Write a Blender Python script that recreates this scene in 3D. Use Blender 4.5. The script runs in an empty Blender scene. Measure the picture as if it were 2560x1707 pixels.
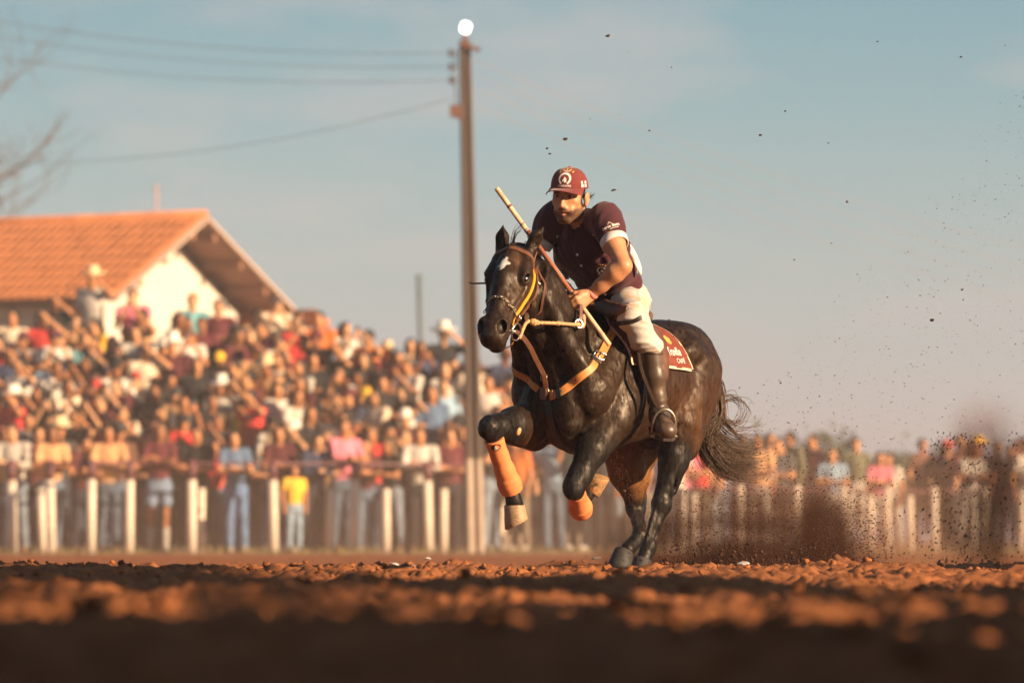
import bpy, bmesh, math, random
import numpy as np
from math import radians, sin, cos, pi
from mathutils import Vector, Matrix, Euler
from mathutils.bvhtree import BVHTree

random.seed(7)
rng = np.random.default_rng(7)
scene = bpy.context.scene
COL = scene.collection

# ------------------------------------------------------------------ camera, world, sun, exposure
CAM_H = 0.15
cam_data = bpy.data.cameras.new('camera')
cam = bpy.data.objects.new('camera', cam_data)
COL.objects.link(cam)
cam.location = (0, 0, CAM_H)
cam.rotation_euler = (radians(90), 0, 0)
cam_data.sensor_width = 36.0
cam_data.lens = 198.4
cam_data.shift_y = 0.1938
cam_data.clip_end = 4000
cam_data.clip_start = 0.5
cam_data.dof.use_dof = True
cam_data.dof.focus_distance = 26.6
cam_data.dof.aperture_fstop = 3.6
scene.camera = cam

SUN_AZ, SUN_EL = 58.0, 19.0          # degrees right of the line back from the view, height
sd = Vector((sin(radians(SUN_AZ)) * cos(radians(SUN_EL)), -cos(radians(SUN_AZ)) * cos(radians(SUN_EL)), sin(radians(SUN_EL))))
sun_data = bpy.data.lights.new('sun', 'SUN')
sun_data.energy = 5.0
sun_data.angle = radians(0.53)
sun_data.color = (1.0, 0.72, 0.45)
sun = bpy.data.objects.new('sun', sun_data)
COL.objects.link(sun)
sun.rotation_euler = sd.to_track_quat('Z', 'Y').to_euler()

world = bpy.data.worlds.new('World')
scene.world = world
world.use_nodes = True
wt = world.node_tree
wt.nodes.clear()
wo = wt.nodes.new('ShaderNodeOutputWorld')
wb = wt.nodes.new('ShaderNodeBackground')
sky = wt.nodes.new('ShaderNodeTexSky')
sky.sky_type = 'NISHITA'
sky.sun_disc = False
sky.sun_elevation = radians(SUN_EL)
sky.sun_rotation = math.atan2(sd.x, sd.y)
sky.altitude = 500
sky.air_density = 1.0
sky.dust_density = 2.5
sky.ozone_density = 1.0
wtc = wt.nodes.new('ShaderNodeTexCoord')
wsep = wt.nodes.new('ShaderNodeSeparateXYZ')
wt.links.new(wtc.outputs['Generated'], wsep.inputs[0])
# dusty afternoon air: the lowest degrees are pale and pinkish, higher up a soft teal blue
wramp = wt.nodes.new('ShaderNodeValToRGB')
wt.links.new(wsep.outputs['Z'], wramp.inputs[0])
els = wramp.color_ramp.elements
els[0].position = 0.0; els[0].color = (4.1, 3.35, 3.2, 1)
els[1].position = 1.0; els[1].color = (0.55, 1.0, 1.5, 1)
for p_, c_ in ((0.02, (3.85, 3.4, 3.3, 1)), (0.045, (3.05, 3.3, 3.25, 1)), (0.07, (1.95, 2.95, 3.2, 1)), (0.1, (1.05, 2.4, 2.95, 1)), (0.2, (0.95, 1.9, 2.4, 1)), (0.45, (0.75, 1.35, 1.9, 1))):
    e_ = els.new(p_); e_.color = c_
wmix = wt.nodes.new('ShaderNodeMix'); wmix.data_type = 'RGBA'
wmix.inputs[0].default_value = 0.85
wt.links.new(sky.outputs[0], wmix.inputs[6])
# thin pinkish cloud wisps
wmap = wt.nodes.new('ShaderNodeMapping'); wmap.inputs['Scale'].default_value = (9, 9, 34)
wmap.inputs['Location'].default_value = (1.7, 0.0, 4.0)
wt.links.new(wtc.outputs['Generated'], wmap.inputs[0])
wn = wt.nodes.new('ShaderNodeTexNoise'); wn.inputs['Scale'].default_value = 1.6; wn.inputs['Detail'].default_value = 6; wn.inputs['Roughness'].default_value = 0.55
wt.links.new(wmap.outputs[0], wn.inputs[0])
wcr = wt.nodes.new('ShaderNodeMapRange'); wcr.inputs[1].default_value = 0.51; wcr.inputs[2].default_value = 0.70; wcr.inputs[3].default_value = 0.0; wcr.inputs[4].default_value = 0.45
wt.links.new(wn.outputs[0], wcr.inputs[0])
wmix2 = wt.nodes.new('ShaderNodeMix'); wmix2.data_type = 'RGBA'
wt.links.new(wcr.outputs[0], wmix2.inputs[0])
wt.links.new(wramp.outputs[0], wmix2.inputs[6])
wmix2.inputs[7].default_value = (4.3, 3.5, 3.4, 1)
wt.links.new(wmix2.outputs[2], wmix.inputs[7])
wt.links.new(wmix.outputs[2], wb.inputs['Color'])
wb.inputs['Strength'].default_value = 0.057
wt.links.new(wb.outputs[0], wo.inputs[0])

vs = scene.view_settings
scene.display_settings.display_device = 'sRGB'
vs.view_transform = 'Standard'
vs.look = 'None'
vs.exposure = 1.4
vs.gamma = 1.0
vs.use_curve_mapping = False
scene.cycles.use_denoising = True
try:
    scene.cycles.denoiser = 'OPENIMAGEDENOISE'
except Exception:
    pass
scene.cycles.max_bounces = 6
scene.cycles.diffuse_bounces = 3
scene.cycles.volume_bounces = 1
scene.cycles.transparent_max_bounces = 12
scene.render.film_transparent = False

# ------------------------------------------------------------------ helpers
def tag(o, label=None, cat=None, group=None, kind=None):
    if label: o['label'] = label
    if cat: o['category'] = cat
    if group: o['group'] = group
    if kind: o['kind'] = kind
    return o

def empty(name, loc=(0, 0, 0), rz=0.0, label=None, cat=None, group=None):
    o = bpy.data.objects.new(name, None)
    o.empty_display_size = 0.2
    COL.objects.link(o)
    o.location = loc
    o.rotation_euler = (0, 0, rz)
    return tag(o, label, cat, group)

def link(name, me, parent=None, material=None, kind=None):
    o = bpy.data.objects.new(name, me)
    COL.objects.link(o)
    if parent is not None: o.parent = parent
    if material is not None:
        me.materials.clear(); me.materials.append(material)
    if kind: o['kind'] = kind
    return o

def mesh_np(name, v, f, smooth=True):
    """mesh from numpy verts (N,3) and equal sized faces (M,k), or a list of mixed faces"""
    me = bpy.data.meshes.new(name)
    v = np.asarray(v, dtype=np.float32)
    if isinstance(f, np.ndarray):
        k = f.shape[1]
        me.vertices.add(len(v)); me.vertices.foreach_set('co', v.ravel())
        me.loops.add(f.size); me.loops.foreach_set('vertex_index', f.astype(np.int32).ravel())
        me.polygons.add(len(f))
        me.polygons.foreach_set('loop_start', np.arange(0, f.size, k, dtype=np.int32))
        me.polygons.foreach_set('loop_total', np.full(len(f), k, dtype=np.int32))
        me.update(calc_edges=True)
    else:
        me.from_pydata([tuple(p) for p in v], [], f)
    me.validate()
    if smooth:
        me.polygons.foreach_set('use_smooth', np.ones(len(me.polygons), dtype=bool))
    return me

class MB:
    """collects shapes into one mesh"""
    def __init__(s): s.v = []; s.f = []
    def add(s, vs_, fs_):
        o = len(s.v)
        s.v += [tuple(p) for p in vs_]
        s.f += [tuple(i + o for i in f) for f in fs_]
        return s
    def box(s, c, d, R=None, taper=1.0):
        c = Vector(c); hx, hy, hz = d[0] / 2, d[1] / 2, d[2] / 2
        pts = []
        for z, t in ((-hz, 1.0), (hz, taper)):
            for x, y in ((-hx, -hy), (hx, -hy), (hx, hy), (-hx, hy)):
                p = Vector((x * t, y * t, z))
                if R is not None: p = R @ p
                pts.append(c + p)
        return s.add(pts, [(3, 2, 1, 0), (4, 5, 6, 7), (0, 1, 5, 4), (1, 2, 6, 5), (2, 3, 7, 6), (3, 0, 4, 7)])
    def bar(s, a, b, w, h, up=(0, 0, 1)):
        a = Vector(a); b = Vector(b); z = (b - a); L = z.length; z = z / L
        x = Vector(up).cross(z)
        if x.length < 1e-4: x = Vector((1, 0, 0)).cross(z)
        x.normalize(); y = z.cross(x)
        R = Matrix((x, y, z)).transposed()
        return s.box((a + b) / 2, (w, h, L), R)
    def tube(s, pts, r, n=8, cap=True):
        pts = [Vector(p) for p in pts]
        rs = r if hasattr(r, '__len__') else [r] * len(pts)
        rings = []; prev = None
        for i, p in enumerate(pts):
            t = (pts[min(i + 1, len(pts) - 1)] - pts[max(i - 1, 0)]).normalized()
            if prev is None:
                x = t.cross(Vector((0, 0, 1)))
                if x.length < 1e-3: x = t.cross(Vector((1, 0, 0)))
            else:
                x = prev - t * prev.dot(t)
            x.normalize(); prev = x; y = t.cross(x)
            rings.append([p + (x * cos(2 * pi * k / n) + y * sin(2 * pi * k / n)) * rs[i] for k in range(n)])
        v = [q for g in rings for q in g]; f = []
        for i in range(len(rings) - 1):
            for k in range(n):
                f.append((i * n + k, i * n + (k + 1) % n, (i + 1) * n + (k + 1) % n, (i + 1) * n + k))
        if cap:
            f.append(tuple(range(n - 1, -1, -1))); f.append(tuple((len(rings) - 1) * n + k for k in range(n)))
        return s.add(v, f)
    def torus(s, c, R, r, ax=(0, 0, 1), n=20, m=6, squash=1.0):
        ax = Vector(ax).normalized(); x = ax.orthogonal().normalized(); y = ax.cross(x)
        v = []; f = []
        for i in range(n):
            a = 2 * pi * i / n; d = x * cos(a) + y * sin(a) * squash
            for k in range(m):
                b = 2 * pi * k / m
                v.append(Vector(c) + d * (R + r * cos(b)) + ax * r * sin(b))
        for i in range(n):
            for k in range(m):
                f.append((i * m + k, ((i + 1) % n) * m + k, ((i + 1) % n) * m + (k + 1) % m, i * m + (k + 1) % m))
        return s.add(v, f)
    def ball(s, c, r, n=10, m=6, R=None):
        r = Vector(r) if hasattr(r, '__len__') else Vector((r, r, r))
        v = []; f = []; c = Vector(c)
        for j in range(1, m):
            t = pi * j / m
            for i in range(n):
                a = 2 * pi * i / n
                p = Vector((r.x * sin(t) * cos(a), r.y * sin(t) * sin(a), r.z * cos(t)))
                v.append(c + (R @ p if R is not None else p))
        top = Vector((0, 0, r.z)); 
        v.append(c + (R @ top if R is not None else top)); v.append(c - (R @ top if R is not None else top))
        for j in range(m - 2):
            for i in range(n):
                f.append((j * n + i, (j + 1) * n + i, (j + 1) * n + (i + 1) % n, j * n + (i + 1) % n))
        T = len(v) - 2
        for i in range(n):
            f.append((T, i, (i + 1) % n)); f.append((T + 1, (m - 2) * n + (i + 1) % n, (m - 2) * n + i))
        return s.add(v, f)
    def mesh(s, name, smooth=False):
        me = bpy.data.meshes.new(name); me.from_pydata(s.v, [], s.f); me.validate()
        if smooth:
            me.polygons.foreach_set('use_smooth', np.ones(len(me.polygons), dtype=bool))
        return me
    def build(s, name, material=None, parent=None, smooth=False, kind=None):
        return link(name, s.mesh(name, smooth), parent, material, kind)

# ---- materials
def mat(name, color, rough=0.7, var=0.25, scale=30.0, bump=0.0, bscale=None, spec=0.5, metallic=0.0, objcol=False, vcol=None, sheen=0.0, coat=0.0, stretch=(1, 1, 1), detail=4, dirt=None):
    m = bpy.data.materials.new(name); m.use_nodes = True
    nt = m.node_tree; b = nt.nodes['Principled BSDF']; L = nt.links
    b.inputs['Roughness'].default_value = rough
    b.inputs['Metallic'].default_value = metallic
    b.inputs['Specular IOR Level'].default_value = spec
    b.inputs['Sheen Weight'].default_value = sheen
    b.inputs['Coat Weight'].default_value = coat
    tc = nt.nodes.new('ShaderNodeTexCoord')
    mp = nt.nodes.new('ShaderNodeMapping'); mp.inputs['Scale'].default_value = stretch
    L.new(tc.outputs['Object'], mp.inputs[0])
    nz = nt.nodes.new('ShaderNodeTexNoise'); nz.inputs['Scale'].default_value = scale; nz.inputs['Detail'].default_value = detail
    L.new(mp.outputs[0], nz.inputs[0])
    if objcol:
        src = nt.nodes.new('ShaderNodeObjectInfo').outputs['Color']
    elif vcol:
        a = nt.nodes.new('ShaderNodeAttribute'); a.attribute_name = vcol; src = a.outputs['Color']
    else:
        r = nt.nodes.new('ShaderNodeRGB'); r.outputs[0].default_value = (*color, 1); src = r.outputs[0]
    mr = nt.nodes.new('ShaderNodeMapRange')
    mr.inputs[1].default_value = 0.25; mr.inputs[2].default_value = 0.75
    mr.inputs[3].default_value = 1 - var; mr.inputs[4].default_value = 1 + var
    L.new(nz.outputs[0], mr.inputs[0])
    vm = nt.nodes.new('ShaderNodeVectorMath'); vm.operation = 'SCALE'
    L.new(src, vm.inputs[0]); L.new(mr.outputs[0], vm.inputs['Scale'])
    out = vm.outputs[0]
    if dirt:                                       # (colour, noise scale, threshold, amount): stains with a shape of their own
        dn = nt.nodes.new('ShaderNodeTexNoise'); dn.inputs['Scale'].default_value = dirt[1]; dn.inputs['Detail'].default_value = 6; dn.inputs['Roughness'].default_value = 0.65
        L.new(mp.outputs[0], dn.inputs[0])
        dr = nt.nodes.new('ShaderNodeMapRange'); dr.inputs[1].default_value = dirt[2]; dr.inputs[2].default_value = dirt[2] + 0.12; dr.inputs[4].default_value = dirt[3]
        L.new(dn.outputs[0], dr.inputs[0])
        mx = nt.nodes.new('ShaderNodeMix'); mx.data_type = 'RGBA'
        L.new(dr.outputs[0], mx.inputs[0]); L.new(out, mx.inputs[6]); mx.inputs[7].default_value = (*dirt[0], 1)
        out = mx.outputs[2]
    L.new(out, b.inputs['Base Color'])
    if bump:
        n2 = nt.nodes.new('ShaderNodeTexNoise'); n2.inputs['Scale'].default_value = bscale or scale; n2.inputs['Detail'].default_value = 5
        L.new(mp.outputs[0], n2.inputs[0])
        bp = nt.nodes.new('ShaderNodeBump'); bp.inputs['Strength'].default_value = min(bump, 1.0); bp.inputs['Distance'].default_value = 0.01 * max(bump, 0.2)
        L.new(n2.outputs[0], bp.inputs['Height']); L.new(bp.outputs[0], b.inputs['Normal'])
    return m

def emis(name, color, strength):
    m = bpy.data.materials.new(name); m.use_nodes = True
    b = m.node_tree.nodes['Principled BSDF']
    b.inputs['Base Color'].default_value = (*color, 1)
    b.inputs['Emission Color'].default_value = (*color, 1)
    b.inputs['Emission Strength'].default_value = strength
    return m

# ---- implicit surface sculpting: blended primitives on a grid, meshed with surface nets
def cubic_interp(xs, ys, x):
    """monotone-ish smooth interpolation of station values"""
    xs = np.asarray(xs, float); ys = np.asarray(ys, float)
    m = np.gradient(ys, xs)
    i = np.clip(np.searchsorted(xs, x) - 1, 0, len(xs) - 2)
    h = xs[i + 1] - xs[i]; t = np.clip((x - xs[i]) / h, 0, 1)
    t2 = t * t; t3 = t2 * t
    return (2 * t3 - 3 * t2 + 1) * ys[i] + (t3 - 2 * t2 + t) * h * m[i] + (-2 * t3 + 3 * t2) * ys[i + 1] + (t3 - t2) * h * m[i + 1]

def frame(f, n):
    """rotation whose columns are forward f, left m, up n"""
    f = Vector(f).normalized(); n = Vector(n); n = (n - f * n.dot(f)).normalized(); m = n.cross(f)
    return np.array(Matrix((f, m, n)).transposed())

class Sculpt:
    def __init__(s, lo, hi, h):
        s.lo = np.array(lo, float); s.h = h
        s.n = np.ceil((np.array(hi, float) - s.lo) / h).astype(int) + 1
        s.g = np.full(s.n, 1.0, dtype=np.float32)
        s.ax = [s.lo[i] + h * np.arange(s.n[i]) for i in range(3)]
    def _box(s, lo, hi, pad):
        a = np.clip(np.floor((np.array(lo) - pad - s.lo) / s.h).astype(int), 0, s.n)
        b = np.clip(np.ceil((np.array(hi) + pad - s.lo) / s.h).astype(int) + 1, 0, s.n)
        if np.any(b <= a): return None
        sl = tuple(slice(a[i], b[i]) for i in range(3))
        X = s.ax[0][sl[0]][:, None, None]; Y = s.ax[1][sl[1]][None, :, None]; Z = s.ax[2][sl[2]][None, None, :]
        return sl, X, Y, Z
    def _mix(s, sl, d, k, op):
        a = s.g[sl]
        if op == 'add':
            hh = np.maximum(k - np.abs(a - d), 0) / k
            s.g[sl] = np.minimum(a, d) - hh * hh * k * 0.25
        elif op == 'sub':
            d = -d
            hh = np.maximum(k - np.abs(a - d), 0) / k
            s.g[sl] = np.maximum(a, d) + hh * hh * k * 0.25
    def cone(s, a, b, ra, rb, k=0.03, op='add', flat=None):
        """tapered capsule; flat=(direction, factor) squashes it along a direction"""
        a = np.array(a, float); b = np.array(b, float); r = max(ra, rb)
        q = s._box(np.minimum(a, b) - r, np.maximum(a, b) + r, k * 1.5)
        if q is None: return s
        sl, X, Y, Z = q
        ba = b - a; L2 = ba @ ba + 1e-12
        px, py, pz = X - a[0], Y - a[1], Z - a[2]
        t = np.clip((px * ba[0] + py * ba[1] + pz * ba[2]) / L2, 0, 1)
        qx, qy, qz = px - t * ba[0], py - t * ba[1], pz - t * ba[2]
        if flat is not None:
            n = np.array(flat[0], float); n = n / np.linalg.norm(n)
            dn = qx * n[0] + qy * n[1] + qz * n[2]
            w = 1 / flat[1] - 1
            qx, qy, qz = qx + dn * n[0] * w, qy + dn * n[1] * w, qz + dn * n[2] * w
        d = np.sqrt(qx * qx + qy * qy + qz * qz) - (ra + (rb - ra) * t)
        s._mix(sl, d.astype(np.float32), k, op)
        return s
    def chain(s, pts, rs, k=0.03, op='add', flat=None):
        for i in range(len(pts) - 1):
            s.cone(pts[i], pts[i + 1], rs[i], rs[i + 1], k, op, flat)
        return s
    def ell(s, c, r, R=None, k=0.03, op='add'):
        c = np.array(c, float); r = np.array(r, float); m = r.max()
        q = s._box(c - m, c + m, k * 1.5)
        if q is None: return s
        sl, X, Y, Z = q
        px, py, pz = X - c[0], Y - c[1], Z - c[2]
        if R is not None:
            ux = px * R[0, 0] + py * R[1, 0] + pz * R[2, 0]
            uy = px * R[0, 1] + py * R[1, 1] + pz * R[2, 1]
            uz = px * R[0, 2] + py * R[1, 2] + pz * R[2, 2]
        else: ux, uy, uz = px, py, pz
        k0 = np.sqrt((ux / r[0]) ** 2 + (uy / r[1]) ** 2 + (uz / r[2]) ** 2)
        k1 = np.sqrt((ux / r[0] ** 2) ** 2 + (uy / r[1] ** 2) ** 2 + (uz / r[2] ** 2) ** 2)
        d = np.where(k1 > 1e-6, k0 * (k0 - 1) / np.maximum(k1, 1e-6), -r.min())
        s._mix(sl, d.astype(np.float32), k, op)
        return s
    def loft(s, o, R, st, k=0.03, op='add'):
        """st rows: (a along forward, b centre along up, half height, half width); R columns forward, left, up"""
        st = np.array(st, float); o = np.array(o, float)
        m = max(st[:, 2].max(), st[:, 3].max()) + np.abs(st[:, 1]).max()
        e0 = o + R[:, 0] * st[0, 0]; e1 = o + R[:, 0] * st[-1, 0]
        q = s._box(np.minimum(e0, e1) - m, np.maximum(e0, e1) + m, k * 1.5)
        if q is None: return s
        sl, X, Y, Z = q
        px, py, pz = X - o[0], Y - o[1], Z - o[2]
        a = px * R[0, 0] + py * R[1, 0] + pz * R[2, 0]
        c = px * R[0, 1] + py * R[1, 1] + pz * R[2, 1]
        b = px * R[0, 2] + py * R[1, 2] + pz * R[2, 2]
        ac = np.clip(a, st[0, 0], st[-1, 0])
        bc = cubic_interp(st[:, 0], st[:, 1], ac); hh = np.maximum(cubic_interp(st[:, 0], st[:, 2], ac), 1e-3); ww = np.maximum(cubic_interp(st[:, 0], st[:, 3], ac), 1e-3)
        ub = b - bc
        k0 = np.sqrt((ub / hh) ** 2 + (c / ww) ** 2)
        k1 = np.sqrt((ub / hh ** 2) ** 2 + (c / ww ** 2) ** 2)
        d = np.where(k1 > 1e-6, k0 * (k0 - 1) / np.maximum(k1, 1e-6), -np.minimum(hh, ww))
        da = np.abs(a - ac)
        d = np.where(da > 0, np.sqrt(da ** 2 + np.maximum(d, 0) ** 2), d)
        s._mix(sl, d.astype(np.float32), k, op)
        return s
    def cut(s, p, n):
        """removes everything on the side of the plane that n points to"""
        p = np.array(p, float); n = np.array(n, float); n /= np.linalg.norm(n)
        d = (s.ax[0][:, None, None] - p[0]) * n[0] + (s.ax[1][None, :, None] - p[1]) * n[1] + (s.ax[2][None, None, :] - p[2]) * n[2]
        s.g = np.maximum(s.g, d.astype(np.float32)); return s
    def warp(s, fn):
        """adds fn(x, y, z) to the field (folds, veins)"""
        m = np.abs(s.g) < 0.06
        I = np.nonzero(m)
        s.g[I] += fn(s.ax[0][I[0]], s.ax[1][I[1]], s.ax[2][I[2]]).astype(np.float32)
        return s
    def surf(s, smooth=2):
        g = s.g
        ins = g < 0
        n = s.n
        c = np.zeros(n - 1, dtype=np.uint8)
        for dx in (0, 1):
            for dy in (0, 1):
                for dz in (0, 1):
                    c += ins[dx:n[0] - 1 + dx, dy:n[1] - 1 + dy, dz:n[2] - 1 + dz]
        act = (c > 0) & (c < 8)
        ci = np.stack(np.nonzero(act), 1)
        idx = np.full(n - 1, -1, dtype=np.int64); idx[act] = np.arange(len(ci))
        acc = np.zeros((len(ci), 3)); cnt = np.zeros(len(ci))
        corners = [(0, 0, 0), (1, 0, 0), (0, 1, 0), (1, 1, 0), (0, 0, 1), (1, 0, 1), (0, 1, 1), (1, 1, 1)]
        val = [g[ci[:, 0] + a, ci[:, 1] + b, ci[:, 2] + e].astype(float) for a, b, e in corners]
        for i in range(8):
            for j in range(i + 1, 8):
                df = [corners[j][q] - corners[i][q] for q in range(3)]
                if sum(abs(q) for q in df) != 1: continue
                cr = (val[i] < 0) != (val[j] < 0)
                t = np.where(cr, val[i] / np.where(cr, val[i] - val[j], 1), 0)
                P = np.array(corners[i])[None, :] + t[:, None] * np.array(df)[None, :]
                acc += P * cr[:, None]; cnt += cr
        v = s.lo + s.h * (ci + acc / cnt[:, None])
        F = []
        for axis in range(3):
            o1, o2 = (axis + 1) % 3, (axis + 2) % 3
            sl0 = [slice(None)] * 3; sl1 = [slice(None)] * 3
            sl0[axis] = slice(0, n[axis] - 1); sl1[axis] = slice(1, n[axis])
            for o in (o1, o2):
                sl0[o] = slice(1, n[o] - 1); sl1[o] = slice(1, n[o] - 1)
            A = ins[tuple(sl0)]; B = ins[tuple(sl1)]
            E = np.stack(np.nonzero(A != B), 1)
            if not len(E): continue
            sgn = A[E[:, 0], E[:, 1], E[:, 2]]
            E = E.copy(); E[:, o1] += 1; E[:, o2] += 1
            def cell(d1, d2):
                Q = E.copy(); Q[:, o1] -= d1; Q[:, o2] -= d2
                return idx[Q[:, 0], Q[:, 1], Q[:, 2]]
            q = np.stack([cell(1, 1), cell(0, 1), cell(0, 0), cell(1, 0)], 1)
            q[~sgn] = q[~sgn][:, ::-1]
            F.append(q)
        F = np.concatenate(F)
        F = F[(F >= 0).all(1)]
        for _ in range(smooth):
            s_ = np.zeros_like(v); w_ = np.zeros(len(v))
            for a, b in ((0, 1), (1, 2), (2, 3), (3, 0)):
                np.add.at(s_, F[:, a], v[F[:, b]]); np.add.at(s_, F[:, b], v[F[:, a]])
                np.add.at(w_, F[:, a], 1); np.add.at(w_, F[:, b], 1)
            v = v * 0.45 + 0.55 * s_ / np.maximum(w_, 1)[:, None]
        return v, F

def vcolor(me, cols):
    a = me.color_attributes.new('coat', 'FLOAT_COLOR', 'POINT')
    c = np.ones((len(me.vertices), 4), dtype=np.float32); c[:, :3] = cols
    a.data.foreach_set('color', c.ravel())

def verts(me):
    v = np.empty(len(me.vertices) * 3, dtype=np.float32); me.vertices.foreach_get('co', v)
    return v.reshape(-1, 3)

def bvh_of(v, f):
    return BVHTree.FromPolygons([tuple(p) for p in v], [tuple(q) for q in f])

def spline(pts, n=10):
    """Catmull-Rom through the points"""
    P = [Vector(p) for p in pts]; out = []
    P = [P[0] * 2 - P[1]] + P + [P[-1] * 2 - P[-2]]
    for i in range(1, len(P) - 2):
        for k in range(n):
            t = k / n
            a, b, c, d = P[i - 1], P[i], P[i + 1], P[i + 2]
            out.append(0.5 * ((2 * b) + (c - a) * t + (2 * a - 5 * b + 4 * c - d) * t * t + (3 * b - a - 3 * c + d) * t ** 3))
    out.append(P[-2]); return out

def strap(pts, w, t, bvh=None, off=0.0, n=8, normal=None, wf=None):
    """a flat strap with real thickness; lies on the surface of bvh when one is given. Returns an MB"""
    P = spline(pts, n); N = []
    Q = []
    for p in P:
        if bvh is not None:
            loc, nor, _i, _d = bvh.find_nearest(p)
            Q.append(loc + nor * off); N.append(nor)
        else:
            Q.append(p); N.append(Vector(normal) if normal is not None else Vector((0, 0, 1)))
    if bvh is not None:
        for _ in range(6):
            Q = [Q[0]] + [(Q[i - 1] + Q[i] * 2 + Q[i + 1]) / 4 for i in range(1, len(Q) - 1)] + [Q[-1]]
            N = [N[0]] + [(N[i - 1] + N[i] + N[i + 1]).normalized() for i in range(1, len(N) - 1)] + [N[-1]]
    m = MB(); v = []; f = []
    L = len(Q)
    for i in range(L):
        T = (Q[min(i + 1, L - 1)] - Q[max(i - 1, 0)]).normalized()
        nn = (N[i] - T * N[i].dot(T)).normalized(); s_ = T.cross(nn)
        ww = w * (wf(i / (L - 1)) if wf else 1.0) / 2
        for a, b in ((-1, 0), (1, 0), (1, 1), (-1, 1)):
            e = 0.82 if b else 1.0
            v.append(Q[i] + s_ * a * ww * e + nn * b * t)
    for i in range(L - 1):
        for k in range(4):
            f.append((i * 4 + k, i * 4 + (k + 1) % 4, (i + 1) * 4 + (k + 1) % 4, (i + 1) * 4 + k))
    f.append((3, 2, 1, 0)); f.append(tuple((L - 1) * 4 + k for k in range(4)))
    m.add(v, f); m.path = Q; m.nor = N
    return m

def text_mesh(body, size, bold=0.0, italic=0.0):
    """flat lettering as 2D verts and faces, centred"""
    c = bpy.data.curves.new('lettering', 'FONT'); c.body = body; c.size = size; c.align_x = 'CENTER'; c.align_y = 'CENTER'
    c.offset = bold; c.shear = italic; c.resolution_u = 3
    o = bpy.data.objects.new('lettering', c); COL.objects.link(o)
    dg = bpy.context.evaluated_depsgraph_get(); dg.update()
    me = bpy.data.meshes.new_from_object(o.evaluated_get(dg))
    v = [Vector(p.co) for p in me.vertices]; f = [tuple(p.vertices) for p in me.polygons]
    bpy.data.objects.remove(o); bpy.data.curves.remove(c); bpy.data.meshes.remove(me)
    return v, f

def decal(mb, v, f, at, right, up, bvh, off=0.0015, arc=None):
    """lays a flat 2D shape on the surface of bvh around a point"""
    at = Vector(at); right = Vector(right).normalized(); up = Vector(up); up = (up - right * up.dot(right)).normalized(); n = right.cross(up)
    out = []
    for p in v:
        x, y = p.x, p.y
        if arc:                                     # bend the baseline round a circle of this radius
            a = x / arc; x, y = (arc + y) * sin(a), (arc + y) * cos(a) - arc
        q = at + right * x + up * y
        hit = bvh.ray_cast(q + n * 0.12, -n, 0.3)
        if hit[0] is None: hit = bvh.find_nearest(q)
        out.append(hit[0] + n * off)
    mb.add(out, f)
# ------------------------------------------------------------------ the galloping horse (x forward, y to its left, z up)
H_LOC = (0.4345, 27.0, 0.0)
H_RZ = radians(235)
I3 = np.eye(3)
HF = np.array(Vector((cos(radians(47)) * cos(radians(15)), cos(radians(47)) * sin(radians(15)), -sin(radians(47)))))
HN = np.array(Vector((sin(radians(47)) * cos(radians(15)), sin(radians(47)) * sin(radians(15)), cos(radians(47)))))
HR = frame(HF, HN)                                       # columns: along the face, to its left, out of the forehead
HP = np.array((0.692, -0.034, 1.508))
SA, SC = 0.925, 1.16                      # poll
def hd(a, c, b): return HP + HR @ np.array((a * SA, c * SC, b))    # head coordinates -> horse coordinates

LEG = dict(
    RF=[(0.34, -0.165, 0.70), (0.767, -0.12, 0.676), (0.605, -0.12, 0.412), (0.572, -0.115, 0.32)],
    LF=[(0.19, 0.185, 0.72), (0.434, 0.13, 0.405), (0.262, 0.05, 0.302), (0.19, 0.045, 0.37)],
    LH=[(-0.355, 0.195, 0.71), (-0.285, 0.15, 0.337), (-0.205, 0.125, 0.115), (-0.165, 0.12, 0.055)],
    RH=[(-0.40, -0.17, 0.60), (-0.60, -0.210, 0.318), (-0.505, -0.122, 0.172), (-0.395, -0.122, 0.105)])

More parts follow.
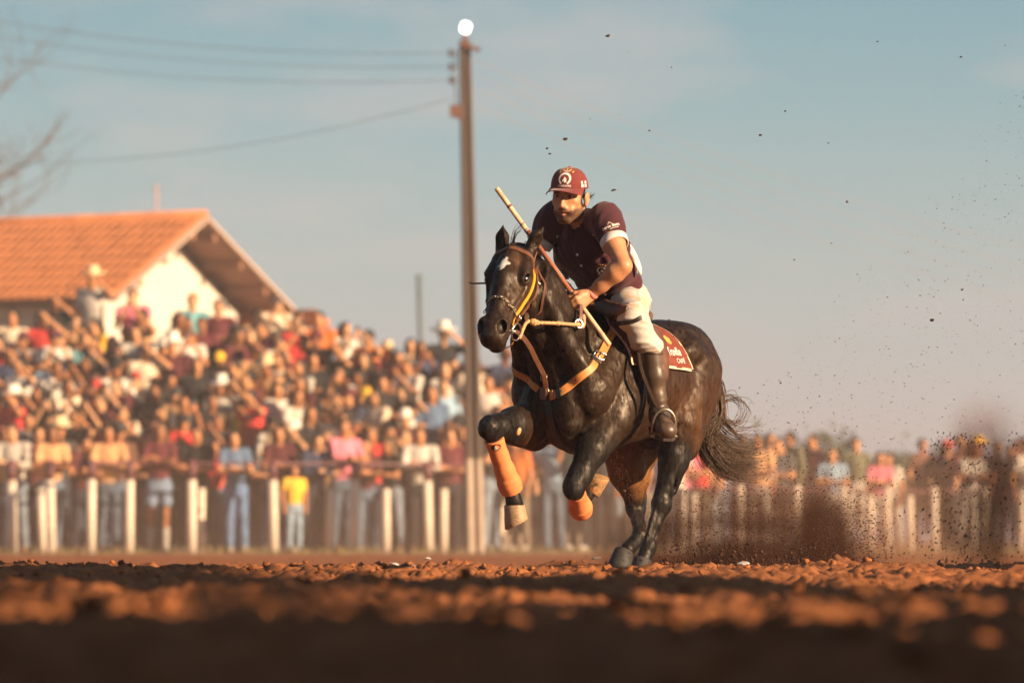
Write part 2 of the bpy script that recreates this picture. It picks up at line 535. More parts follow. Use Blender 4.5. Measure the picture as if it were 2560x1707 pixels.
def build_horse_body():
    S = Sculpt((-1.04, -0.38, -0.01), (1.10, 0.38, 1.70), 0.0068)
    # barrel, croup and chest
    S.loft((0, 0, 0), I3, [(-0.89, 0.93, 0.05, 0.05), (-0.85, 0.91, 0.12, 0.09), (-0.76, 0.905, 0.205, 0.15), (-0.62, 0.92, 0.265, 0.205), (-0.48, 0.925, 0.292, 0.245),
                           (-0.3, 0.91, 0.283, 0.268), (-0.1, 0.903, 0.305, 0.278), (0.07, 0.893, 0.325, 0.262), (0.2, 0.868, 0.305, 0.235), (0.31, 0.85, 0.27, 0.205), (0.4, 0.83, 0.19, 0.16), (0.45, 0.82, 0.10, 0.09)], k=0.05)
    # neck
    nf = np.array((0.41, 0.0, 0.335)); nR = frame(nf, (-0.335, 0, 0.41))
    S.loft((0.25, 0, 1.055), nR, [(-0.12, -0.03, 0.255, 0.12), (0.0, -0.035, 0.232, 0.122), (0.14, -0.06, 0.182, 0.116), (0.28, -0.035, 0.166, 0.108), (0.40, 0.0, 0.165, 0.098), (0.48, 0.0, 0.145, 0.085)], k=0.09)
    for sy in (-1, 1):
        # neck muscles: brachiocephalic band, splenius, crest
        S.chain([(0.60, sy * 0.075, 1.30), (0.49, sy * 0.115, 1.08), (0.38, sy * 0.165, 0.90)], [0.045, 0.062, 0.075], k=0.022)
        S.chain([(0.56, sy * 0.03, 1.17), (0.47, sy * 0.045, 0.98), (0.43, sy * 0.05, 0.86)], [0.035, 0.045, 0.05], k=0.025)
        S.chain([(0.54, sy * 0.072, 1.34), (0.38, sy * 0.075, 1.15), (0.16, sy * 0.10, 1.08)], [0.046, 0.055, 0.07], k=0.05)
        # shoulder blade, point of the shoulder, triceps
        S.cone((0.03, sy * 0.155, 1.13), (0.33, sy * 0.175, 0.86), 0.085, 0.09, k=0.05)
        S.cone((0.14, sy * 0.175, 1.06), (0.36, sy * 0.19, 0.83), 0.05, 0.06, k=0.018)
        S.ell((0.355, sy * 0.165, 0.83), (0.10, 0.085, 0.10), k=0.04)
        S.cone((0.07, sy * 0.195, 0.92), (0.20, sy * 0.19, 0.72), 0.085, 0.09, k=0.035)
        S.cone((0.17, sy * 0.215, 0.90), (0.22, sy * 0.21, 0.74), 0.05, 0.055, k=0.02)
        # breast muscles, one each side of the median groove, hanging as lobes
        S.ell((0.412, sy * 0.088, 0.80), (0.085, 0.082, 0.115), k=0.02)
        S.chain([(0.422, sy * 0.102, 0.77), (0.422, sy * 0.098, 0.70), (0.415, sy * 0.080, 0.645)], [0.066, 0.056, 0.030], k=0.010)
        # loin, croup and thigh
        S.ell((-0.50, sy * 0.11, 1.095), (0.21, 0.115, 0.11), k=0.05)
        S.ell((-0.44, sy * 0.235, 1.06), (0.07, 0.035, 0.05), k=0.05)
    S.chain([(0.54, 0, 1.41), (0.37, 0, 1.25), (0.24, 0, 1.19), (0.08, 0, 1.19), (-0.1, 0, 1.17)], [0.035, 0.035, 0.035, 0.035, 0.03], k=0.05)
    # near hind thigh
    S.cone((-0.60, 0.115, 0.97), (-0.39, 0.175, 0.735), 0.15, 0.115, k=0.06)
    S.cone((-0.73, 0.08, 0.89), (-0.45, 0.165, 0.60), 0.105, 0.078, k=0.035)
    S.cone((-0.65, 0.155, 0.95), (-0.46, 0.21, 0.70), 0.058, 0.05, k=0.02)
    S.cone((-0.52, 0.20, 1.0), (-0.36, 0.205, 0.73), 0.07, 0.06, k=0.03)
    S.chain([(-0.36, 0.19, 0.70), (-0.34, 0.18, 0.54), (-0.305, 0.16, 0.40)], [0.090, 0.066, 0.050], k=0.04)
    S.chain([(-0.43, 0.185, 0.64), (-0.39, 0.18, 0.52), (-0.375, 0.155, 0.385)], [0.058, 0.044, 0.02], k=0.02)
    # far hind thigh and gaskin
    S.cone((-0.62, -0.115, 0.97), (-0.44, -0.17, 0.68), 0.175, 0.12, k=0.06)
    S.cone((-0.73, -0.08, 0.89), (-0.56, -0.16, 0.56), 0.115, 0.085, k=0.035)
    S.chain([(-0.42, -0.17, 0.62), (-0.475, -0.178, 0.48), (-0.575, -0.205, 0.36)], [0.115, 0.085, 0.052], k=0.04)
    S.chain([(-0.50, -0.17, 0.58), (-0.57, -0.18, 0.46), (-0.645, -0.21, 0.345)], [0.075, 0.06, 0.024], k=0.025)
    # flank fold and sheath
    S.cone((-0.46, 0.19, 0.82), (-0.40, 0.215, 0.68), 0.05, 0.03, k=0.05)
    S.cone((-0.30, 0, 0.625), (-0.42, 0, 0.63), 0.035, 0.045, k=0.05)
    # hocks, cannons, fetlocks
    for key, sy in (('LH', 1), ('RH', -1)):
        st, hk, ft, co = [np.array(p) for p in LEG[key]]
        S.ell(hk, (0.056, 0.042, 0.066), k=0.025)
        back = np.array((-0.055, 0.0, 0.03))
        S.cone(hk + back + (0, 0, 0.02), hk + back * 0.5 + (0, 0, -0.05), 0.019, 0.022, k=0.02)
        S.chain([hk + (0, 0, -0.02), hk * 0.5 + ft * 0.5, ft], [0.044, 0.031, 0.033], k=0.02)
        S.cone(hk + back * 0.75, ft + (-0.022, 0, 0), 0.015, 0.016, k=0.012)
        S.ell(ft, (0.034, 0.033, 0.036), k=0.02)
        S.cone(ft, co, 0.032, 0.037, k=0.02)
        S.cone(hk + (0.036, 0, 0.0), ft + (0.024, 0, 0.03), 0.014, 0.012, k=0.007)
        S.cone(hk + back * 0.9 + (0, 0, -0.01), ft + (-0.026, 0, 0.015), 0.013, 0.013, k=0.006)
        for e in (-1, 1):
            S.cone(hk + (-0.022, e * 0.040, -0.045), ft + (-0.010, e * 0.036, 0.045), 0.008, 0.007, k=0.012, op='sub')
            S.ell(hk + (0.012, e * 0.034, -0.012), (0.022, 0.012, 0.024), k=0.012)
            S.cone(hk + (-0.026, e * 0.044, 0.055), hk + (-0.030, e * 0.050, 0.13), 0.010, 0.014, k=0.02, op='sub')
    # fore legs
    el, kn, ft, co = [np.array(p) for p in LEG['RF']]
    S.chain([(0.24, -0.17, 0.78), el], [0.10, 0.085], k=0.05)
    S.chain([el, el * 0.55 + kn * 0.45 + (0, 0, 0.004), el * 0.18 + kn * 0.82, kn], [0.095, 0.082, 0.058, 0.052], k=0.03)
    S.cone(el + (0.03, 0.02, -0.055), el * 0.5 + kn * 0.5 + (0, 0, -0.04), 0.075, 0.048, k=0.025)
    S.cone(el + (0.03, 0.01, 0.05), el * 0.35 + kn * 0.65 + (0, 0, 0.025), 0.055, 0.035, k=0.02)
    S.ell(kn + (0.0, 0, 0.004), (0.050, 0.047, 0.055), k=0.02)
    S.ell(kn + (0.028, 0, -0.012), (0.030, 0.037, 0.036), k=0.02)
    S.chain([kn, kn * 0.55 + ft * 0.45, ft], [0.042, 0.029, 0.031], k=0.02)
    S.ell(ft, (0.035, 0.034, 0.036), k=0.02)
    S.cone(ft, co, 0.034, 0.041, k=0.02)
    for e in (-1, 1): S.ell(kn + (0.030, e * 0.022, 0.012), (0.016, 0.014, 0.022), k=0.012)
    S.cone(kn + (-0.03, 0, 0.02), kn * 0.5 + el * 0.5 + (-0.02, 0, -0.05), 0.014, 0.03, k=0.012)
    el, kn, ft, co = [np.array(p) for p in LEG['LF']]
    S.chain([(0.15, 0.19, 0.80), el], [0.10, 0.092], k=0.04)
    S.chain([el, el * 0.5 + kn * 0.5 + (0.02, 0, 0.01), el * 0.15 + kn * 0.85, kn], [0.094, 0.074, 0.054, 0.050], k=0.03)
    S.cone(el + (0.06, 0.0, 0.03), el * 0.4 + kn * 0.6 + (0.02, 0.01, 0.02), 0.055, 0.034, k=0.016)
    S.cone(el + (-0.02, 0.03, -0.02), el * 0.45 + kn * 0.55 + (-0.02, 0.03, 0), 0.06, 0.034, k=0.016)
    S.ell(kn + (0.005, 0, 0.0), (0.048, 0.045, 0.056), k=0.02)
    S.ell(kn + (0.015, 0.0, -0.03), (0.036, 0.038, 0.036), k=0.02)
    for e in (-1, 1): S.ell(kn + (0.036, e * 0.022, -0.004), (0.016, 0.015, 0.024), k=0.010)
    S.chain([el + (0.085, 0.02, 0.02), el * 0.4 + kn * 0.6 + (0.038, 0.016, 0.0), kn + (0.03, 0.01, 0.03)], [0.02, 0.014, 0.010], k=0.012)
    S.chain([kn + (-0.01, 0, -0.02), kn * 0.5 + ft * 0.5, ft], [0.042, 0.030, 0.031], k=0.02)
    S.ell(ft, (0.035, 0.034, 0.036), k=0.02)
    S.cone(ft, co, 0.028, 0.033, k=0.02)
    # median chest groove and elbow creases
    S.cone((0.52, 0, 0.88), (0.47, 0, 0.66), 0.012, 0.03, k=0.03, op='sub')
    S.chain([(0.08, 0.30, 0.95), (0.045, 0.315, 0.82), (0.10, 0.30, 0.70)], [0.012, 0.016, 0.016], k=0.05, op='sub')
    S.chain([(-0.56, 0.30, 0.86), (-0.49, 0.28, 0.74)], [0.018, 0.02], k=0.06, op='sub')
    S.warp(lambda x, y, z: 0.0035 * np.sin(38 * (x + 0.5 * z) + 6 * np.sin(9 * z + 3 * y)) * np.exp(-((x - 0.45) / 0.16) ** 2 - ((z - 1.08) / 0.17) ** 2))
    S.warp(lambda x, y, z: 0.0028 * np.sin(46 * (x + 0.8 * z) + 4 * np.sin(11 * z)) * np.exp(-((x + 0.5) / 0.10) ** 2 - ((z - 0.80) / 0.14) ** 2))
    horse_head_prims(S)
    def skin_(x, y, z):                                   # uneven muscle, skin folds and strands under the coat
        w = 1.0 - 0.75 * np.clip((x - 0.62) / 0.06, 0, 1) * (z > 0.95)
        o = 0.0013 * np.sin(31 * x + 17 * z + 5 * np.sin(13 * y + 9 * z)) * np.sin(27 * z - 12 * x + 4 * np.sin(15 * x))
        o += 0.0009 * np.sin(74 * x + 30 * z + 6 * np.sin(25 * z + 20 * y)) * np.sin(52 * z + 33 * y)
        o += 0.0012 * np.sin(120 * (x + 0.45 * z) + 8 * np.sin(19 * z + 7 * x)) * np.clip(np.sin(9 * x + 11 * z + 4 * y), 0, 1)
        return o * w * (1 - 0.6 * np.clip((0.66 - z) / 0.06, 0, 1))
    S.warp(skin_)
    return S.surf(1)

def horse_head_prims(S):
    # neck end, so that the finer head surface runs on into the neck
    S.loft(HP, HR, [(a * SA, b, h, w * SC * ex) for a, b, h, w, ex in [(-0.07, -0.075, 0.06, 0.055, 1), (-0.02, -0.078, 0.088, 0.070, 1), (0.08, -0.082, 0.115, 0.081, 1), (0.16, -0.086, 0.122, 0.079, 1), (0.24, -0.082, 0.108, 0.070, 1),
                    (0.32, -0.078, 0.088, 0.060, 1.05), (0.40, -0.072, 0.074, 0.053, 1.1), (0.47, -0.072, 0.074, 0.054, 1.1), (0.53, -0.078, 0.066, 0.052, 1.1), (0.572, -0.082, 0.045, 0.040, 1.1)]], k=0.03)
    S.chain([hd(0.04, 0, -0.005), hd(0.2, 0, 0.006), hd(0.36, 0, -0.020), hd(0.50, 0, -0.028)], [0.045, 0.042, 0.026, 0.022], k=0.03)      # forehead and nasal bone
    for sy in (-1, 1):
        S.ell(hd(0.13, sy * 0.054, -0.135), (0.108, 0.048, 0.108), HR, k=0.02)                       # cheek
        S.cone(hd(0.02, sy * 0.055, -0.02), hd(0.16, sy * 0.078, -0.010), 0.032, 0.024, k=0.02)      # temple to brow
        S.ell(hd(0.178, sy * 0.072, -0.020), (0.042, 0.026, 0.028), HR, k=0.02)                    # orbit
        S.chain([hd(0.20, sy * 0.082, -0.055), hd(0.30, sy * 0.066, -0.060), hd(0.37, sy * 0.055, -0.058)], [0.014, 0.010, 0.006], k=0.014)   # facial crest
        S.cone(hd(0.22, sy * 0.045, -0.15), hd(0.47, sy * 0.022, -0.118), 0.034, 0.024, k=0.025)    # jaw bar
        S.ell(hd(0.500, sy * 0.040, -0.040), (0.050, 0.030, 0.042), HR, k=0.016)                   # nostril flare
        S.ell(hd(0.190, sy * 0.087, -0.012), (0.024, 0.015, 0.017), HR, k=0.010, op='sub')           # eye socket
        S.chain([hd(0.160, sy * 0.082, 0.000), hd(0.182, sy * 0.082, 0.006), hd(0.212, sy * 0.078, -0.004)], [0.006, 0.008, 0.006], k=0.008)   # upper lid
        S.chain([hd(0.165, sy * 0.090, -0.030), hd(0.19, sy * 0.090, -0.036), hd(0.212, sy * 0.085, -0.028)], [0.004, 0.005, 0.004], k=0.008)
        S.ell(hd(0.524, sy * 0.046, -0.024), (0.036, 0.022, 0.030), HR, k=0.008, op='sub')           # nostril
        S.chain([hd(0.33, sy * 0.055, -0.03), hd(0.44, sy * 0.050, -0.03)], [0.012, 0.012], k=0.03, op='sub')
        S.chain([hd(0.40, sy * 0.058, -0.098), hd(0.47, sy * 0.054, -0.094), hd(0.535, sy * 0.048, -0.098)], [0.005, 0.007, 0.007], k=0.008, op='sub')   # mouth
        # ears: turned back and out
        e0 = hd(-0.035, sy * 0.060, -0.005)
        tip = e0 + (np.array((-0.02, 0.066, 0.090)) if sy > 0 else np.array((0.01, 0.012, 0.098)))
        mid = e0 * 0.55 + tip * 0.45
        S.chain([e0 - (0, 0, 0.02), mid, tip], [0.032, 0.031, 0.004], k=0.012)
        front = np.array((0.022, 0.0, 0.0)) if sy < 0 else np.array((0.012, 0.022, -0.012))
        S.chain([e0 * 0.75 + tip * 0.25 + front * 1.15, mid + front * 1.15, tip * 0.8 + e0 * 0.2 + front], [0.018, 0.018, 0.009], k=0.006, op='sub')
    S.ell(hd(0.560, 0, -0.078), (0.034, 0.055, 0.044), HR, k=0.02)          # upper lip
    S.ell(hd(0.530, 0, -0.142), (0.040, 0.042, 0.030), HR, k=0.02)          # chin
    S.cone(hd(0.20, 0, -0.14), hd(0.50, 0, -0.108), 0.045, 0.030, k=0.03)


horse = empty('horse', H_LOC, H_RZ, 'dark bay horse galloping across the dirt with a white star on its forehead', 'horse')
hv, hf = build_horse_body()
HB = bvh_of(hv, hf)
body_me = mesh_np('horse_body', hv, hf)

def vnoise3(q):
    return (np.sin(q[:, 0] + 1.7 * np.sin(q[:, 1])) * np.sin(q[:, 1] * 1.1 + 1.3 * np.sin(q[:, 2])) * np.sin(q[:, 2] * 0.9 + 1.5 * np.sin(q[:, 0])) + 1) / 2
def coat_colours(v):
    x, y, z = v[:, 0], v[:, 1], v[:, 2]
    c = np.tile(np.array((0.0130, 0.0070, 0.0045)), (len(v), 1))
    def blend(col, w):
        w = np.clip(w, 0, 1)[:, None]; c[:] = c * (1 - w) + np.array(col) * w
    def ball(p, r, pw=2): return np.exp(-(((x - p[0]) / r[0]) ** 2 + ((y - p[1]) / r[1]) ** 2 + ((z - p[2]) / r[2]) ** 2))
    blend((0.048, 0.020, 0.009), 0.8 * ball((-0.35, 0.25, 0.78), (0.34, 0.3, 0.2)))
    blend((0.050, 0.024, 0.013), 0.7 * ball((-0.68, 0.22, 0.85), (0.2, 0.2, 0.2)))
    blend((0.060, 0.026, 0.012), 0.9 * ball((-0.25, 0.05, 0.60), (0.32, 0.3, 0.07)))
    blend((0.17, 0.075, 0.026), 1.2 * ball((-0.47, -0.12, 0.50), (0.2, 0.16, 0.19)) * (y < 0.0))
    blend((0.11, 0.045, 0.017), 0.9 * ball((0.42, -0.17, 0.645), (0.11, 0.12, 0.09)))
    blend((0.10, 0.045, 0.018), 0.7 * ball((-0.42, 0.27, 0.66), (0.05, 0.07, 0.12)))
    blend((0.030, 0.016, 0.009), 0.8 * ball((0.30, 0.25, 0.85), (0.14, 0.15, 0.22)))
    # soil thrown up against the off thigh, the belly and the lower legs, in flecks
    sp = np.random.default_rng(8).random(len(v)); cl_n = vnoise3(v * 26)
    zone = np.maximum(ball((-0.36, -0.12, 0.50), (0.09, 0.2, 0.2)), np.maximum(0.8 * ball((-0.22, 0.0, 0.585), (0.3, 0.2, 0.05)), 0.5 * (z < 0.42)))
    blend((0.22, 0.078, 0.028), (sp < 0.30 * zone * np.clip((cl_n - 0.35) * 4, 0, 1)) * 0.8)
    # head frame colours
    q = (v - HP) @ HR
    a, cc, b = q[:, 0] / SA, q[:, 1] / SC, q[:, 2]
    def hb(p, r): return np.exp(-(((a - p[0]) / r[0]) ** 2 + ((cc - p[1]) / r[1]) ** 2 + ((b - p[2]) / r[2]) ** 2))
    blend((0.050, 0.025, 0.014), 0.8 * hb((0.30, 0.06, -0.06), (0.12, 0.06, 0.07)))
    blend((0.058, 0.027, 0.014), 0.8 * hb((0.10, 0.03, 0.02), (0.07, 0.05, 0.05)))
    blend((0.034, 0.020, 0.014), 0.8 * hb((0.52, 0.0, -0.06), (0.09, 0.1, 0.08)))
    blend((0.006, 0.005, 0.005), 1.4 * hb((0.520, 0.044, -0.026), (0.028, 0.018, 0.024)))
    blend((0.006, 0.005, 0.005), 1.4 * hb((0.520, -0.044, -0.026), (0.028, 0.018, 0.024)))
    blend((0.008, 0.006, 0.005), 0.9 * hb((0.187, 0.086, -0.014), (0.034, 0.02, 0.022)))
    # the white star, a ragged diamond
    st = 1.0 - (np.abs(cc + 0.004 + 0.004 * np.sin(a * 160)) / 0.026 + np.abs(a - 0.150 + 0.3 * cc) / 0.058)
    blend((0.62, 0.56, 0.52), (st * 8) * (b > -0.03))
    # black points: lower legs
    seg = [(LEG['RF'][1], LEG['RF'][3], 0.10), (LEG['LF'][1], LEG['LF'][3], 0.13), (LEG['LH'][1], LEG['LH'][3], 0.12), (np.array(LEG['LH'][0]) * 0.55 + np.array(LEG['LH'][1]) * 0.45, LEG['LH'][1], 0.14), (LEG['RH'][1], LEG['RH'][3], 0.08), (np.array(LEG['LF'][0]) * 0.5 + np.array(LEG['LF'][1]) * 0.5, LEG['LF'][1], 0.12), (np.array(LEG['RF'][0]) * 0.4 + np.array(LEG['RF'][1]) * 0.6, LEG['RF'][1], 0.10)]
    for p, e, r in seg:
        p = np.array(p); e = np.array(e); d = e - p; t = np.clip(((v - p) @ d) / (d @ d), 0, 1)
        D = np.linalg.norm(v - p - t[:, None] * d, axis=1)
        blend((0.0075, 0.0065, 0.0065), np.clip((r * 1.25 - D) / (r * 0.6), 0, 1))
    return c
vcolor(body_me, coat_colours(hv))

def coat_material():
    m = mat('horse_coat', (0, 0, 0), rough=0.4, var=0.4, scale=38, vcol='coat', spec=0.5, stretch=(1, 1, 0.45), dirt=((0.075, 0.034, 0.017), 30, 0.60, 0.30))
    nt = m.node_tree; b = nt.nodes['Principled BSDF']; L = nt.links
    mp = [q for q in nt.nodes if q.type == 'MAPPING'][0]
    # short damp hair: the gloss breaks up with the lie of the hair, dust and dried sweat
    n = nt.nodes.new('ShaderNodeTexNoise'); n.inputs['Scale'].default_value = 19; n.inputs['Detail'].default_value = 8; n.inputs['Roughness'].default_value = 0.62
    L.new(mp.outputs[0], n.inputs[0])
    r = nt.nodes.new('ShaderNodeMapRange'); r.inputs[1].default_value = 0.32; r.inputs[2].default_value = 0.68; r.inputs[3].default_value = 0.34; r.inputs[4].default_value = 0.66
    L.new(n.outputs[0], r.inputs[0]); L.new(r.outputs[0], b.inputs['Roughness'])
    hs = []
    for sc_, de, di in ((38, 8, 0.0038), (210, 4, 0.0014)):
        q = nt.nodes.new('ShaderNodeTexNoise'); q.inputs['Scale'].default_value = sc_; q.inputs['Detail'].default_value = de; q.inputs['Distortion'].default_value = 0.6
        L.new(mp.outputs[0], q.inputs[0])
        bp = nt.nodes.new('ShaderNodeBump'); bp.inputs['Strength'].default_value = 0.8; bp.inputs['Distance'].default_value = di
        L.new(q.outputs[0], bp.inputs['Height'])
        if hs: L.new(hs[-1].outputs[0], bp.inputs['Normal'])
        hs.append(bp)
    L.new(hs[-1].outputs[0], b.inputs['Normal'])
    sq = nt.nodes.new('ShaderNodeTexNoise'); sq.inputs['Scale'].default_value = 48; sq.inputs['Detail'].default_value = 6; sq.inputs['Roughness'].default_value = 0.7
    L.new(mp.outputs[0], sq.inputs[0])
    sr = nt.nodes.new('ShaderNodeMapRange'); sr.inputs[1].default_value = 0.38; sr.inputs[2].default_value = 0.66; sr.inputs[3].default_value = 0.04; sr.inputs[4].default_value = 0.55
    L.new(sq.outputs[0], sr.inputs[0]); L.new(sr.outputs[0], b.inputs['Specular IOR Level'])
    b.inputs['Specular Tint'].default_value = (1.0, 0.88, 0.76, 1); b.inputs['Sheen Weight'].default_value = 0.0; b.inputs['Sheen Roughness'].default_value = 0.45
    b.inputs['Sheen Tint'].default_value = (1, 0.8, 0.62, 1)
    return m
M_COAT = coat_material()
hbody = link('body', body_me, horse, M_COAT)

# eyes
M_EYE = mat('dark_eye', (0.006, 0.004, 0.003), rough=0.06, var=0.1, spec=0.8, coat=1.0)
for sy in (-1, 1):
    MB().ball(hd(0.189, sy * 0.0765, -0.0185), 0.0205, 16, 12).build('eye', M_EYE, horse, True)

# hooves
def hoof_mb(c, axis, toe, s=1.0):
    c = Vector(c); d = Vector(axis).normalized(); t = Vector(toe); t = (t - d * t.dot(d)).normalized(); l = d.cross(t)
    m = MB(); v = []; f = []; n = 22
    rows = [(0.0, 0.041, 0.041, 0.0), (0.004, 0.0455, 0.045, 0.002), (0.03, 0.050, 0.048, 0.012), (0.058, 0.056, 0.053, 0.022), (0.078, 0.060, 0.057, 0.028), (0.083, 0.056, 0.053, 0.028)]
    for h, rt, rl, sh in rows:
        for k in range(n):
            a = 2 * pi * k / n; ca = cos(a)
            rr = rt * (0.86 if ca < -0.5 else 1.0)
            drop = h - 0.018 * ca * (1 - h / 0.083)             # the coronet band is higher at the toe
            v.append(c + (t * (rr * ca + sh) + l * rl * sin(a) + d * drop) * s)
    v.append(c + (t * 0.02 + d * 0.072) * s)
    R = len(rows)
    for i in range(R - 1):
        for k in range(n): f.append((i * n + k, i * n + (k + 1) % n, (i + 1) * n + (k + 1) % n, (i + 1) * n + k))
    for k in range(n): f.append(((R - 1) * n + k, (R - 1) * n + (k + 1) % n, R * n))
    m.add(v, f); return m
M_HOOF = mat('dusty_hoof', (0.30, 0.19, 0.105), rough=0.6, var=0.35, scale=60, stretch=(1, 1, 5), bump=0.3, dirt=((0.06, 0.035, 0.02), 14, 0.56, 0.9))
M_HOOFD = mat('dark_hoof', (0.022, 0.018, 0.017), rough=0.7, var=0.35, scale=60, stretch=(1, 1, 5), bump=0.3)
M_SOLE = mat('earth_packed_hoof', (0.28, 0.15, 0.06), rough=0.9, var=0.4, scale=40, bump=0.6, dirt=((0.02, 0.012, 0.008), 30, 0.55, 0.9))
hoof_mb((0.572, -0.112, 0.318), (-0.03, 0.03, -0.085), (0.10, -0.17, -0.10), 1.08).build('hoof', M_HOOF, horse, True)
hoof_mb((0.175, 0.047, 0.372), (0.01, 0.03, 0.095), (-1, 0.1, -0.12), 1.0).build('hoof', M_SOLE, horse, True)
hoof_mb((-0.165, 0.12, 0.058), (0, 0, -1), (1, 0, 0), 0.98).build('hoof', M_HOOFD, horse, True)
hoof_mb((-0.365, -0.12, 0.095), (0.12, 0, -1), (1, -0.15, 0.1), 1.08).build('hoof', M_HOOFD, horse, True)
# the chestnut inside the off foreleg
cl, cn, _i, _d = HB.find_nearest(Vector((0.60, -0.07, 0.66)))
MB().ball(cl, (0.016, 0.007, 0.02), 10, 6, cn.to_track_quat('Y', 'Z').to_matrix()).build('chestnut', mat('chestnut_horn', (0.42, 0.24, 0.11), rough=0.8, bump=0.4), horse, True)

# tail, mane and forelock: tapering locks of hair
M_HAIR = mat('horse_hair', (0.020, 0.012, 0.008), rough=0.45, var=0.5, scale=90, spec=0.5)
M_TAIL = mat('tail_hair', (0.072, 0.038, 0.019), rough=0.55, var=0.6, scale=60, spec=0.5)
def hair(name, bundles, material, kind_parent):
    r_ = random.Random(3); m = MB()
    for ctrl, n, spread, rad, frizz in bundles:
        for i in range(n):
            o = Vector((r_.gauss(0, 1), r_.gauss(0, 1), r_.gauss(0, 1))) * spread
            o2 = Vector((r_.gauss(0, 1), r_.gauss(0, 1), r_.gauss(0, 1))) * spread * 1.5
            ph = r_.uniform(0, 6.3); L = len(ctrl); cut = r_.uniform(0.78, 1.0)
            pts = []
            for j, p in enumerate(ctrl):
                t = j / (L - 1)
                pts.append(Vector(p) + o * (0.35 + 0.65 * t) + o2 * t * t + Vector((sin(ph + 3 * t), cos(ph * 1.7 + 4 * t), sin(ph * 0.6 + 5 * t))) * frizz * t)
            P = spline(pts, 5); P = P[:max(4, int(len(P) * cut))]
            m.tube(P, [rad * (1 - 0.8 * (k / (len(P) - 1)) ** 1.5) for k in range(len(P))], 3, False)
    return m.build(name, material, kind_parent, True)
TB = [
    ([(-0.84, 0.02, 1.02), (-0.91, 0.015, 0.99), (-1.0, 0.0, 0.92), (-1.035, -0.02, 0.84), (-1.03, -0.03, 0.755), (-0.985, -0.04, 0.70)], 420, 0.016, 0.0026, 0.010),
    ([(-0.85, 0.02, 1.01), (-1.0, -0.01, 0.88), (-1.03, -0.02, 0.775), (-0.965, -0.05, 0.71), (-1.016, -0.06, 0.624), (-1.12, -0.04, 0.545), (-1.30, -0.02, 0.515)], 560, 0.024, 0.0024, 0.022),
    ([(-1.03, -0.01, 0.85), (-1.045, -0.02, 0.79), (-1.0, -0.05, 0.722), (-1.109, -0.05, 0.645), (-1.227, -0.02, 0.586), (-1.418, 0, 0.609)], 330, 0.024, 0.0021, 0.032),
    ([(-1.03, -0.01, 0.85), (-1.018, -0.05, 0.722), (-1.018, -0.08, 0.673), (-1.088, -0.06, 0.565), (-1.22, -0.04, 0.52), (-1.42, 0, 0.545)], 520, 0.025, 0.0023, 0.024),
    ([(-1.03, 0, 0.86), (-1.04, 0, 0.79), (-1.118, -0.02, 0.739), (-1.227, -0.02, 0.725), (-1.281, 0, 0.776), (-1.228, 0.02, 0.844)], 16, 0.016, 0.0028, 0.022),
    ([(-1.03, 0, 0.88), (-1.043, 0, 0.831), (-1.105, 0, 0.858), (-1.196, 0, 0.86), (-1.251, 0, 0.815), (-1.178, 0, 0.744)], 16, 0.016, 0.0026, 0.02),
    ([(-1.03, 0, 0.84), (-1.032, 0, 0.761), (-1.141, 0, 0.694), (-1.288, 0, 0.676), (-1.474, 0, 0.659)], 26, 0.026, 0.0028, 0.034),
    ([(-1.02, -0.02, 0.77), (-0.975, -0.05, 0.72), (-0.925, -0.06, 0.691), (-0.864, -0.06, 0.651)], 14, 0.014, 0.0026, 0.012)]
hair('tail', TB, M_TAIL, horse)
MN = []
for i in range(16):
    t = i / 15; p = Vector((0.62, 0, 1.525)).lerp(Vector((0.12, 0, 1.275)), t)
    MN.append(([p + Vector((0, 0, 0.0)), p + Vector((-0.02, -0.05, 0.012)), p + Vector((-0.06, -0.12, -0.05)), p + Vector((-0.10, -0.145, -0.15))], 14, 0.012, 0.0024, 0.012))
hair('mane', MN, M_HAIR, horse)
FB = [([hd(-0.03, 0.0, 0.02), hd(-0.03, 0.005, 0.05), hd(-0.055, 0.02, 0.085), hd(-0.09, 0.045, 0.10)], 9, 0.006, 0.0026, 0.012),
      ([hd(-0.03, 0.0, 0.02), hd(-0.02, -0.01, 0.045), hd(-0.04, -0.012, 0.07)], 5, 0.005, 0.002, 0.008),
      ([hd(-0.04, 0.0, 0.01), hd(0.0, 0.0, 0.034), hd(0.05, 0.006, 0.042), hd(0.085, 0.010, 0.036)], 14, 0.008, 0.003, 0.006)]
hair('forelock', FB, M_HAIR, horse)
# ------------------------------------------------------------------ the rider
EYE = np.array((0.362, 0.020, 1.777))                     # point between the eyes
fy, fp = radians(15), radians(6)
FF = Vector((cos(fy) * cos(fp), sin(fy) * cos(fp), -sin(fp)))
FU = Vector((0.075, 0.06, 0.99))
FR = frame(FF, FU)
def fc(f, m, u): return EYE + FR @ np.array((f, m, u))
PEL = np.array((-0.125, 0.0, 1.305))
TR = frame((0.335, 0.005, 0.36), (-0.36, 0, 0.335))
def tb(a, c, b): return PEL + TR @ np.array((a, c, b))
SHO = {1: np.array((0.205, 0.152, 1.672)), -1: np.array((0.190, -0.138, 1.690))}
ELB = {1: np.array((0.302, 0.322, 1.440)), -1: np.array((0.25, -0.270, 1.475))}
WRI = {1: np.array((0.338, 0.166, 1.312)), -1: np.array((0.42, -0.165, 1.345))}
KNEE = {1: np.array((0.195, 0.305, 1.20)), -1: np.array((0.195, -0.305, 1.20))}
ANK = {1: np.array((0.046, 0.352, 0.757)), -1: np.array((0.046, -0.352, 0.757))}
BTOP = {1: np.array((0.088, 0.338, 1.03)), -1: np.array((0.088, -0.338, 1.03))}

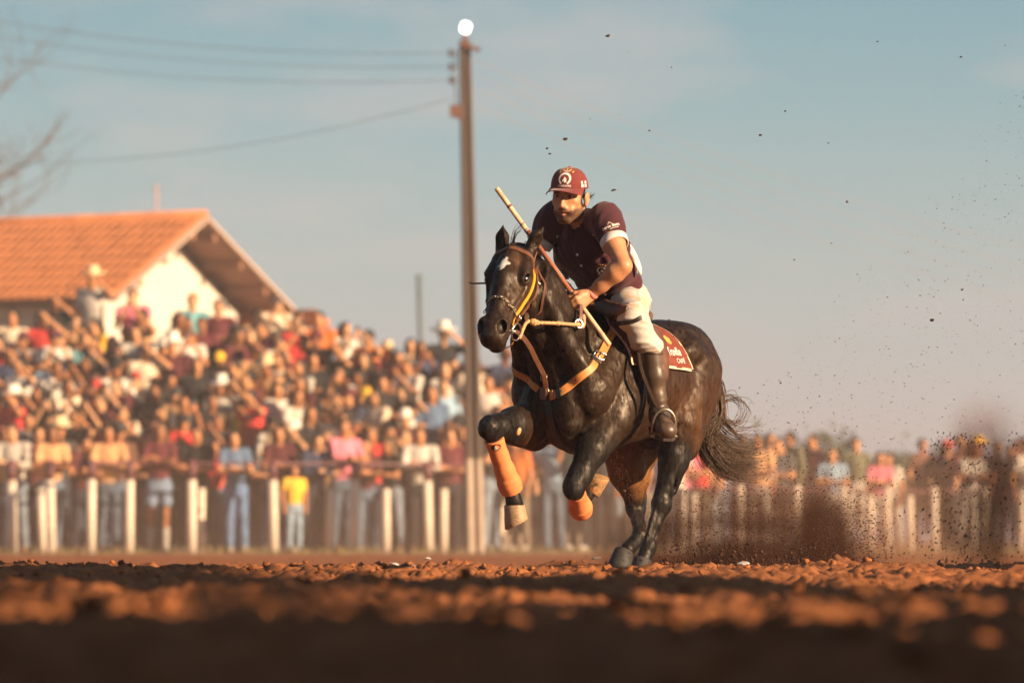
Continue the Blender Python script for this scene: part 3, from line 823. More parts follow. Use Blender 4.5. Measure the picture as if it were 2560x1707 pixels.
def hand_prims(S, W, dh, kl, nb, extended):
    """W wrist, dh towards the knuckles, kl along the knuckles from index to little finger, nb out of the back of the hand"""
    W = np.array(W, float); dh = np.array(Vector(dh).normalized()); kl = np.array(Vector(kl).normalized()); nb = np.array(Vector(nb).normalized())
    def p(a, c, b): return W + dh * a + kl * c + nb * b
    for c in (-0.026, -0.009, 0.009, 0.025):
        S.cone(p(0.012, c * 0.7, 0), p(0.082 - abs(c) * 0.25, c, 0.002), 0.0165, 0.0125, k=0.012)
    S.ell(p(0.035, -0.026, -0.012), (0.024, 0.018, 0.018), k=0.014)
    ln = (0.042, 0.046, 0.043, 0.034)
    for i, c in enumerate((-0.031, -0.0105, 0.0105, 0.030)):
        k0 = p(0.086 - abs(c) * 0.25, c, 0.001); l = ln[i]
        if i == 3 and extended:
            S.chain([k0, k0 + dh * l * 0.35 + kl * l * 0.9 - nb * 0.010, k0 + dh * l * 0.25 + kl * l * 1.65 - nb * 0.022], [0.0100, 0.0088, 0.0072], k=0.006)
            continue
        k1 = k0 + dh * l * 0.62 - nb * l * 0.62 + kl * 0.004
        k2 = k1 - nb * l * 0.55 - dh * l * 0.42
        k3 = k2 - dh * l * 0.5 + nb * l * 0.05
        S.chain([k0, k1, k2, k3], [0.0108, 0.0098, 0.0088, 0.0078], k=0.004)
    t0 = p(0.022, -0.028, -0.012); t1 = p(0.052, -0.046, -0.024); t2 = p(0.072, -0.044, -0.046); t3 = p(0.074, -0.026, -0.060)
    S.chain([t0, t1, t2, t3], [0.0145, 0.0120, 0.0108, 0.0088], k=0.007)

def build_rider_body():
    S = Sculpt((-0.27, -0.46, 0.64), (0.56, 0.52, 1.96), 0.0044)
    # skull and face
    S.ell(fc(-0.088, 0, 0.045), (0.098, 0.076, 0.088), FR, k=0.02)
    S.ell(fc(-0.052, 0, -0.033), (0.060, 0.057, 0.086), FR, k=0.03)
    S.ell(fc(-0.018, 0, -0.108), (0.022, 0.026, 0.020), FR, k=0.02)
    for m in (-1, 1):
        S.cone(fc(-0.080, m * 0.051, -0.075), fc(-0.020, m * 0.018, -0.114), 0.018, 0.017, k=0.022)
        S.ell(fc(-0.032, m * 0.045, -0.026), (0.022, 0.020, 0.020), FR, k=0.022)
        S.cone(fc(-0.010, m * 0.044, 0.017), fc(0.002, m * 0.014, 0.016), 0.010, 0.011, k=0.012)
        S.ell(fc(0.006, m * 0.0325, -0.003), (0.020, 0.0145, 0.0085), FR, k=0.008, op='sub')
        S.chain([fc(-0.004, m * 0.018, 0.004), fc(0.001, m * 0.032, 0.0075), fc(-0.008, m * 0.047, 0.003)], [0.0035, 0.0045, 0.0035], k=0.004)
        S.ell(fc(0.010, m * 0.0125, -0.050), (0.013, 0.008, 0.009), FR, k=0.006)
        S.ell(fc(-0.012, m * 0.032, -0.072), (0.018, 0.020, 0.022), FR, k=0.02)
        # ears
        R_ = FR @ np.array(Euler((radians(0), radians(-12), radians(-18 * m))).to_matrix())
        S.ell(fc(-0.098, m * 0.082, -0.018), (0.020, 0.0075, 0.032), R_, k=0.006)
        S.ell(fc(-0.098, m * 0.093, -0.014), (0.010, 0.008, 0.018), R_, k=0.006, op='sub')
        S.ell(fc(-0.092, m * 0.080, -0.046), (0.011, 0.007, 0.010), R_, k=0.006)
    S.chain([fc(0.002, 0, 0.006), fc(0.013, 0, -0.020), fc(0.025, 0, -0.046)], [0.0085, 0.0095, 0.0115], k=0.010)
    S.ell(fc(0.002, 0, -0.066), (0.016, 0.026, 0.013), FR, k=0.014)
    S.chain([fc(-0.002, -0.022, -0.077), fc(0.010, 0, -0.073), fc(-0.002, 0.022, -0.077)], [0.004, 0.0062, 0.004], k=0.005)
    S.chain([fc(-0.004, -0.019, -0.088), fc(0.008, 0, -0.0915), fc(-0.004, 0.019, -0.088)], [0.004, 0.0068, 0.004], k=0.005)
    S.chain([fc(0.004, -0.021, -0.0815), fc(0.014, 0, -0.0825), fc(0.004, 0.021, -0.0815)], [0.002, 0.0036, 0.002], k=0.003, op='sub')
    # neck, trunk
    S.chain([fc(-0.095, 0, -0.055), tb(0.455, 0, 0.02)], [0.054, 0.062], k=0.03)
    S.loft(PEL, TR, [(-0.09, 0.0, 0.07, 0.10), (0.0, 0, 0.085, 0.130), (0.12, 0, 0.09, 0.135), (0.25, 0, 0.112, 0.165), (0.37, 0, 0.105, 0.17), (0.45, 0, 0.07, 0.11), (0.49, 0, 0.04, 0.06)], k=0.03)
    for m in (-1, 1):
        S.cone(tb(0.44, m * 0.05, 0.01), SHO[m], 0.055, 0.062, k=0.04)
        S.chain([SHO[m], SHO[m] * 0.5 + ELB[m] * 0.5 + (0.008, 0, 0), ELB[m]], [0.060, 0.050, 0.038], k=0.03)
        e, w = ELB[m], WRI[m]
        S.chain([e, e * 0.72 + w * 0.28 + (0.0, 0.004 * m, 0.004), e * 0.3 + w * 0.7, w], [0.038, 0.0445, 0.033, 0.0265], k=0.02, flat=None)
        S.cone(e + (0, 0.006 * m, -0.012), e * 0.6 + w * 0.4, 0.024, 0.026, k=0.02)
        # legs inside the breeches and boots
        S.cone((-0.10, m * 0.08, 1.275), KNEE[m], 0.075, 0.055, k=0.05)
        S.chain([KNEE[m], BTOP[m], ANK[m]], [0.054, 0.042, 0.030], k=0.02)
        S.cone(ANK[m] + (-0.01, 0, -0.03), ANK[m] + (0.07, 0.07 * m, -0.07), 0.026, 0.022, k=0.02)
    hand_prims(S, WRI[1] + np.array((0.004, -0.004, -0.002)), (0.070, -0.030, -0.050), (-0.050, 0.016, -0.058), (0.35, 0.90, 0.15), True)
    hand_prims(S, WRI[-1], (0.07, 0.05, -0.05), (-0.03, -0.02, -0.06), (0.35, -0.9, 0.2), False)
    return S.surf(1)

rider = empty('person', H_LOC, H_RZ, 'rider in a maroon polo shirt and cap leaning forward over the galloping horse', 'person')
rv, rf = build_rider_body()
RB = bvh_of(rv, rf)
me = mesh_np('body', rv, rf)
def skin_colours(v):
    q = (v - EYE) @ FR
    f, m, u = q[:, 0], q[:, 1], q[:, 2]
    c = np.tile(np.array((0.43, 0.20, 0.10)), (len(v), 1))
    def blend(col, w):
        w = np.clip(w, 0, 1)[:, None]; c[:] = c * (1 - w) + np.array(col) * w
    def fb(p, r): return np.exp(-(((f - p[0]) / r[0]) ** 2 + ((np.abs(m) - p[1]) / r[1]) ** 2 + ((u - p[2]) / r[2]) ** 2))
    head = (u > -0.17) & (f > -0.2)
    # stubble: jaw, chin and upper lip
    jaw = np.clip((-0.070 - u + 0.30 * np.clip(np.abs(m) - 0.02, 0, 1) * 1.6) / 0.014, 0, 1) * np.clip((f + 0.098) / 0.02, 0, 1) * np.clip((u + 0.135) / 0.01, 0, 1) * (np.abs(m) < 0.072)
    lip = np.exp(-((np.abs(m) / 0.026) ** 4 + ((u + 0.0645) / 0.0075) ** 2)) * (f > -0.03)
    side = np.clip((f + 0.092) / 0.01, 0, 1) * np.clip((-0.062 - f) / 0.012, 0, 1) * (u < 0.0) * (u > -0.1) * (np.abs(m) > 0.05)
    blend((0.030, 0.018, 0.012), head * np.clip(0.84 * np.maximum(jaw, np.maximum(lip * 1.2, side * 0.9)), 0, 0.93))
    blend((0.30, 0.105, 0.080), head * fb((0.004, 0.0, -0.0825), (0.03, 0.017, 0.0085)) * 1.3)
    blend((0.03, 0.008, 0.008), head * fb((0.004, 0.0, -0.0815), (0.02, 0.014, 0.0028)))
    blend((0.45, 0.18, 0.10), head * fb((0.02, 0.0, -0.045), (0.02, 0.016, 0.014)) * 0.6)
    brow = np.exp(-(((np.abs(m) - 0.032) / 0.019) ** 4 + ((u - 0.0165) / 0.0058) ** 2)) * (f > -0.03)
    blend((0.022, 0.013, 0.009), head * brow * 1.2)
    blend((0.025, 0.015, 0.010), head * fb((0.0, 0.033, 0.0035), (0.02, 0.014, 0.003)) * 0.9)
    hairl = ((f < -0.068) & (u > -0.005) & (np.abs(m) > 0.03) & (np.abs(m) < 0.0775)) | ((f < -0.118) & (u > -0.07))
    blend((0.014, 0.009, 0.007), head * hairl * 1.0)
    return c
vcolor(me, skin_colours(rv))
M_SKIN = mat('skin', (0, 0, 0), rough=0.48, var=0.10, scale=60, vcol='coat', spec=0.4, bump=0.35, bscale=190)
M_SKIN.node_tree.nodes['Principled BSDF'].inputs['Subsurface Weight'].default_value = 0.08
M_SKIN.node_tree.nodes['Principled BSDF'].inputs['Subsurface Radius'].default_value = (0.010, 0.004, 0.002)
rbody = link('body', me, rider, M_SKIN)
M_WHITE = mat('eye_white', (0.42, 0.36, 0.32), rough=0.2, var=0.05)
M_IRIS = mat('iris', (0.012, 0.007, 0.005), rough=0.1, var=0.05)
for m in (-1, 1):
    e = MB().ball(fc(-0.0135, m * 0.0325, -0.003), 0.0128, 14, 10).build('eye', M_WHITE, rider, True)
    gd = Vector(FF) + Vector((0.0, -0.12, 0.0)); gd.normalize()
    MB().ball(Vector(fc(-0.0135, m * 0.0325, -0.003)) + gd * 0.0100, (0.0068, 0.0068, 0.0038), 12, 8, gd.to_track_quat('Z', 'Y').to_matrix()).build('iris', M_IRIS, e, True)
# hair below the cap and the blown tuft behind the ear
HBd = []
for i in range(40):
    a = random.uniform(-1, 1)
    p0 = fc(-0.10 - 0.07 * (1 - abs(a)), 0.079 * a if abs(a) > 0.5 else 0.07 * a, random.uniform(-0.0, 0.03))
    HBd.append(([p0, p0 + FR @ np.array((-0.012, 0.004 * a, -0.016)), p0 + FR @ np.array((-0.02, 0.004 * a, -0.036))], 5, 0.004, 0.0022, 0.004))
p0 = fc(-0.145, 0.062, -0.012)
HBd.append(([p0, p0 + FR @ np.array((-0.02, 0.016, 0.002)), p0 + FR @ np.array((-0.034, 0.028, 0.012))], 14, 0.006, 0.0022, 0.008))
hair('hair', HBd, mat('black_hair', (0.012, 0.008, 0.006), rough=0.5, var=0.3), rider)

# ---- polo shirt
M_SHIRT = mat('maroon_polo', (0.052, 0.0105, 0.0165), rough=0.85, var=0.18, scale=25, sheen=0.15, bump=0.25, bscale=180, spec=0.25)
M_TRIM = mat('white_trim', (0.56, 0.52, 0.48), rough=0.85, var=0.08, bump=0.2, bscale=200, spec=0.25)
SLV = {m: SHO[m] + 0.34 * (ELB[m] - SHO[m]) for m in (1, -1)}
def build_shirt():
    S = Sculpt((-0.26, -0.38, 1.2), (0.40, 0.40, 1.80), 0.0048)
    S.loft(PEL, TR, [(0.035, 0, 0.112, 0.165), (0.07, 0.0, 0.112, 0.164), (0.14, 0, 0.114, 0.166), (0.25, 0, 0.130, 0.188), (0.36, 0, 0.122, 0.190), (0.43, 0, 0.095, 0.14), (0.475, 0.01, 0.062, 0.075)], k=0.035)
    S.ell(tb(0.33, 0.0, -0.07), (0.09, 0.14, 0.06), TR, k=0.04)
    for m in (-1, 1):
        S.cone(tb(0.45, m * 0.05, 0.01), SHO[m], 0.066, 0.076, k=0.045)
        S.chain([SHO[m], SHO[m] * 0.45 + SLV[m] * 0.55 + (0.004, 0.004 * m, 0), SLV[m]], [0.073, 0.073, 0.067], k=0.03)
        d = SLV[m] - SHO[m]
    def folds(x, y, z):
        q = (np.stack([x, y, z], 1) - PEL) @ TR
        a, c, b = q[:, 0], q[:, 1], q[:, 2]
        w = np.exp(-((a - 0.09) / 0.085) ** 2)
        o = 0.0075 * np.sin(85 * (a + 0.42 * c * np.sign(c) - 0.10 * np.sin(9 * c)) + 5 * np.sin(7 * c + 2)) * w
        w2 = np.exp(-((a - 0.40) / 0.09) ** 2 - ((np.abs(c) - 0.14) / 0.05) ** 2)
        o += 0.0060 * np.sin(120 * (c + 0.55 * a) + 3 * np.sin(14 * b)) * w2
        w3 = np.exp(-((a - 0.30) / 0.12) ** 2 - ((np.abs(c) - 0.17) / 0.05) ** 2)
        o += 0.0055 * np.sin(75 * (a - 0.8 * np.abs(c)) + 2 * np.sin(20 * c)) * w3
        o += 0.0016 * np.sin(45 * a + 8 * np.sin(18 * c) + 11 * b)
        return o
    S.warp(folds)
    # open hem: the shell is closed below by the breeches
    return S.surf(2)
sv, sf = build_shirt()
SB = bvh_of(sv, sf)
shirt = link('shirt', mesh_np('shirt', sv, sf), rider, M_SHIRT)
# sleeve cuffs
def band(c, ax, r0, r1, h, t, n=28, squash=1.0):
    c = Vector(c); ax = Vector(ax).normalized(); x = ax.orthogonal().normalized(); y = ax.cross(x)
    v = []; f = []
    for i in range(n):
        a = 2 * pi * i / n; d = x * cos(a) + y * sin(a) * squash
        for (rr, hh) in ((r0, 0), (r0 + t, 0.002), (r1 + t, h - 0.002), (r1, h)):
            v.append(c + d * rr + ax * hh)
    for i in range(n):
        j = (i + 1) % n
        for k in range(4): f.append((i * 4 + k, j * 4 + k, j * 4 + (k + 1) % 4, i * 4 + (k + 1) % 4))
    return MB().add(v, f)
for m in (-1, 1):
    d = Vector(ELB[m] - SHO[m]).normalized()
    band(Vector(SLV[m]) + d * 0.032, d, 0.0625, 0.0600, 0.040, 0.005).build('sleeve_cuff', M_TRIM, rider, True)
# collar: a folded band round the neck, open at the throat
def collar_mb():
    m = MB(); c = Vector(tb(0.485, 0, 0.012)); ax = Vector(TR[:, 0]).lerp(Vector((0, 0, 1)), 0.25).normalized()
    fwd = Vector((0.78, 0.12, -0.3)); fwd = (fwd - ax * fwd.dot(ax)).normalized(); lf = ax.cross(fwd)
    n = 26; prof = [(0.071, -0.012), (0.066, 0.026), (0.072, 0.028), (0.098, -0.028), (0.093, -0.031)]
    v = []; f = []
    for i in range(n):
        a = radians(22) + (2 * pi - radians(44)) * i / (n - 1)
        d = fwd * cos(a) + lf * sin(a)
        ends = 0.030 * max(0, cos(a)) ** 2
        for j, (r_, h_) in enumerate(prof):
            v.append(c + d * (r_ + (0.014 * max(0, cos(a)) if j >= 3 else 0)) + ax * (h_ - (ends * 1.2 if j >= 3 else ends * 0.55)))
    for i in range(n - 1):
        for j in range(len(prof)):
            k = (j + 1) % len(prof)
            f.append((i * 5 + j, (i + 1) * 5 + j, (i + 1) * 5 + k, i * 5 + k))
    f.append((0, 1, 2, 3, 4)); f.append(tuple((n - 1) * 5 + j for j in (4, 3, 2, 1, 0)))
    return m.add(v, f)
collar_mb().build('collar', M_SHIRT, rider, True)
# placket, buttons, piping and side panels
def on(bvh, p, off=0.0):
    l, n, _i, _d = bvh.find_nearest(Vector(p)); return l + n * off
fr = [tb(0.46, 0.012, -0.10), tb(0.40, 0.012, -0.14), tb(0.33, 0.012, -0.16), tb(0.27, 0.012, -0.16)]
strap(fr, 0.032, 0.0035, SB, 0.0, 6).build('placket', M_SHIRT, rider, True)
M_BUT = mat('button', (0.75, 0.70, 0.66), rough=0.3, var=0.05)
for t in (0.40, 0.335):
    l, n, _i, _d = SB.find_nearest(Vector(tb(t, 0.012, -0.15)))
    MB().ball(l + n * 0.0045, (0.0068, 0.0068, 0.003), 12, 6, n.to_track_quat('Z', 'Y').to_matrix()).build('button', M_BUT, rider, True)
strap([tb(0.47, 0.11, -0.02), tb(0.43, 0.13, -0.06), tb(0.40, 0.155, -0.09)], 0.009, 0.003, SB, 0.0, 6).build('piping', M_TRIM, rider, True)
strap([tb(0.46, -0.11, -0.03), tb(0.42, -0.16, -0.05), tb(0.37, -0.20, -0.06)], 0.008, 0.003, SB, 0.0, 6).build('piping', M_TRIM, rider, True)
def panel(pts, w, material, name='side_panel'):
    m = MB(); v = []; f = []; P = spline(pts, 8); L = len(P)
    for i, p in enumerate(P):
        t = i / (L - 1); ww = w * (0.35 + 0.65 * sin(pi * min(1, t * 0.85 + 0.1)))
        s_ = Vector((-0.55, 0.25, 0.1)).normalized() * ww; wv = Vector((0.25, 0.45, 0)) * 0.014 * sin(t * 9)
        for a, b in ((-0.5, 0), (0, 0.010 * sin(t * 14)), (0.5, -0.006)):
            v.append(p + s_ * a + wv + Vector((0.5, 0.8, 0)) * b); 
        for a, b in ((0.5, -0.010), (0, -0.004 + 0.010 * sin(t * 14)), (-0.5, -0.004)):
            v.append(p + s_ * a + wv + Vector((0.5, 0.8, 0)) * b)
    for i in range(L - 1):
        for k in range(6): f.append((i * 6 + k, i * 6 + (k + 1) % 6, (i + 1) * 6 + (k + 1) % 6, (i + 1) * 6 + k))
    f.append((5, 4, 3, 2, 1, 0)); f.append(tuple((L - 1) * 6 + k for k in range(6)))
    m.add(v, f).build(name, material, rider, True)
panel([(0.125, 0.185, 1.59), (0.07, 0.19, 1.55), (0.03, 0.2, 1.51), (0.0, 0.2, 1.465), (-0.025, 0.2, 1.415)], 0.04, M_TRIM)
panel([(0.135, -0.185, 1.56), (0.09, -0.20, 1.50), (0.05, -0.195, 1.45), (0.03, -0.185, 1.40)], 0.05, M_TRIM)

# ---- breeches
M_PANT = mat('soiled_white_cotton', (0.42, 0.385, 0.35), rough=0.9, var=0.10, scale=14, bump=0.3, bscale=120, spec=0.2, dirt=((0.50, 0.25, 0.09), 7.5, 0.53, 0.75))
def build_pants():
    S = Sculpt((-0.28, -0.42, 0.92), (0.30, 0.42, 1.48), 0.005)
    S.loft(PEL, TR, [(-0.10, 0.0, 0.095, 0.12), (-0.04, 0, 0.108, 0.148), (0.03, 0, 0.106, 0.152), (0.075, 0, 0.102, 0.150), (0.10, 0, 0.098, 0.145)], k=0.03)
    for m in (-1, 1):
        S.chain([(-0.12, m * 0.075, 1.285), (0.03, m * 0.17, 1.255), KNEE[m]], [0.096, 0.082, 0.066], k=0.04)
        S.chain([KNEE[m], KNEE[m] * 0.45 + BTOP[m] * 0.55 + (0.006, 0, 0), BTOP[m] + (0.0, 0, 0.035)], [0.066, 0.058, 0.052], k=0.03)
    def folds(x, y, z):
        t = np.abs(y)
        def crease(ph, p=3.0): return (1 - np.abs(np.sin(ph))) ** p            # narrow sharp ridges, flat between
        wob = 1.3 * np.sin(17 * x + 6) + 1.1 * np.sin(23 * z + 9 * t)
        hipw = np.exp(-((z - 1.30) / 0.06) ** 2) * np.clip((t - 0.03) / 0.06, 0, 1)
        o = -0.0085 * crease(34 * (x * 0.7 + 1.0 * (z - 1.2) - 0.45 * t) + wob) * hipw
        o -= 0.0075 * crease(26 * (z + 0.75 * x - 0.2 * t) + 1.5 * wob) * np.exp(-((z - 1.215) / 0.05) ** 2)
        o -= 0.0080 * crease(30 * (x - 0.55 * z + 0.5 * t) + wob, 2.2) * np.exp(-((z - 1.06) / 0.065) ** 2)
        o += 0.0035 * np.sin(34 * (x + z) + 3 * np.sin(11 * t)) * np.exp(-((z - 1.15) / 0.1) ** 2)
        o += 0.0012 * np.sin(60 * x + 8 * np.sin(30 * z) + 14 * y)
        return o
    S.warp(folds)
    S.cut((0, 0, 0.965), (0, 0, -1))
    return S.surf(2)
pv, pf = build_pants()
PB = bvh_of(pv, pf)
link('breeches', mesh_np('breeches', pv, pf), rider, M_PANT)

# ---- boots
M_BOOT = mat('worn_brown_leather', (0.060, 0.036, 0.022), rough=0.42, var=0.4, scale=18, bump=0.25, bscale=70, spec=0.5, dirt=((0.16, 0.10, 0.055), 9, 0.55, 0.7))
M_SOLEB = mat('boot_sole', (0.035, 0.022, 0.015), rough=0.8, var=0.3)
for m in (1, -1):
    a, b = BTOP[m], ANK[m]
    TOE = b + np.array((0.090, 0.100 * m, -0.092))
    S = Sculpt(np.minimum(np.minimum(a, b), TOE) - 0.12, np.maximum(np.maximum(a, b), TOE) + 0.10, 0.0045)
    top = a + (a - b) * 0.06
    S.chain([top, a * 0.62 + b * 0.38, a * 0.25 + b * 0.75, b], [0.054, 0.051, 0.043, 0.040], k=0.02)
    S.cone(b + (-0.008, 0, -0.010), b + (-0.020, -0.010 * m, -0.062), 0.044, 0.038, k=0.03)
    S.cone(b + (0.01, 0.01 * m, -0.03), TOE + (0.0, 0.0, 0.010), 0.046, 0.042, k=0.03)
    S.ell(TOE + (0.008, 0.008 * m, 0.0), (0.050, 0.050, 0.040), k=0.02)
    S.warp(lambda x, y, z: 0.0022 * np.sin(150 * (z + 0.3 * x)) * np.exp(-((z - b[2] - 0.01) / 0.05) ** 2))
    ax = np.array(Vector(a - b).normalized())
    S.cut(top, ax + np.array((-0.1, 0.25 * m, 0)))
    S.cut(b + (0, 0, -0.096), (-0.25, -0.25 * m, -1))
    v, f = S.surf(1)
    bt = link('boot', mesh_np('boot', v, f), rider, M_BOOT)
    band(Vector(top) - Vector(ax) * 0.012, Vector(ax + np.array((-0.1, 0.25 * m, 0))), 0.050, 0.052, 0.014, 0.005, 28).build('boot_rim', M_BOOT, bt, True)
    so = MB(); fw = Vector((0.66, 0.73 * m, -0.26)).normalized(); sd_ = fw.cross(Vector((0, 0, 1))).normalized(); up_ = sd_.cross(fw)
    prof = [(-0.075, 0.026), (-0.07, 0.034), (-0.03, 0.034), (0.0, 0.030), (0.06, 0.046), (0.11, 0.050), (0.15, 0.044), (0.178, 0.022)]
    base = Vector(b) + Vector((0.0, 0.0, -0.083))
    vv = []; ff = []
    for s_, w_ in prof:
        for sg in (-1, 1):
            for hh in (0, -0.014): vv.append(base + fw * s_ + sd_ * w_ * sg + up_ * hh)
    for i in range(len(prof) - 1):
        o = i * 4
        ff += [(o, o + 4, o + 6, o + 2), (o + 1, o + 3, o + 7, o + 5), (o, o + 1, o + 5, o + 4), (o + 2, o + 6, o + 7, o + 3)]
    ff += [(0, 2, 3, 1), (28, 29, 31, 30)]
    so.add(vv, ff); so.box(base + fw * -0.045 - up_ * 0.026, (0.06, 0.056, 0.026), Matrix((fw, sd_, up_)).transposed())
    so.build('boot_sole', M_SOLEB, bt)
    # spur strap across the instep
    strap([b + np.array((0.035, -0.048 * m, -0.055)), b + np.array((0.055, 0.02 * m, -0.010)), b + np.array((0.02, 0.052 * m, -0.05))], 0.016, 0.003, bvh_of(v, f), 0.0, 6).build('spur_strap', mat('tan_strap', (0.33, 0.14, 0.06), rough=0.5), bt, True)

# ---- cap
M_CAP = mat('red_cap', (0.135, 0.022, 0.021), rough=0.85, var=0.12, scale=60, sheen=0.15, bump=0.2, bscale=260, spec=0.25)
capz = 0.030
def cap_pt(th, ph):                                        # th round the head, ph from the rim (0) to the button (pi/2)
    rx, ry, rz = 0.107, 0.0875, 0.100
    front = max(0, cos(th))
    e = 0.62 if front > 0 else 0.75
    cp = max(cos(ph), 0.0) ** e; sp = sin(ph)
    return fc(-0.088 + rx * cp * cos(th) + 0.004 * front, ry * cp * sin(th), capz + rz * sp - 0.012 * cos(th) * (1 - sp) * 0 - (0.02 if False else 0))
N1, N2 = 48, 14
v = []; f = []
for j in range(N2):
    for i in range(N1): v.append(cap_pt(2 * pi * i / N1, (pi / 2) * (j / N2) ** 1.0))
v.append(cap_pt(0, pi / 2))
for j in range(N2 - 1):
    for i in range(N1): f.append((j * N1 + i, j * N1 + (i + 1) % N1, (j + 1) * N1 + (i + 1) % N1, (j + 1) * N1 + i))
for i in range(N1): f.append(((N2 - 1) * N1 + i, (N2 - 1) * N1 + (i + 1) % N1, len(v) - 1))
CB = bvh_of(v, f)
# inner lining, so that the crown has thickness
n0 = len(v); cen = Vector(fc(-0.088, 0, capz))
v2 = [tuple(cen + (Vector(p) - cen) * 0.965) for p in v[:N1]]
f += [(i, N1 * 0 + n0 + i, n0 + (i + 1) % N1, (i + 1) % N1) for i in range(N1)]
mbc = MB().add(v + [Vector(p) for p in v2], f)
cap = mbc.build('cap', M_CAP, rider, True)
# peak
bv = []; bf = []; nb, nr = 26, 8
for top in (1, 0):
    for j in range(nr):
        for i in range(nb):
            a = -radians(72) + radians(144) * i / (nb - 1); t = j / (nr - 1)
            ext = 0.070 * cos(a * 0.92) ** 0.7
            fx = -0.084 + 0.110 * cos(a) + ext * t; my = 0.0895 * sin(a) * (1 + 0.06 * t)
            zz = capz + 0.006 - 0.006 * t - 0.026 * (sin(a) ** 2) * t ** 0.8 - (0.004 if not top else 0)
            bv.append(fc(fx, my, zz))
q = nb * nr
for j in range(nr - 1):
    for i in range(nb - 1):
        k = j * nb + i
        bf.append((k, k + nb, k + nb + 1, k + 1)); bf.append((q + k, q + k + 1, q + k + nb + 1, q + k + nb))
for i in range(nb - 1): bf.append(((nr - 1) * nb + i, q + (nr - 1) * nb + i, q + (nr - 1) * nb + i + 1, (nr - 1) * nb + i + 1))
for j in range(nr - 1):
    bf.append((j * nb, q + j * nb, q + (j + 1) * nb, (j + 1) * nb)); bf.append((j * nb + nb - 1, (j + 1) * nb + nb - 1, q + (j + 1) * nb + nb - 1, q + j * nb + nb - 1))
MB().add(bv, bf).build('peak', M_CAP, cap, True)
MB().ball(fc(-0.086, 0, capz + 0.101), (0.009, 0.009, 0.005), 10, 6).build('cap_button', M_CAP, cap, True)
# wristband
d = Vector(WRI[1] - ELB[1]).normalized()
band(Vector(WRI[1]) - d * 0.012, d, 0.0275, 0.0268, 0.022, 0.004, 20).build('wristband', mat('pink_band', (0.62, 0.16, 0.14), rough=0.7), rider, True)
# belt
rng_b = [tb(0.085, 0.17 * sin(a), -0.115 * cos(a)) for a in np.linspace(-2.6, 2.6, 14)]

# ---- lettering and emblems sewn on cap and shirt
M_THREAD = mat('white_thread', (0.58, 0.53, 0.49), rough=0.8, var=0.08)
M_GOLD = mat('gold_thread', (0.68, 0.36, 0.05), rough=0.7, var=0.1)
def ring2d(r0, r1, a0, a1, n=24):
    v = []; f = []
    for i in range(n + 1):
        a = a0 + (a1 - a0) * i / n
        v += [Vector((r0 * cos(a), r0 * sin(a), 0)), Vector((r1 * cos(a), r1 * sin(a), 0))]
    for i in range(n): f.append((2 * i, 2 * i + 1, 2 * i + 3, 2 * i + 2))
    return v, f
def star2d(r, c):
    v = [Vector((c[0] + (r if i % 2 == 0 else r * 0.42) * sin(i * pi / 5), c[1] + (r if i % 2 == 0 else r * 0.42) * cos(i * pi / 5), 0)) for i in range(10)]
    return v, [tuple(range(9, -1, -1))]
HORSE2D = [(-0.55, -0.62), (-0.62, -0.35), (-0.30, 0.05), (-0.12, 0.52), (-0.02, 0.86), (0.10, 0.62), (0.36, 0.48), (0.58, 0.15), (0.66, -0.30), (0.60, -0.75), (0.20, -0.90), (-0.10, -0.80), (-0.02, -0.45), (-0.15, -0.30), (-0.35, -0.48)]
def emblem(at, right, up, bvh, s, parent, white, gold, words, arc_words=None, back=None):
    w = MB(); g = MB()
    decal(w, *ring2d(0.80 * s, 1.12 * s, radians(-58), radians(238)), at, right, up, bvh, 0.0022)
    decal(w, [Vector((x * 0.62 * s, y * 0.62 * s - 0.08 * s, 0)) for x, y in HORSE2D], [tuple(range(len(HORSE2D) - 1, -1, -1))], at, right, up, bvh, 0.0028)
    tv, tf = text_mesh(words, 0.50 * s, 0.012 * s, 0.15)
    decal(w, [p + Vector((0, -1.22 * s, 0)) for p in tv], tf, at, right, up, bvh, 0.0022)
    if arc_words:
        tv, tf = text_mesh(arc_words, 0.32 * s, 0.01 * s)
        decal(w, [p + Vector((0.1 * s, 1.34 * s, 0)) for p in tv], tf, at, right, up, bvh, 0.0022)
    for k in range(5):
        a = radians(90 + 42 - 21 * k)
        decal(g, *star2d(0.20 * s, (1.66 * s * cos(a), 1.66 * s * sin(a))), at, right, up, bvh, 0.0022)
    w.build('emblem', white, parent); g.build('emblem_stars', gold, parent)
emblem(fc(0.02, 0.010, capz + 0.050), -FR[:, 1] * -1, FR[:, 2], CB, 0.0265, cap, M_THREAD, M_GOLD, 'CLARAVAL', 'HIPICO')
pt = MB(); pr = FR @ np.array((-0.75, 0.66, 0))
for k, (t, s_) in enumerate((('SERVO', 0.017), ('BEM', 0.017))):
    pass
for hh in (0.008, -0.008):
    vv = [Vector((x, y + hh, 0)) for x, y in ((-0.020, -0.0062), (0.020, -0.0062), (0.020, 0.0062), (-0.020, 0.0062))]
    decal(pt, vv, [(0, 1, 2, 3)], fc(-0.055, 0.085, capz + 0.024), pr, FR[:, 2], CB, 0.0022)
pt.build('cap_side_badge', M_THREAD, cap)
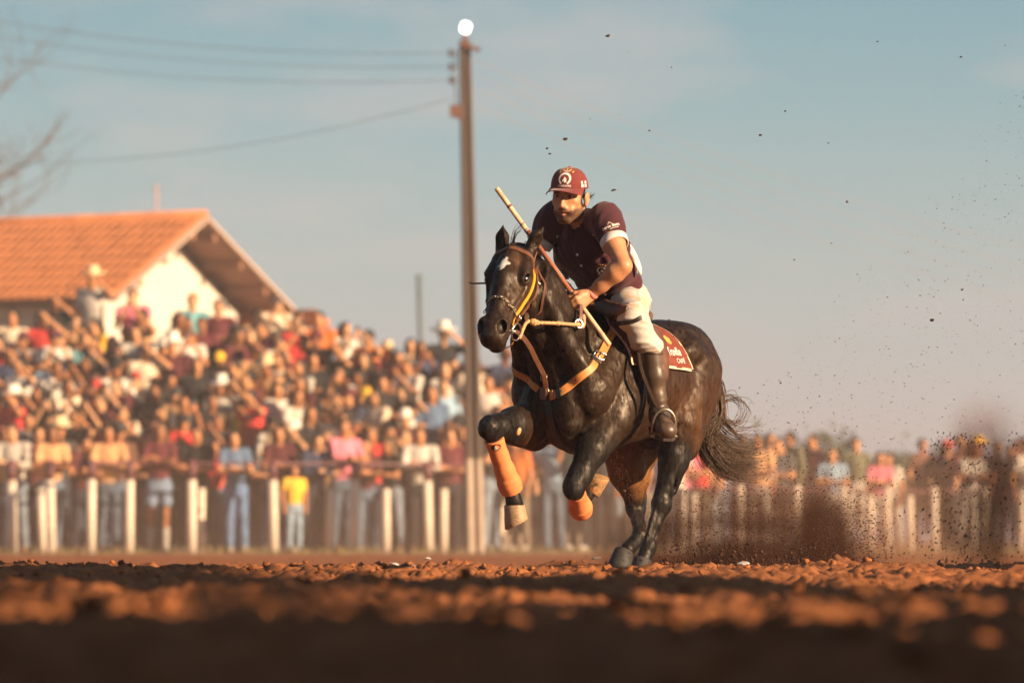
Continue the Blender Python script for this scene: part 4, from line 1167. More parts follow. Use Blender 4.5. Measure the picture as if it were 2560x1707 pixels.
# sleeve: name with a roof over it and a line below
sl = MB(); at = SLV[1] + np.array((0.055, 0.032, 0.038)); rt = Vector((-0.50, 0.70, 0.36)); upv = Vector((-0.1, -0.3, 0.9))
tv, tf = text_mesh('Servo Bem', 0.0195, 0.0006); decal(sl, tv, tf, at, rt, upv, SB, 0.002)
tv, tf = text_mesh('supermercado', 0.0075, 0.0002); decal(sl, [p + Vector((0.014, -0.0125, 0)) for p in tv], tf, at, rt, upv, SB, 0.002)
decal(sl, [Vector(p) for p in ((-0.012, 0.010, 0), (-0.009, 0.010, 0), (0, 0.018, 0), (0.009, 0.010, 0), (0.012, 0.010, 0), (0, 0.022, 0))], [(0, 1, 2, 5), (2, 3, 4, 5)], at, rt, upv, SB, 0.002)
sl.build('sleeve_lettering', M_THREAD, rider)
emblem(tb(0.285, 0.105, -0.14), Vector((-0.40, 0.90, 0.12)), TR[:, 0], SB, 0.021, rider, M_THREAD, M_GOLD, 'CLARAVAL')
e2 = MB(); at = tb(0.30, -0.075, -0.14); rt = Vector((-0.45, 0.9, 0.0))
v1, f1 = ring2d(0.017, 0.0195, 0, 2 * pi); decal(e2, v1, f1, at, rt, TR[:, 0], SB, 0.002)
decal(e2, [Vector(p) for p in ((-0.013, -0.012, 0), (0.013, -0.012, 0), (0.003, -0.032, 0), (-0.003, -0.032, 0))], [(0, 3, 2, 1)], at, rt, TR[:, 0], SB, 0.0015)
e2.build('chest_badge', mat('grey_thread', (0.13, 0.10, 0.085), rough=0.8), rider)
# ------------------------------------------------------------------ saddlery
M_TAN = mat('tan_leather', (0.50, 0.20, 0.052), rough=0.55, var=0.14, scale=22, bump=0.15, bscale=90, dirt=((0.25, 0.11, 0.04), 12, 0.62, 0.6))
M_BROWN = mat('brown_leather', (0.115, 0.045, 0.024), rough=0.45, var=0.3, scale=30, bump=0.2, bscale=90)
M_DARK = mat('dark_leather', (0.030, 0.018, 0.013), rough=0.9, spec=0.08, var=0.3, scale=30, bump=0.2)
M_BLACK = mat('black_leather', (0.014, 0.012, 0.012), rough=0.5, var=0.3, scale=30, bump=0.2)
M_YEL = mat('yellow_webbing', (0.55, 0.26, 0.012), rough=0.5, var=0.1, scale=120)
M_STEEL = mat('steel', (0.62, 0.60, 0.57), rough=0.25, var=0.1, metallic=1.0)
M_BRASS = mat('dull_steel', (0.40, 0.33, 0.24), rough=0.4, var=0.2, metallic=1.0)
M_ROPE = mat('plaited_rawhide', (0.50, 0.28, 0.13), rough=0.65, var=0.3, scale=60, bump=0.8, bscale=160)
M_PAD = mat('maroon_felt', (0.155, 0.040, 0.028), rough=0.95, var=0.2, scale=30, bump=0.3, bscale=150, spec=0.15, dirt=((0.34, 0.12, 0.06), 8, 0.58, 0.5))
M_PADTRIM = mat('pale_edging', (0.55, 0.42, 0.30), rough=0.8, var=0.1)

def tack(name, label, cat):
    return empty(name, H_LOC, H_RZ, label, cat)

# ---- saddle cloth
def lerp_path(P, t):
    P = [Vector(p) for p in P]; s_ = t * (len(P) - 1); i = min(int(s_), len(P) - 2); return P[i].lerp(P[i + 1], s_ - i)
def patch(front, rear, nx, nv, off0, off1, name, material, parent, wave=0.0):
    """a sheet with thickness over both flanks of the horse; front and rear run from the spine down the left side"""
    FP = spline(front, 8); RP = spline(rear, 8)
    rows = []
    for side in (-1, 1):
        for j in range(nv + 1):
            t = (1 - j / nv) if side < 0 else j / nv
            if side > 0 and j == 0: continue
            r_ = []
            for i in range(nx + 1):
                p = lerp_path(FP, t).lerp(lerp_path(RP, t), i / nx); p = Vector((p.x, abs(p.y) * side, p.z))
                l, n, _a, _b = HB.find_nearest(p)
                r_.append((l, n, t, i / nx))
            rows.append(r_)
    v = []; f = []
    W = nx + 1
    for lay in (off1, off0):
        for r_ in rows:
            for l, n, t, u in r_:
                w = wave * sin(u * 19) * max(0, t - 0.6) if wave else 0
                v.append(l + n * (lay + w))
    R_ = len(rows); q = R_ * W
    for j in range(R_ - 1):
        for i in range(W - 1):
            k = j * W + i
            f += [(k, k + 1, k + W + 1, k + W), (q + k, q + k + W, q + k + W + 1, q + k + 1)]
    for i in range(W - 1):
        f += [(i, q + i, q + i + 1, i + 1), ((R_ - 1) * W + i, (R_ - 1) * W + i + 1, q + (R_ - 1) * W + i + 1, q + (R_ - 1) * W + i)]
    for j in range(R_ - 1):
        f += [(j * W, (j + 1) * W, q + (j + 1) * W, q + j * W), (j * W + W - 1, q + j * W + W - 1, q + (j + 1) * W + W - 1, (j + 1) * W + W - 1)]
    # smooth the surface rows a little across the hollows of the body
    return MB().add(v, f).build(name, material, parent, True), rows
pad = tack('saddle_cloth', 'maroon saddle cloth with pale edging and white lettering under the saddle', 'saddle cloth')
PF = [(0.075, 0.0, 1.19), (0.105, 0.075, 1.20), (0.175, 0.165, 1.15), (0.168, 0.235, 1.07), (0.15, 0.262, 0.985)]
PR = [(-0.27, 0.0, 1.19), (-0.286, 0.119, 1.168), (-0.325, 0.204, 1.10), (-0.352, 0.252, 1.01), (-0.372, 0.262, 0.962)]
_p, prow = patch(PF, PR, 22, 22, 0.003, 0.017, 'cloth', M_PAD, pad, 0.006)
PV = []; PFc = []
for j in range(len(prow)):
    for i in range(len(prow[0])): PV.append(prow[j][i][0] + prow[j][i][1] * 0.018)
W_ = len(prow[0])
for j in range(len(prow) - 1):
    for i in range(W_ - 1): PFc.append((j * W_ + i, j * W_ + i + 1, (j + 1) * W_ + i + 1, (j + 1) * W_ + i))
PADB = bvh_of(PV, PFc)
def rim(cells):
    return [c[0] + c[1] * 0.015 for c in cells]
for sgn in (1, -1):
    half = prow[len(prow) // 2:] if sgn > 0 else prow[len(prow) // 2::-1]
    strap(rim([r_[0] for r_ in half][::2]), 0.012, 0.005, PADB, 0.0, 4).build('edging', M_PADTRIM, pad)
    strap(rim([r_[-1] for r_ in half][::3]), 0.008, 0.004, PADB, 0.0, 4).build('edging', M_PADTRIM, pad)
    strap(rim(half[-1][::3]), 0.013, 0.005, PADB, 0.0, 4).build('edging', M_PADTRIM, pad)
pl_ = MB(); at = Vector((-0.232, 0.245, 1.045)); rt = Vector((-0.93, -0.22, -0.05)); uv_ = Vector((0.18, -0.35, 0.9))
tv, tf = text_mesh('Truville', 0.050, 0.0010, 0.0); decal(pl_, [Vector((p.x * 0.80 - 0.012, p.y * 1.25, 0)) for p in tv], tf, at, rt, uv_, PADB, 0.003)
tv, tf = text_mesh('CAFÉ', 0.034, 0.0002); decal(pl_, [p + Vector((0.022, -0.048, 0)) for p in tv], tf, at, rt, uv_, PADB, 0.003)
pl_.build('lettering', M_THREAD, pad)
pc = MB()
decal(pc, [Vector(p) for p in ((-0.030, 0.050, 0), (-0.006, 0.040, 0), (0.016, 0.052, 0), (0.020, 0.075, 0), (-0.002, 0.098, 0), (-0.028, 0.086, 0))], [(0, 1, 2, 3, 4, 5)], at, rt, uv_, PADB, 0.003)
pc.build('badge', mat('orange_print', (0.66, 0.26, 0.06), rough=0.7), pad)

# ---- saddle
sad = tack('saddle', 'brown leather saddle with basket stamped seat under the rider', 'saddle')
def build_saddle():
    S = Sculpt((-0.40, -0.36, 1.10), (0.30, 0.36, 1.36), 0.006)
    S.loft((0, 0, 0), I3, [(-0.34, 1.225, 0.025, 0.05), (-0.29, 1.218, 0.04, 0.09), (-0.18, 1.210, 0.045, 0.12), (-0.05, 1.215, 0.048, 0.13), (0.05, 1.238, 0.048, 0.13), (0.085, 1.25, 0.030, 0.09)], k=0.03)
    S.chain([(-0.31, -0.06, 1.235), (-0.325, 0, 1.245), (-0.31, 0.06, 1.235)], [0.016, 0.020, 0.016], k=0.03)
    for sy in (-1, 1):
        S.chain([(0.075, 0, 1.265), (0.125, sy * 0.085, 1.262), (0.195, sy * 0.185, 1.240), (0.248, sy * 0.262, 1.238), (0.262, sy * 0.305, 1.240)], [0.026, 0.036, 0.038, 0.030, 0.021], k=0.015, flat=((0.72, -0.45 * sy, 0.45), 0.36))
        S.cone((0.12, sy * 0.12, 1.24), (0.13, sy * 0.19, 1.15), 0.026, 0.016, k=0.03)
    return S.surf(2)
v, f = build_saddle()
M_SEAT = mat('basket_leather', (0.105, 0.050, 0.028), rough=0.5, var=0.25, scale=30, bump=0.2)
nt = M_SEAT.node_tree; bb = nt.nodes['Principled BSDF']
wv = nt.nodes.new('ShaderNodeTexVoronoi'); wv.inputs['Scale'].default_value = 75; wv.inputs['Randomness'].default_value = 0.35
mpn = [q for q in nt.nodes if q.type == 'MAPPING'][0]; nt.links.new(mpn.outputs[0], wv.inputs['Vector'])
bpn = nt.nodes.new('ShaderNodeBump'); bpn.inputs['Strength'].default_value = 0.5; bpn.inputs['Distance'].default_value = 0.0025
nt.links.new(wv.outputs[0], bpn.inputs['Height']); nt.links.new(bpn.outputs[0], bb.inputs['Normal'])
link('seat', mesh_np('seat', v, f), sad, M_SEAT)
patch([(0.07, 0.0, 1.2), (0.09, 0.08, 1.2), (0.13, 0.17, 1.13), (0.125, 0.24, 1.03), (0.10, 0.275, 0.90)], [(-0.22, 0, 1.19), (-0.22, 0.12, 1.17), (-0.18, 0.21, 1.10), (-0.14, 0.27, 1.0), (-0.10, 0.285, 0.91)], 10, 14, 0.018, 0.027, 'flap', M_BROWN, sad)
for sy in (1, -1):
    strap([(0.03, sy * 0.24, 1.06), (0.04, sy * 0.275, 0.95), (0.06, sy * 0.285, 0.84), (0.07, sy * 0.26, 0.72), (0.06, sy * 0.18, 0.62), (0.05, sy * 0.05, 0.57), (0.05, -sy * 0.02, 0.565)], 0.055, 0.008, HB, 0.004, 7).build('girth', M_BLACK, sad)
    A = ANK[sy]; fw = Vector((0.66, 0.73 * sy, -0.26)).normalized()
    leath = [(0.06, sy * 0.22, 1.14), (0.165, sy * 0.315, 1.03), (0.19, sy * 0.350, 0.95), (0.175, sy * 0.375, 0.87), (0.145, sy * 0.395, 0.80), (A[0] + 0.080, sy * 0.425, 0.745)]
    strap(leath, 0.020, 0.005, None, 0, 7, normal=(0.6, 0.8 * sy, 0.1)).build('stirrup_leather', M_DARK, sad)
    sd_ = fw.cross(Vector((0, 0, 1))).normalized(); up_ = sd_.cross(fw)
    c = Vector(A) + Vector((0.058, 0.064 * sy, -0.105))
    pts = [c + sd_ * -0.056 + up_ * 0.0]
    for k in range(13):
        a = pi * k / 12
        pts.append(c - sd_ * 0.056 * cos(a) + up_ * (0.040 + 0.080 * sin(a)))
    pts.append(c + sd_ * 0.056)
    sm = MB(); sm.tube(pts, 0.0065, 8)
    sm.box(c - up_ * 0.008, (0.050, 0.126, 0.010), Matrix((fw, sd_, up_)).transposed())
    st = sm.build('stirrup', M_BRASS, sad, True)
    MB().box(c - up_ * 0.001, (0.044, 0.11, 0.008), Matrix((fw, sd_, up_)).transposed()).build('tread', M_TAN, st)
# strap from the saddle front across the thigh
strap([(0.20, 0.235, 1.195), (0.235, 0.27, 1.178), (0.255, 0.31, 1.178), (0.245, 0.345, 1.188), (0.225, 0.37, 1.198)], 0.022, 0.006, PB, 0.001, 7).build('thigh_strap', M_BLACK, sad)
MB().torus((0.19, 0.215, 1.21), 0.014, 0.004, (0.5, 0.8, 0)).build('ring', M_BRASS, sad, True)

# ---- breast collar
bc = tack('breast_collar', 'tan leather breast collar with black keepers across the chest of the horse', 'breast collar')
cl_ = [(0.19, 0.20, 1.205), (0.20, 0.205, 1.16), (0.245, 0.20, 1.10), (0.29, 0.20, 1.05), (0.335, 0.20, 1.01), (0.39, 0.205, 0.97), (0.45, 0.185, 0.925), (0.47, 0.14, 0.885), (0.487, 0.10, 0.85), (0.49, 0.066, 0.835), (0.48, 0.03, 0.83)]
sL = strap(cl_, 0.040, 0.006, HB, 0.003, 8); sL.build('collar_strap', M_TAN, bc)
cr_ = [(0.12, -0.17, 1.20), (0.22, -0.19, 1.12), (0.36, -0.19, 1.03), (0.44, -0.185, 0.98), (0.475, -0.15, 0.935), (0.478, -0.10, 0.90), (0.488, -0.055, 0.872), (0.478, -0.028, 0.845), (0.47, -0.004, 0.828)]
sR = strap(cr_, 0.038, 0.006, HB, 0.003, 8); sR.build('collar_strap', M_TAN, bc)
strap([(0.12, -0.17, 1.20), (0.09, -0.07, 1.255), (0.085, 0.0, 1.275), (0.10, 0.06, 1.262), (0.14, 0.13, 1.235), (0.185, 0.195, 1.215)], 0.030, 0.005, None, 0, 8, normal=(0.5, 0.1, 0.85)).build('wither_strap', M_TAN, bc)
strap([(0.47, 0.0, 0.86), (0.462, -0.002, 0.82), (0.456, 0.0, 0.79), (0.45, 0.008, 0.74), (0.43, 0.006, 0.69), (0.30, 0.0, 0.58), (0.12, 0.0, 0.56)], 0.042, 0.006, HB, 0.004, 7, wf=lambda t: 1.25 - 0.3 * t).build('chest_strap', M_BLACK, bc)
def keeper(st, t, wid=0.047, ln=0.026, material=M_BLACK, name='keeper', parent=bc):
    i = int(t * (len(st.path) - 1)); i = max(1, min(i, len(st.path) - 2)); p = st.path[i]; T = (st.path[i + 1] - st.path[i - 1]).normalized(); n = st.nor[i]; n = (n - T * n.dot(T)).normalized(); s_ = T.cross(n)
    return MB().box(p + n * 0.004, (ln, wid, 0.013), Matrix((T, s_, n)).transposed()).build(name, material, parent)
for t in (0.43, 0.86): keeper(sL, t)
keeper(sR, 0.86)
def holes(st, ts, parent):
    m = MB()
    for t in ts:
        i = int(t * (len(st.path) - 1)); p = st.path[i]; n = st.nor[i]
        m.ball(p + n * 0.0062, (0.0042, 0.0042, 0.0012), 8, 4, n.to_track_quat('Z', 'Y').to_matrix())
    return m.build('punched_holes', M_BLACK, parent)
holes(sL, (0.15, 0.5, 0.66, 0.82), bc); holes(sR, (0.45, 0.62), bc)
i = int(0.37 * (len(sL.path) - 1)); p = sL.path[i]; n = sL.nor[i]; T = (sL.path[i + 1] - sL.path[i - 1]).normalized(); s_ = T.cross(n).normalized()
bk = MB()
q = [p + n * 0.010 + T * a * 0.020 + s_ * b * 0.027 for a, b in ((-1, -1), (1, -1), (1, 1), (-1, 1), (-1, -1))]
bk.tube(q, 0.0035, 6); bk.tube([p + n * 0.011 - T * 0.02, p + n * 0.011 + T * 0.022], 0.0028, 6)
bk.build('buckle', M_STEEL, bc, True)
rc = Vector((0.487, 0.004, 0.85))
MB().torus(rc + Vector((0.006, 0, 0)), 0.020, 0.0045, (1, 0, 0.2)).build('ring', M_BRASS, bc, True)
MB().box(rc + Vector((0.012, -0.004, -0.01)), (0.012, 0.034, 0.055)).build('keeper', M_BROWN, bc)
keeper(sL, 0.965, 0.044, 0.030, M_TAN)

# ---- martingale
mg = tack('martingale', 'narrow brown martingale strap running from the bit down to the chest', 'martingale')
strap([(0.775, 0.0, 1.145), (0.75, 0.008, 1.128), (0.69, 0.008, 1.105), (0.645, 0.022, 1.055), (0.605, 0.028, 1.0), (0.565, 0.026, 0.96), (0.535, 0.026, 0.925), (0.505, 0.016, 0.88), (0.495, 0.008, 0.855)], 0.024, 0.005, None, 0, 7, normal=(0.8, 0.45, 0.25)).build('strap', M_BROWN, mg)
MB().torus((0.785, 0.004, 1.152), 0.014, 0.0035, (0.2, 1, 0.2)).build('ring', M_BRASS, mg, True)
q = [Vector((0.512, 0.012, 0.915)) + Vector(d_) for d_ in ((0, -0.017, 0.012), (0, 0.017, 0.012), (0.004, 0.017, -0.012), (0.004, -0.017, -0.012), (0, -0.017, 0.012))]
MB().tube(q, 0.003, 6).build('buckle', M_BRASS, mg, True)

# ---- bridle
br = tack('bridle', 'brown bridle with yellow cheek strap, chain noseband and ring bit', 'bridle')
strap([hd(0.10, -0.092, -0.075), hd(0.055, -0.082, -0.03), hd(0.035, -0.05, 0.02), hd(0.030, 0.0, 0.045), hd(0.035, 0.05, 0.02), hd(0.055, 0.082, -0.03), hd(0.09, 0.092, -0.075)], 0.026, 0.006, HB, 0.002, 8).build('browband', M_BROWN, br)
strap([hd(0.06, 0.088, -0.045), hd(0.12, 0.098, -0.075), hd(0.19, 0.10, -0.09), hd(0.26, 0.094, -0.105), hd(0.33, 0.085, -0.10), hd(0.385, 0.075, -0.085)], 0.017, 0.005, HB, 0.003, 8).build('cheek_strap', M_YEL, br)
strap([hd(0.385, 0.075, -0.09), hd(0.43, 0.066, -0.10), hd(0.475, 0.058, -0.115)], 0.011, 0.004, HB, 0.004, 8).build('cheek_strap', M_YEL, br)
strap([hd(0.05, 0.092, -0.075), hd(0.12, 0.102, -0.11), hd(0.20, 0.102, -0.135), hd(0.28, 0.092, -0.14), hd(0.36, 0.078, -0.125), hd(0.43, 0.066, -0.115)], 0.015, 0.005, HB, 0.003, 8).build('cheek_piece', M_BROWN, br)
strap([hd(0.03, 0.088, -0.08), hd(0.08, 0.10, -0.16), hd(0.13, 0.095, -0.215), hd(0.17, 0.06, -0.245), hd(0.19, 0.0, -0.25)], 0.013, 0.005, HB, 0.004, 8).build('throat_lash', M_BROWN, br)
strap([hd(0.06, -0.088, -0.045), hd(0.19, -0.10, -0.09), hd(0.33, -0.085, -0.10), hd(0.42, -0.07, -0.10)], 0.016, 0.005, HB, 0.003, 8).build('cheek_strap', M_YEL, br)
strap([hd(0.055, 0.085, -0.04), hd(-0.02, 0.075, -0.03), hd(-0.05, 0.0, -0.015), hd(-0.02, -0.075, -0.03), hd(0.055, -0.085, -0.04)], 0.022, 0.005, HB, 0.003, 8).build('crownpiece', M_BROWN, br)
# chain over the nose: each link its own
NP = spline([hd(0.385, 0.076, -0.085), hd(0.372, 0.068, -0.045), hd(0.362, 0.050, -0.012), hd(0.358, 0.025, 0.004), hd(0.358, 0.0, 0.008), hd(0.360, -0.03, 0.002), hd(0.37, -0.06, -0.03), hd(0.385, -0.075, -0.08)], 12)
Q = [NP[0]]
for p in NP[1:]:
    l, n, _i, _d = HB.find_nearest(p); p2 = l + n * 0.006
    if (p2 - Q[-1]).length > 0.0115: Q.append(p2)
link_me = MB().torus((0, 0, 0), 0.0060, 0.0020, (0, 0, 1), 12, 6, 1.0).mesh('chain_link', True)
for p_ in link_me.vertices: p_.co.x *= 1.25
link_me.materials.append(M_BRASS)
for k in range(1, len(Q) - 1):
    T = (Q[k + 1] - Q[k - 1]).normalized(); l, n, _i, _d = HB.find_nearest(Q[k])
    n = (n - T * n.dot(T)).normalized()
    if k % 2: n = T.cross(n)
    M3 = Matrix((T, n.cross(T), n)).transposed()
    o = bpy.data.objects.new('chain_link', link_me); COL.objects.link(o); o.parent = br
    o.matrix_local = Matrix.Translation(Q[k]) @ M3.to_4x4()
MB().torus(hd(0.388, 0.083, -0.088), 0.0125, 0.003, HR[:, 1]).build('ring', M_STEEL, br, True)
for sy in (1, -1):
    c = Vector(hd(0.472, sy * 0.078, -0.108))
    MB().torus(c, 0.040, 0.0042, Vector(HR[:, 1]) * 0.93 + Vector(HF) * 0.25 * sy, 28, 8).build('bit_ring', M_STEEL, br, True)
MB().tube([hd(0.472, 0.075, -0.104), hd(0.462, 0, -0.098), hd(0.472, -0.075, -0.104)], 0.006, 8).build('bit_bar', M_STEEL, br, True)
strap([hd(0.495, 0.066, -0.135), hd(0.505, 0.045, -0.165), hd(0.51, 0.0, -0.18), hd(0.505, -0.045, -0.165), hd(0.495, -0.066, -0.135)], 0.011, 0.004, None, 0, 6, normal=(-0.4, 0, -0.9)).build('curb_strap', M_YEL, br)
MB().box(Vector(hd(0.23, 0.098, -0.145)), (0.028, 0.012, 0.022), Matrix([list(r_) for r_ in HR])).build('buckle', M_BRASS, br)
MB().box(Vector(hd(0.335, 0.090, -0.135)), (0.030, 0.012, 0.024), Matrix([list(r_) for r_ in HR])).build('buckle', M_BRASS, br)
MB().torus(hd(0.115, 0.104, -0.115), 0.009, 0.003, HR[:, 1]).build('ring', M_STEEL, br, True)

# ---- reins: plaited, with knots, and the ring under the hand
rn = tack('reins', 'plaited rawhide rein with knots running from the bit ring to the hand of the rider', 'reins')
RPth = spline([hd(0.472, 0.082, -0.148), (0.735, 0.068, 1.166), (0.69, 0.095, 1.165), (0.60, 0.145, 1.164), (0.51, 0.185, 1.160), (0.470, 0.180, 1.162)], 14)
MB().tube(RPth, [0.0085 + 0.0011 * sin(k * 2.6) for k in range(len(RPth))], 8).build('rein', M_ROPE, rn, True)
for t, r_ in ((0.34, 0.0165), (0.40, 0.014), (0.37, 0.018), (0.62, 0.012), (0.95, 0.0135)):
    p = RPth[int(t * (len(RPth) - 1))]; MB().ball(p, (r_ * 0.9, r_, r_ * 1.0), 10, 7).build('knot', M_ROPE, rn, True)
MB().torus((0.452, 0.170, 1.166), 0.020, 0.0042, (0.45, 0.85, 0.2)).build('ring', M_STEEL, rn, True)
strap([(0.445, 0.168, 1.176), (0.43, 0.165, 1.20), (0.415, 0.155, 1.23), (0.40, 0.145, 1.262), (0.39, 0.135, 1.29)], 0.020, 0.006, None, 0, 6, normal=(0.5, 0.8, 0)).build('hand_loop', M_BROWN, rn)
MB().tube(spline([(0.445, 0.172, 1.160), (0.425, 0.172, 1.152), (0.41, 0.17, 1.175), (0.40, 0.16, 1.21)], 6), 0.009, 8).build('tie', M_ROPE, rn, True)
MB().tube(spline([hd(0.472, -0.082, -0.12), (0.66, -0.13, 1.19), (0.54, -0.15, 1.27), (0.455, -0.16, 1.325)], 8), 0.008, 8).build('rein', M_ROPE, rn, True)

# ---- protective boots on the forelegs
M_NEO = mat('orange_neoprene', (0.60, 0.19, 0.065), rough=0.8, var=0.12, scale=25, bump=0.25, bscale=140, spec=0.3, dirt=((0.36, 0.10, 0.035), 11, 0.56, 0.55))
def boot(key, label, cutk, cutf, badge):
    el, kn, ft, co = [np.array(p) for p in LEG[key]]
    t = empty('splint_boot', H_LOC, H_RZ, label, 'horse boot', 'orange boots on the forelegs of the horse')
    lo = np.minimum(kn, ft) - 0.12; hi = np.maximum(kn, ft) + 0.12
    S = Sculpt(lo, hi, 0.0042)
    d = ft - kn; L_ = np.linalg.norm(d); d = d / L_
    S.chain([kn + d * (cutk - 0.02), kn * 0.5 + ft * 0.5, kn * 0.25 + ft * 0.75, ft - d * 0.005, ft + d * (cutf + 0.02)], [0.050, 0.0405, 0.046, 0.053, 0.050], k=0.02)
    S.cut(kn + d * cutk, -d); S.cut(ft + d * cutf, d)
    v, f = S.surf(1)
    link('shell', mesh_np('shell', v, f), t, M_NEO); bb_ = bvh_of(v, f)
    # closing straps
    dv = Vector(d); x = dv.orthogonal().normalized(); y = dv.cross(x)
    for a_, r_ in ((0.90, 0.058),):
        c = Vector(kn + d * L_ * a_)
        ring = [c + (x * cos(q) + y * sin(q)) * r_ for q in np.linspace(0, 2 * pi, 18)]
        strap(ring, 0.030, 0.003, bb_, 0.0004, 2).build('closing_strap', M_NEO, t, True)
    if badge:
        at = Vector(kn + d * 0.120); to = Vector((0.80, 0.42, 0.15)); 
        up_ = -dv; rt = up_.cross(to).normalized()
        hit = bb_.ray_cast(at + to * 0.2, -to.normalized(), 0.4); c = hit[0] if hit[0] is not None else at
        m1 = MB(); vv = [Vector((0.024 * cos(q), 0.0175 * sin(q), 0)) for q in np.linspace(0, 2 * pi, 25)[:-1]]
        decal(m1, vv, [tuple(range(24))], c, rt, up_, bb_, 0.002); bo = m1.build('badge', mat('black_badge', (0.012, 0.012, 0.012), rough=0.35), t)
        m2 = MB(); decal(m2, [Vector((p[0] * 0.011 - 0.001, p[1] * 0.011 + 0.002, 0)) for p in HORSE2D], [tuple(range(len(HORSE2D) - 1, -1, -1))], c, rt, up_, bb_, 0.003)
        decal(m2, [Vector(p) for p in ((-0.010, -0.0105, 0), (0.010, -0.0105, 0), (0.010, -0.0085, 0), (-0.010, -0.0085, 0))], [(0, 1, 2, 3)], c, rt, up_, bb_, 0.003)
        m2.build('badge_mark', mat('badge_print', (0.5, 0.48, 0.44), rough=0.6), bo)
boot('RF', 'long orange protective boot with a black oval badge on the outstretched foreleg', 0.062, 0.040, True)
boot('LF', 'short looking orange protective boot on the folded foreleg', 0.065, 0.035, False)

# ---- the stick in the hand and the whip
stick = tack('stick', 'long wooden stick with a brown wrapped middle held in the fist of the rider', 'stick')
M_WOOD = mat('pale_wood', (0.56, 0.36, 0.22), rough=0.6, var=0.3, scale=40, stretch=(1, 1, 0.3), bump=0.2)
M_WRAP = mat('red_brown_wrap', (0.24, 0.075, 0.032), rough=0.65, var=0.25, scale=80, bump=0.4)
sT, sB = Vector((0.55, -0.235, 1.812)), Vector((0.325, 0.258, 1.068))
def spt(t): return sT.lerp(sB, t)
MB().tube([spt(0), spt(0.004), spt(0.1), spt(0.265)], [0.0105, 0.0125, 0.0120, 0.0118], 12).build('shaft', M_WOOD, stick, True)
MB().tube([spt(0.265), spt(0.5), spt(0.66)], [0.0128, 0.0125, 0.0120], 12).build('grip_wrap', M_WRAP, stick, True)
MB().tube([spt(0.66), spt(0.85), spt(0.93), spt(0.935), spt(0.94), spt(1)], [0.0115, 0.0115, 0.012, 0.0138, 0.012, 0.0118], 12).build('shaft', M_WOOD, stick, True)
for a in (0.11, 0.225, 0.262):
    MB().tube([spt(a), spt(a + 0.012)], 0.0134, 12).build('band', M_BROWN if a < 0.2 else mat('grey_band', (0.25, 0.22, 0.2), rough=0.6), stick, True)
whip = tack('riding_whip', 'thin black whip sticking out beside the head of the horse', 'whip')
MB().tube(spline([(0.435, -0.13, 1.335), (0.47, -0.22, 1.352), (0.51, -0.30, 1.366), (0.545, -0.375, 1.366), (0.55, -0.392, 1.371)], 6), [0.0065 - 0.0035 * k / 24 for k in range(25)], 8).build('whip_shaft', M_BLACK, whip, True)
# ------------------------------------------------------------------ setting: earth, terraces, far ground
def vnoise(x, y, seed=0):
    """cheap value noise on numpy arrays"""
    xi = np.floor(x).astype(np.int64); yi = np.floor(y).astype(np.int64)
    fx = x - xi; fy_ = y - yi
    fx = fx * fx * (3 - 2 * fx); fy_ = fy_ * fy_ * (3 - 2 * fy_)
    def h(a, b):
        n = (a * 374761393 + b * 668265263 + seed * 974634777) & 0xffffffff
        n = ((n ^ (n >> 13)) * 1274126177) & 0xffffffff
        return ((n ^ (n >> 16)) & 0xffff) / 65535.0
    return (h(xi, yi) * (1 - fx) + h(xi + 1, yi) * fx) * (1 - fy_) + (h(xi, yi + 1) * (1 - fx) + h(xi + 1, yi + 1) * fx) * fy_
def rough_h(X, Y):
    """height of the churned track"""
    z = 0.050 * (vnoise(X * 0.7, Y * 0.35, 1) - 0.5) + 0.045 * (vnoise(X * 3.1, Y * 1.6, 2) - 0.5)
    n = vnoise(X * 9, Y * 6, 3); z = z + 0.060 * np.maximum(n - 0.45, 0) + 0.030 * (vnoise(X * 22, Y * 16, 4) - 0.5) + 0.016 * (vnoise(X * 55, Y * 40, 5) - 0.5)
    z = z + 0.034 * np.abs(vnoise(X * 16, Y * 12, 6) - 0.5) + 0.020 * np.abs(vnoise(X * 38 + 3, Y * 30, 7) - 0.5) - 0.012
    far = np.clip((Y - 31) / 4, 0, 1)
    return z * (1 - 0.85 * far) - 0.012 - 0.02 * far
def M_earth(name, col, col2, sc):
    m = mat(name, col, rough=0.95, var=0.35, scale=sc, bump=0.9, bscale=sc * 3, spec=0.12, dirt=(col2, sc * 0.35, 0.5, 0.85))
    return m
M_SOIL = M_earth('red_soil', (0.245, 0.090, 0.034), (0.17, 0.060, 0.024), 9.0)
M_CLOD = M_earth('red_clod', (0.25, 0.092, 0.034), (0.18, 0.064, 0.025), 14.0)
M_DARKSOIL = M_earth('dark_soil', (0.060, 0.026, 0.016), (0.03, 0.015, 0.010), 14.0)  # darker brown earth colour for the flying grains and clods

# the track near the camera, in rows that grow with distance
ys = [1.2]
while ys[-1] < 74: ys.append(ys[-1] + max(0.016, 0.0013 * ys[-1]))
ys = np.array(ys); nx_ = 620
half = 1.9 + 0.155 * ys
xs = np.linspace(-1, 1, nx_)
X = xs[None, :] * half[:, None]; Y = np.repeat(ys[:, None], nx_, 1)
Z = rough_h(X, Y)
idx = np.arange(len(ys) * nx_).reshape(len(ys), nx_)
F_ = np.stack([idx[:-1, :-1], idx[:-1, 1:], idx[1:, 1:], idx[1:, :-1]], -1).reshape(-1, 4)
track = link('dirt_track', mesh_np('dirt_track', np.stack([X, Y, Z], -1).reshape(-1, 3), F_), None, M_SOIL, 'structure')
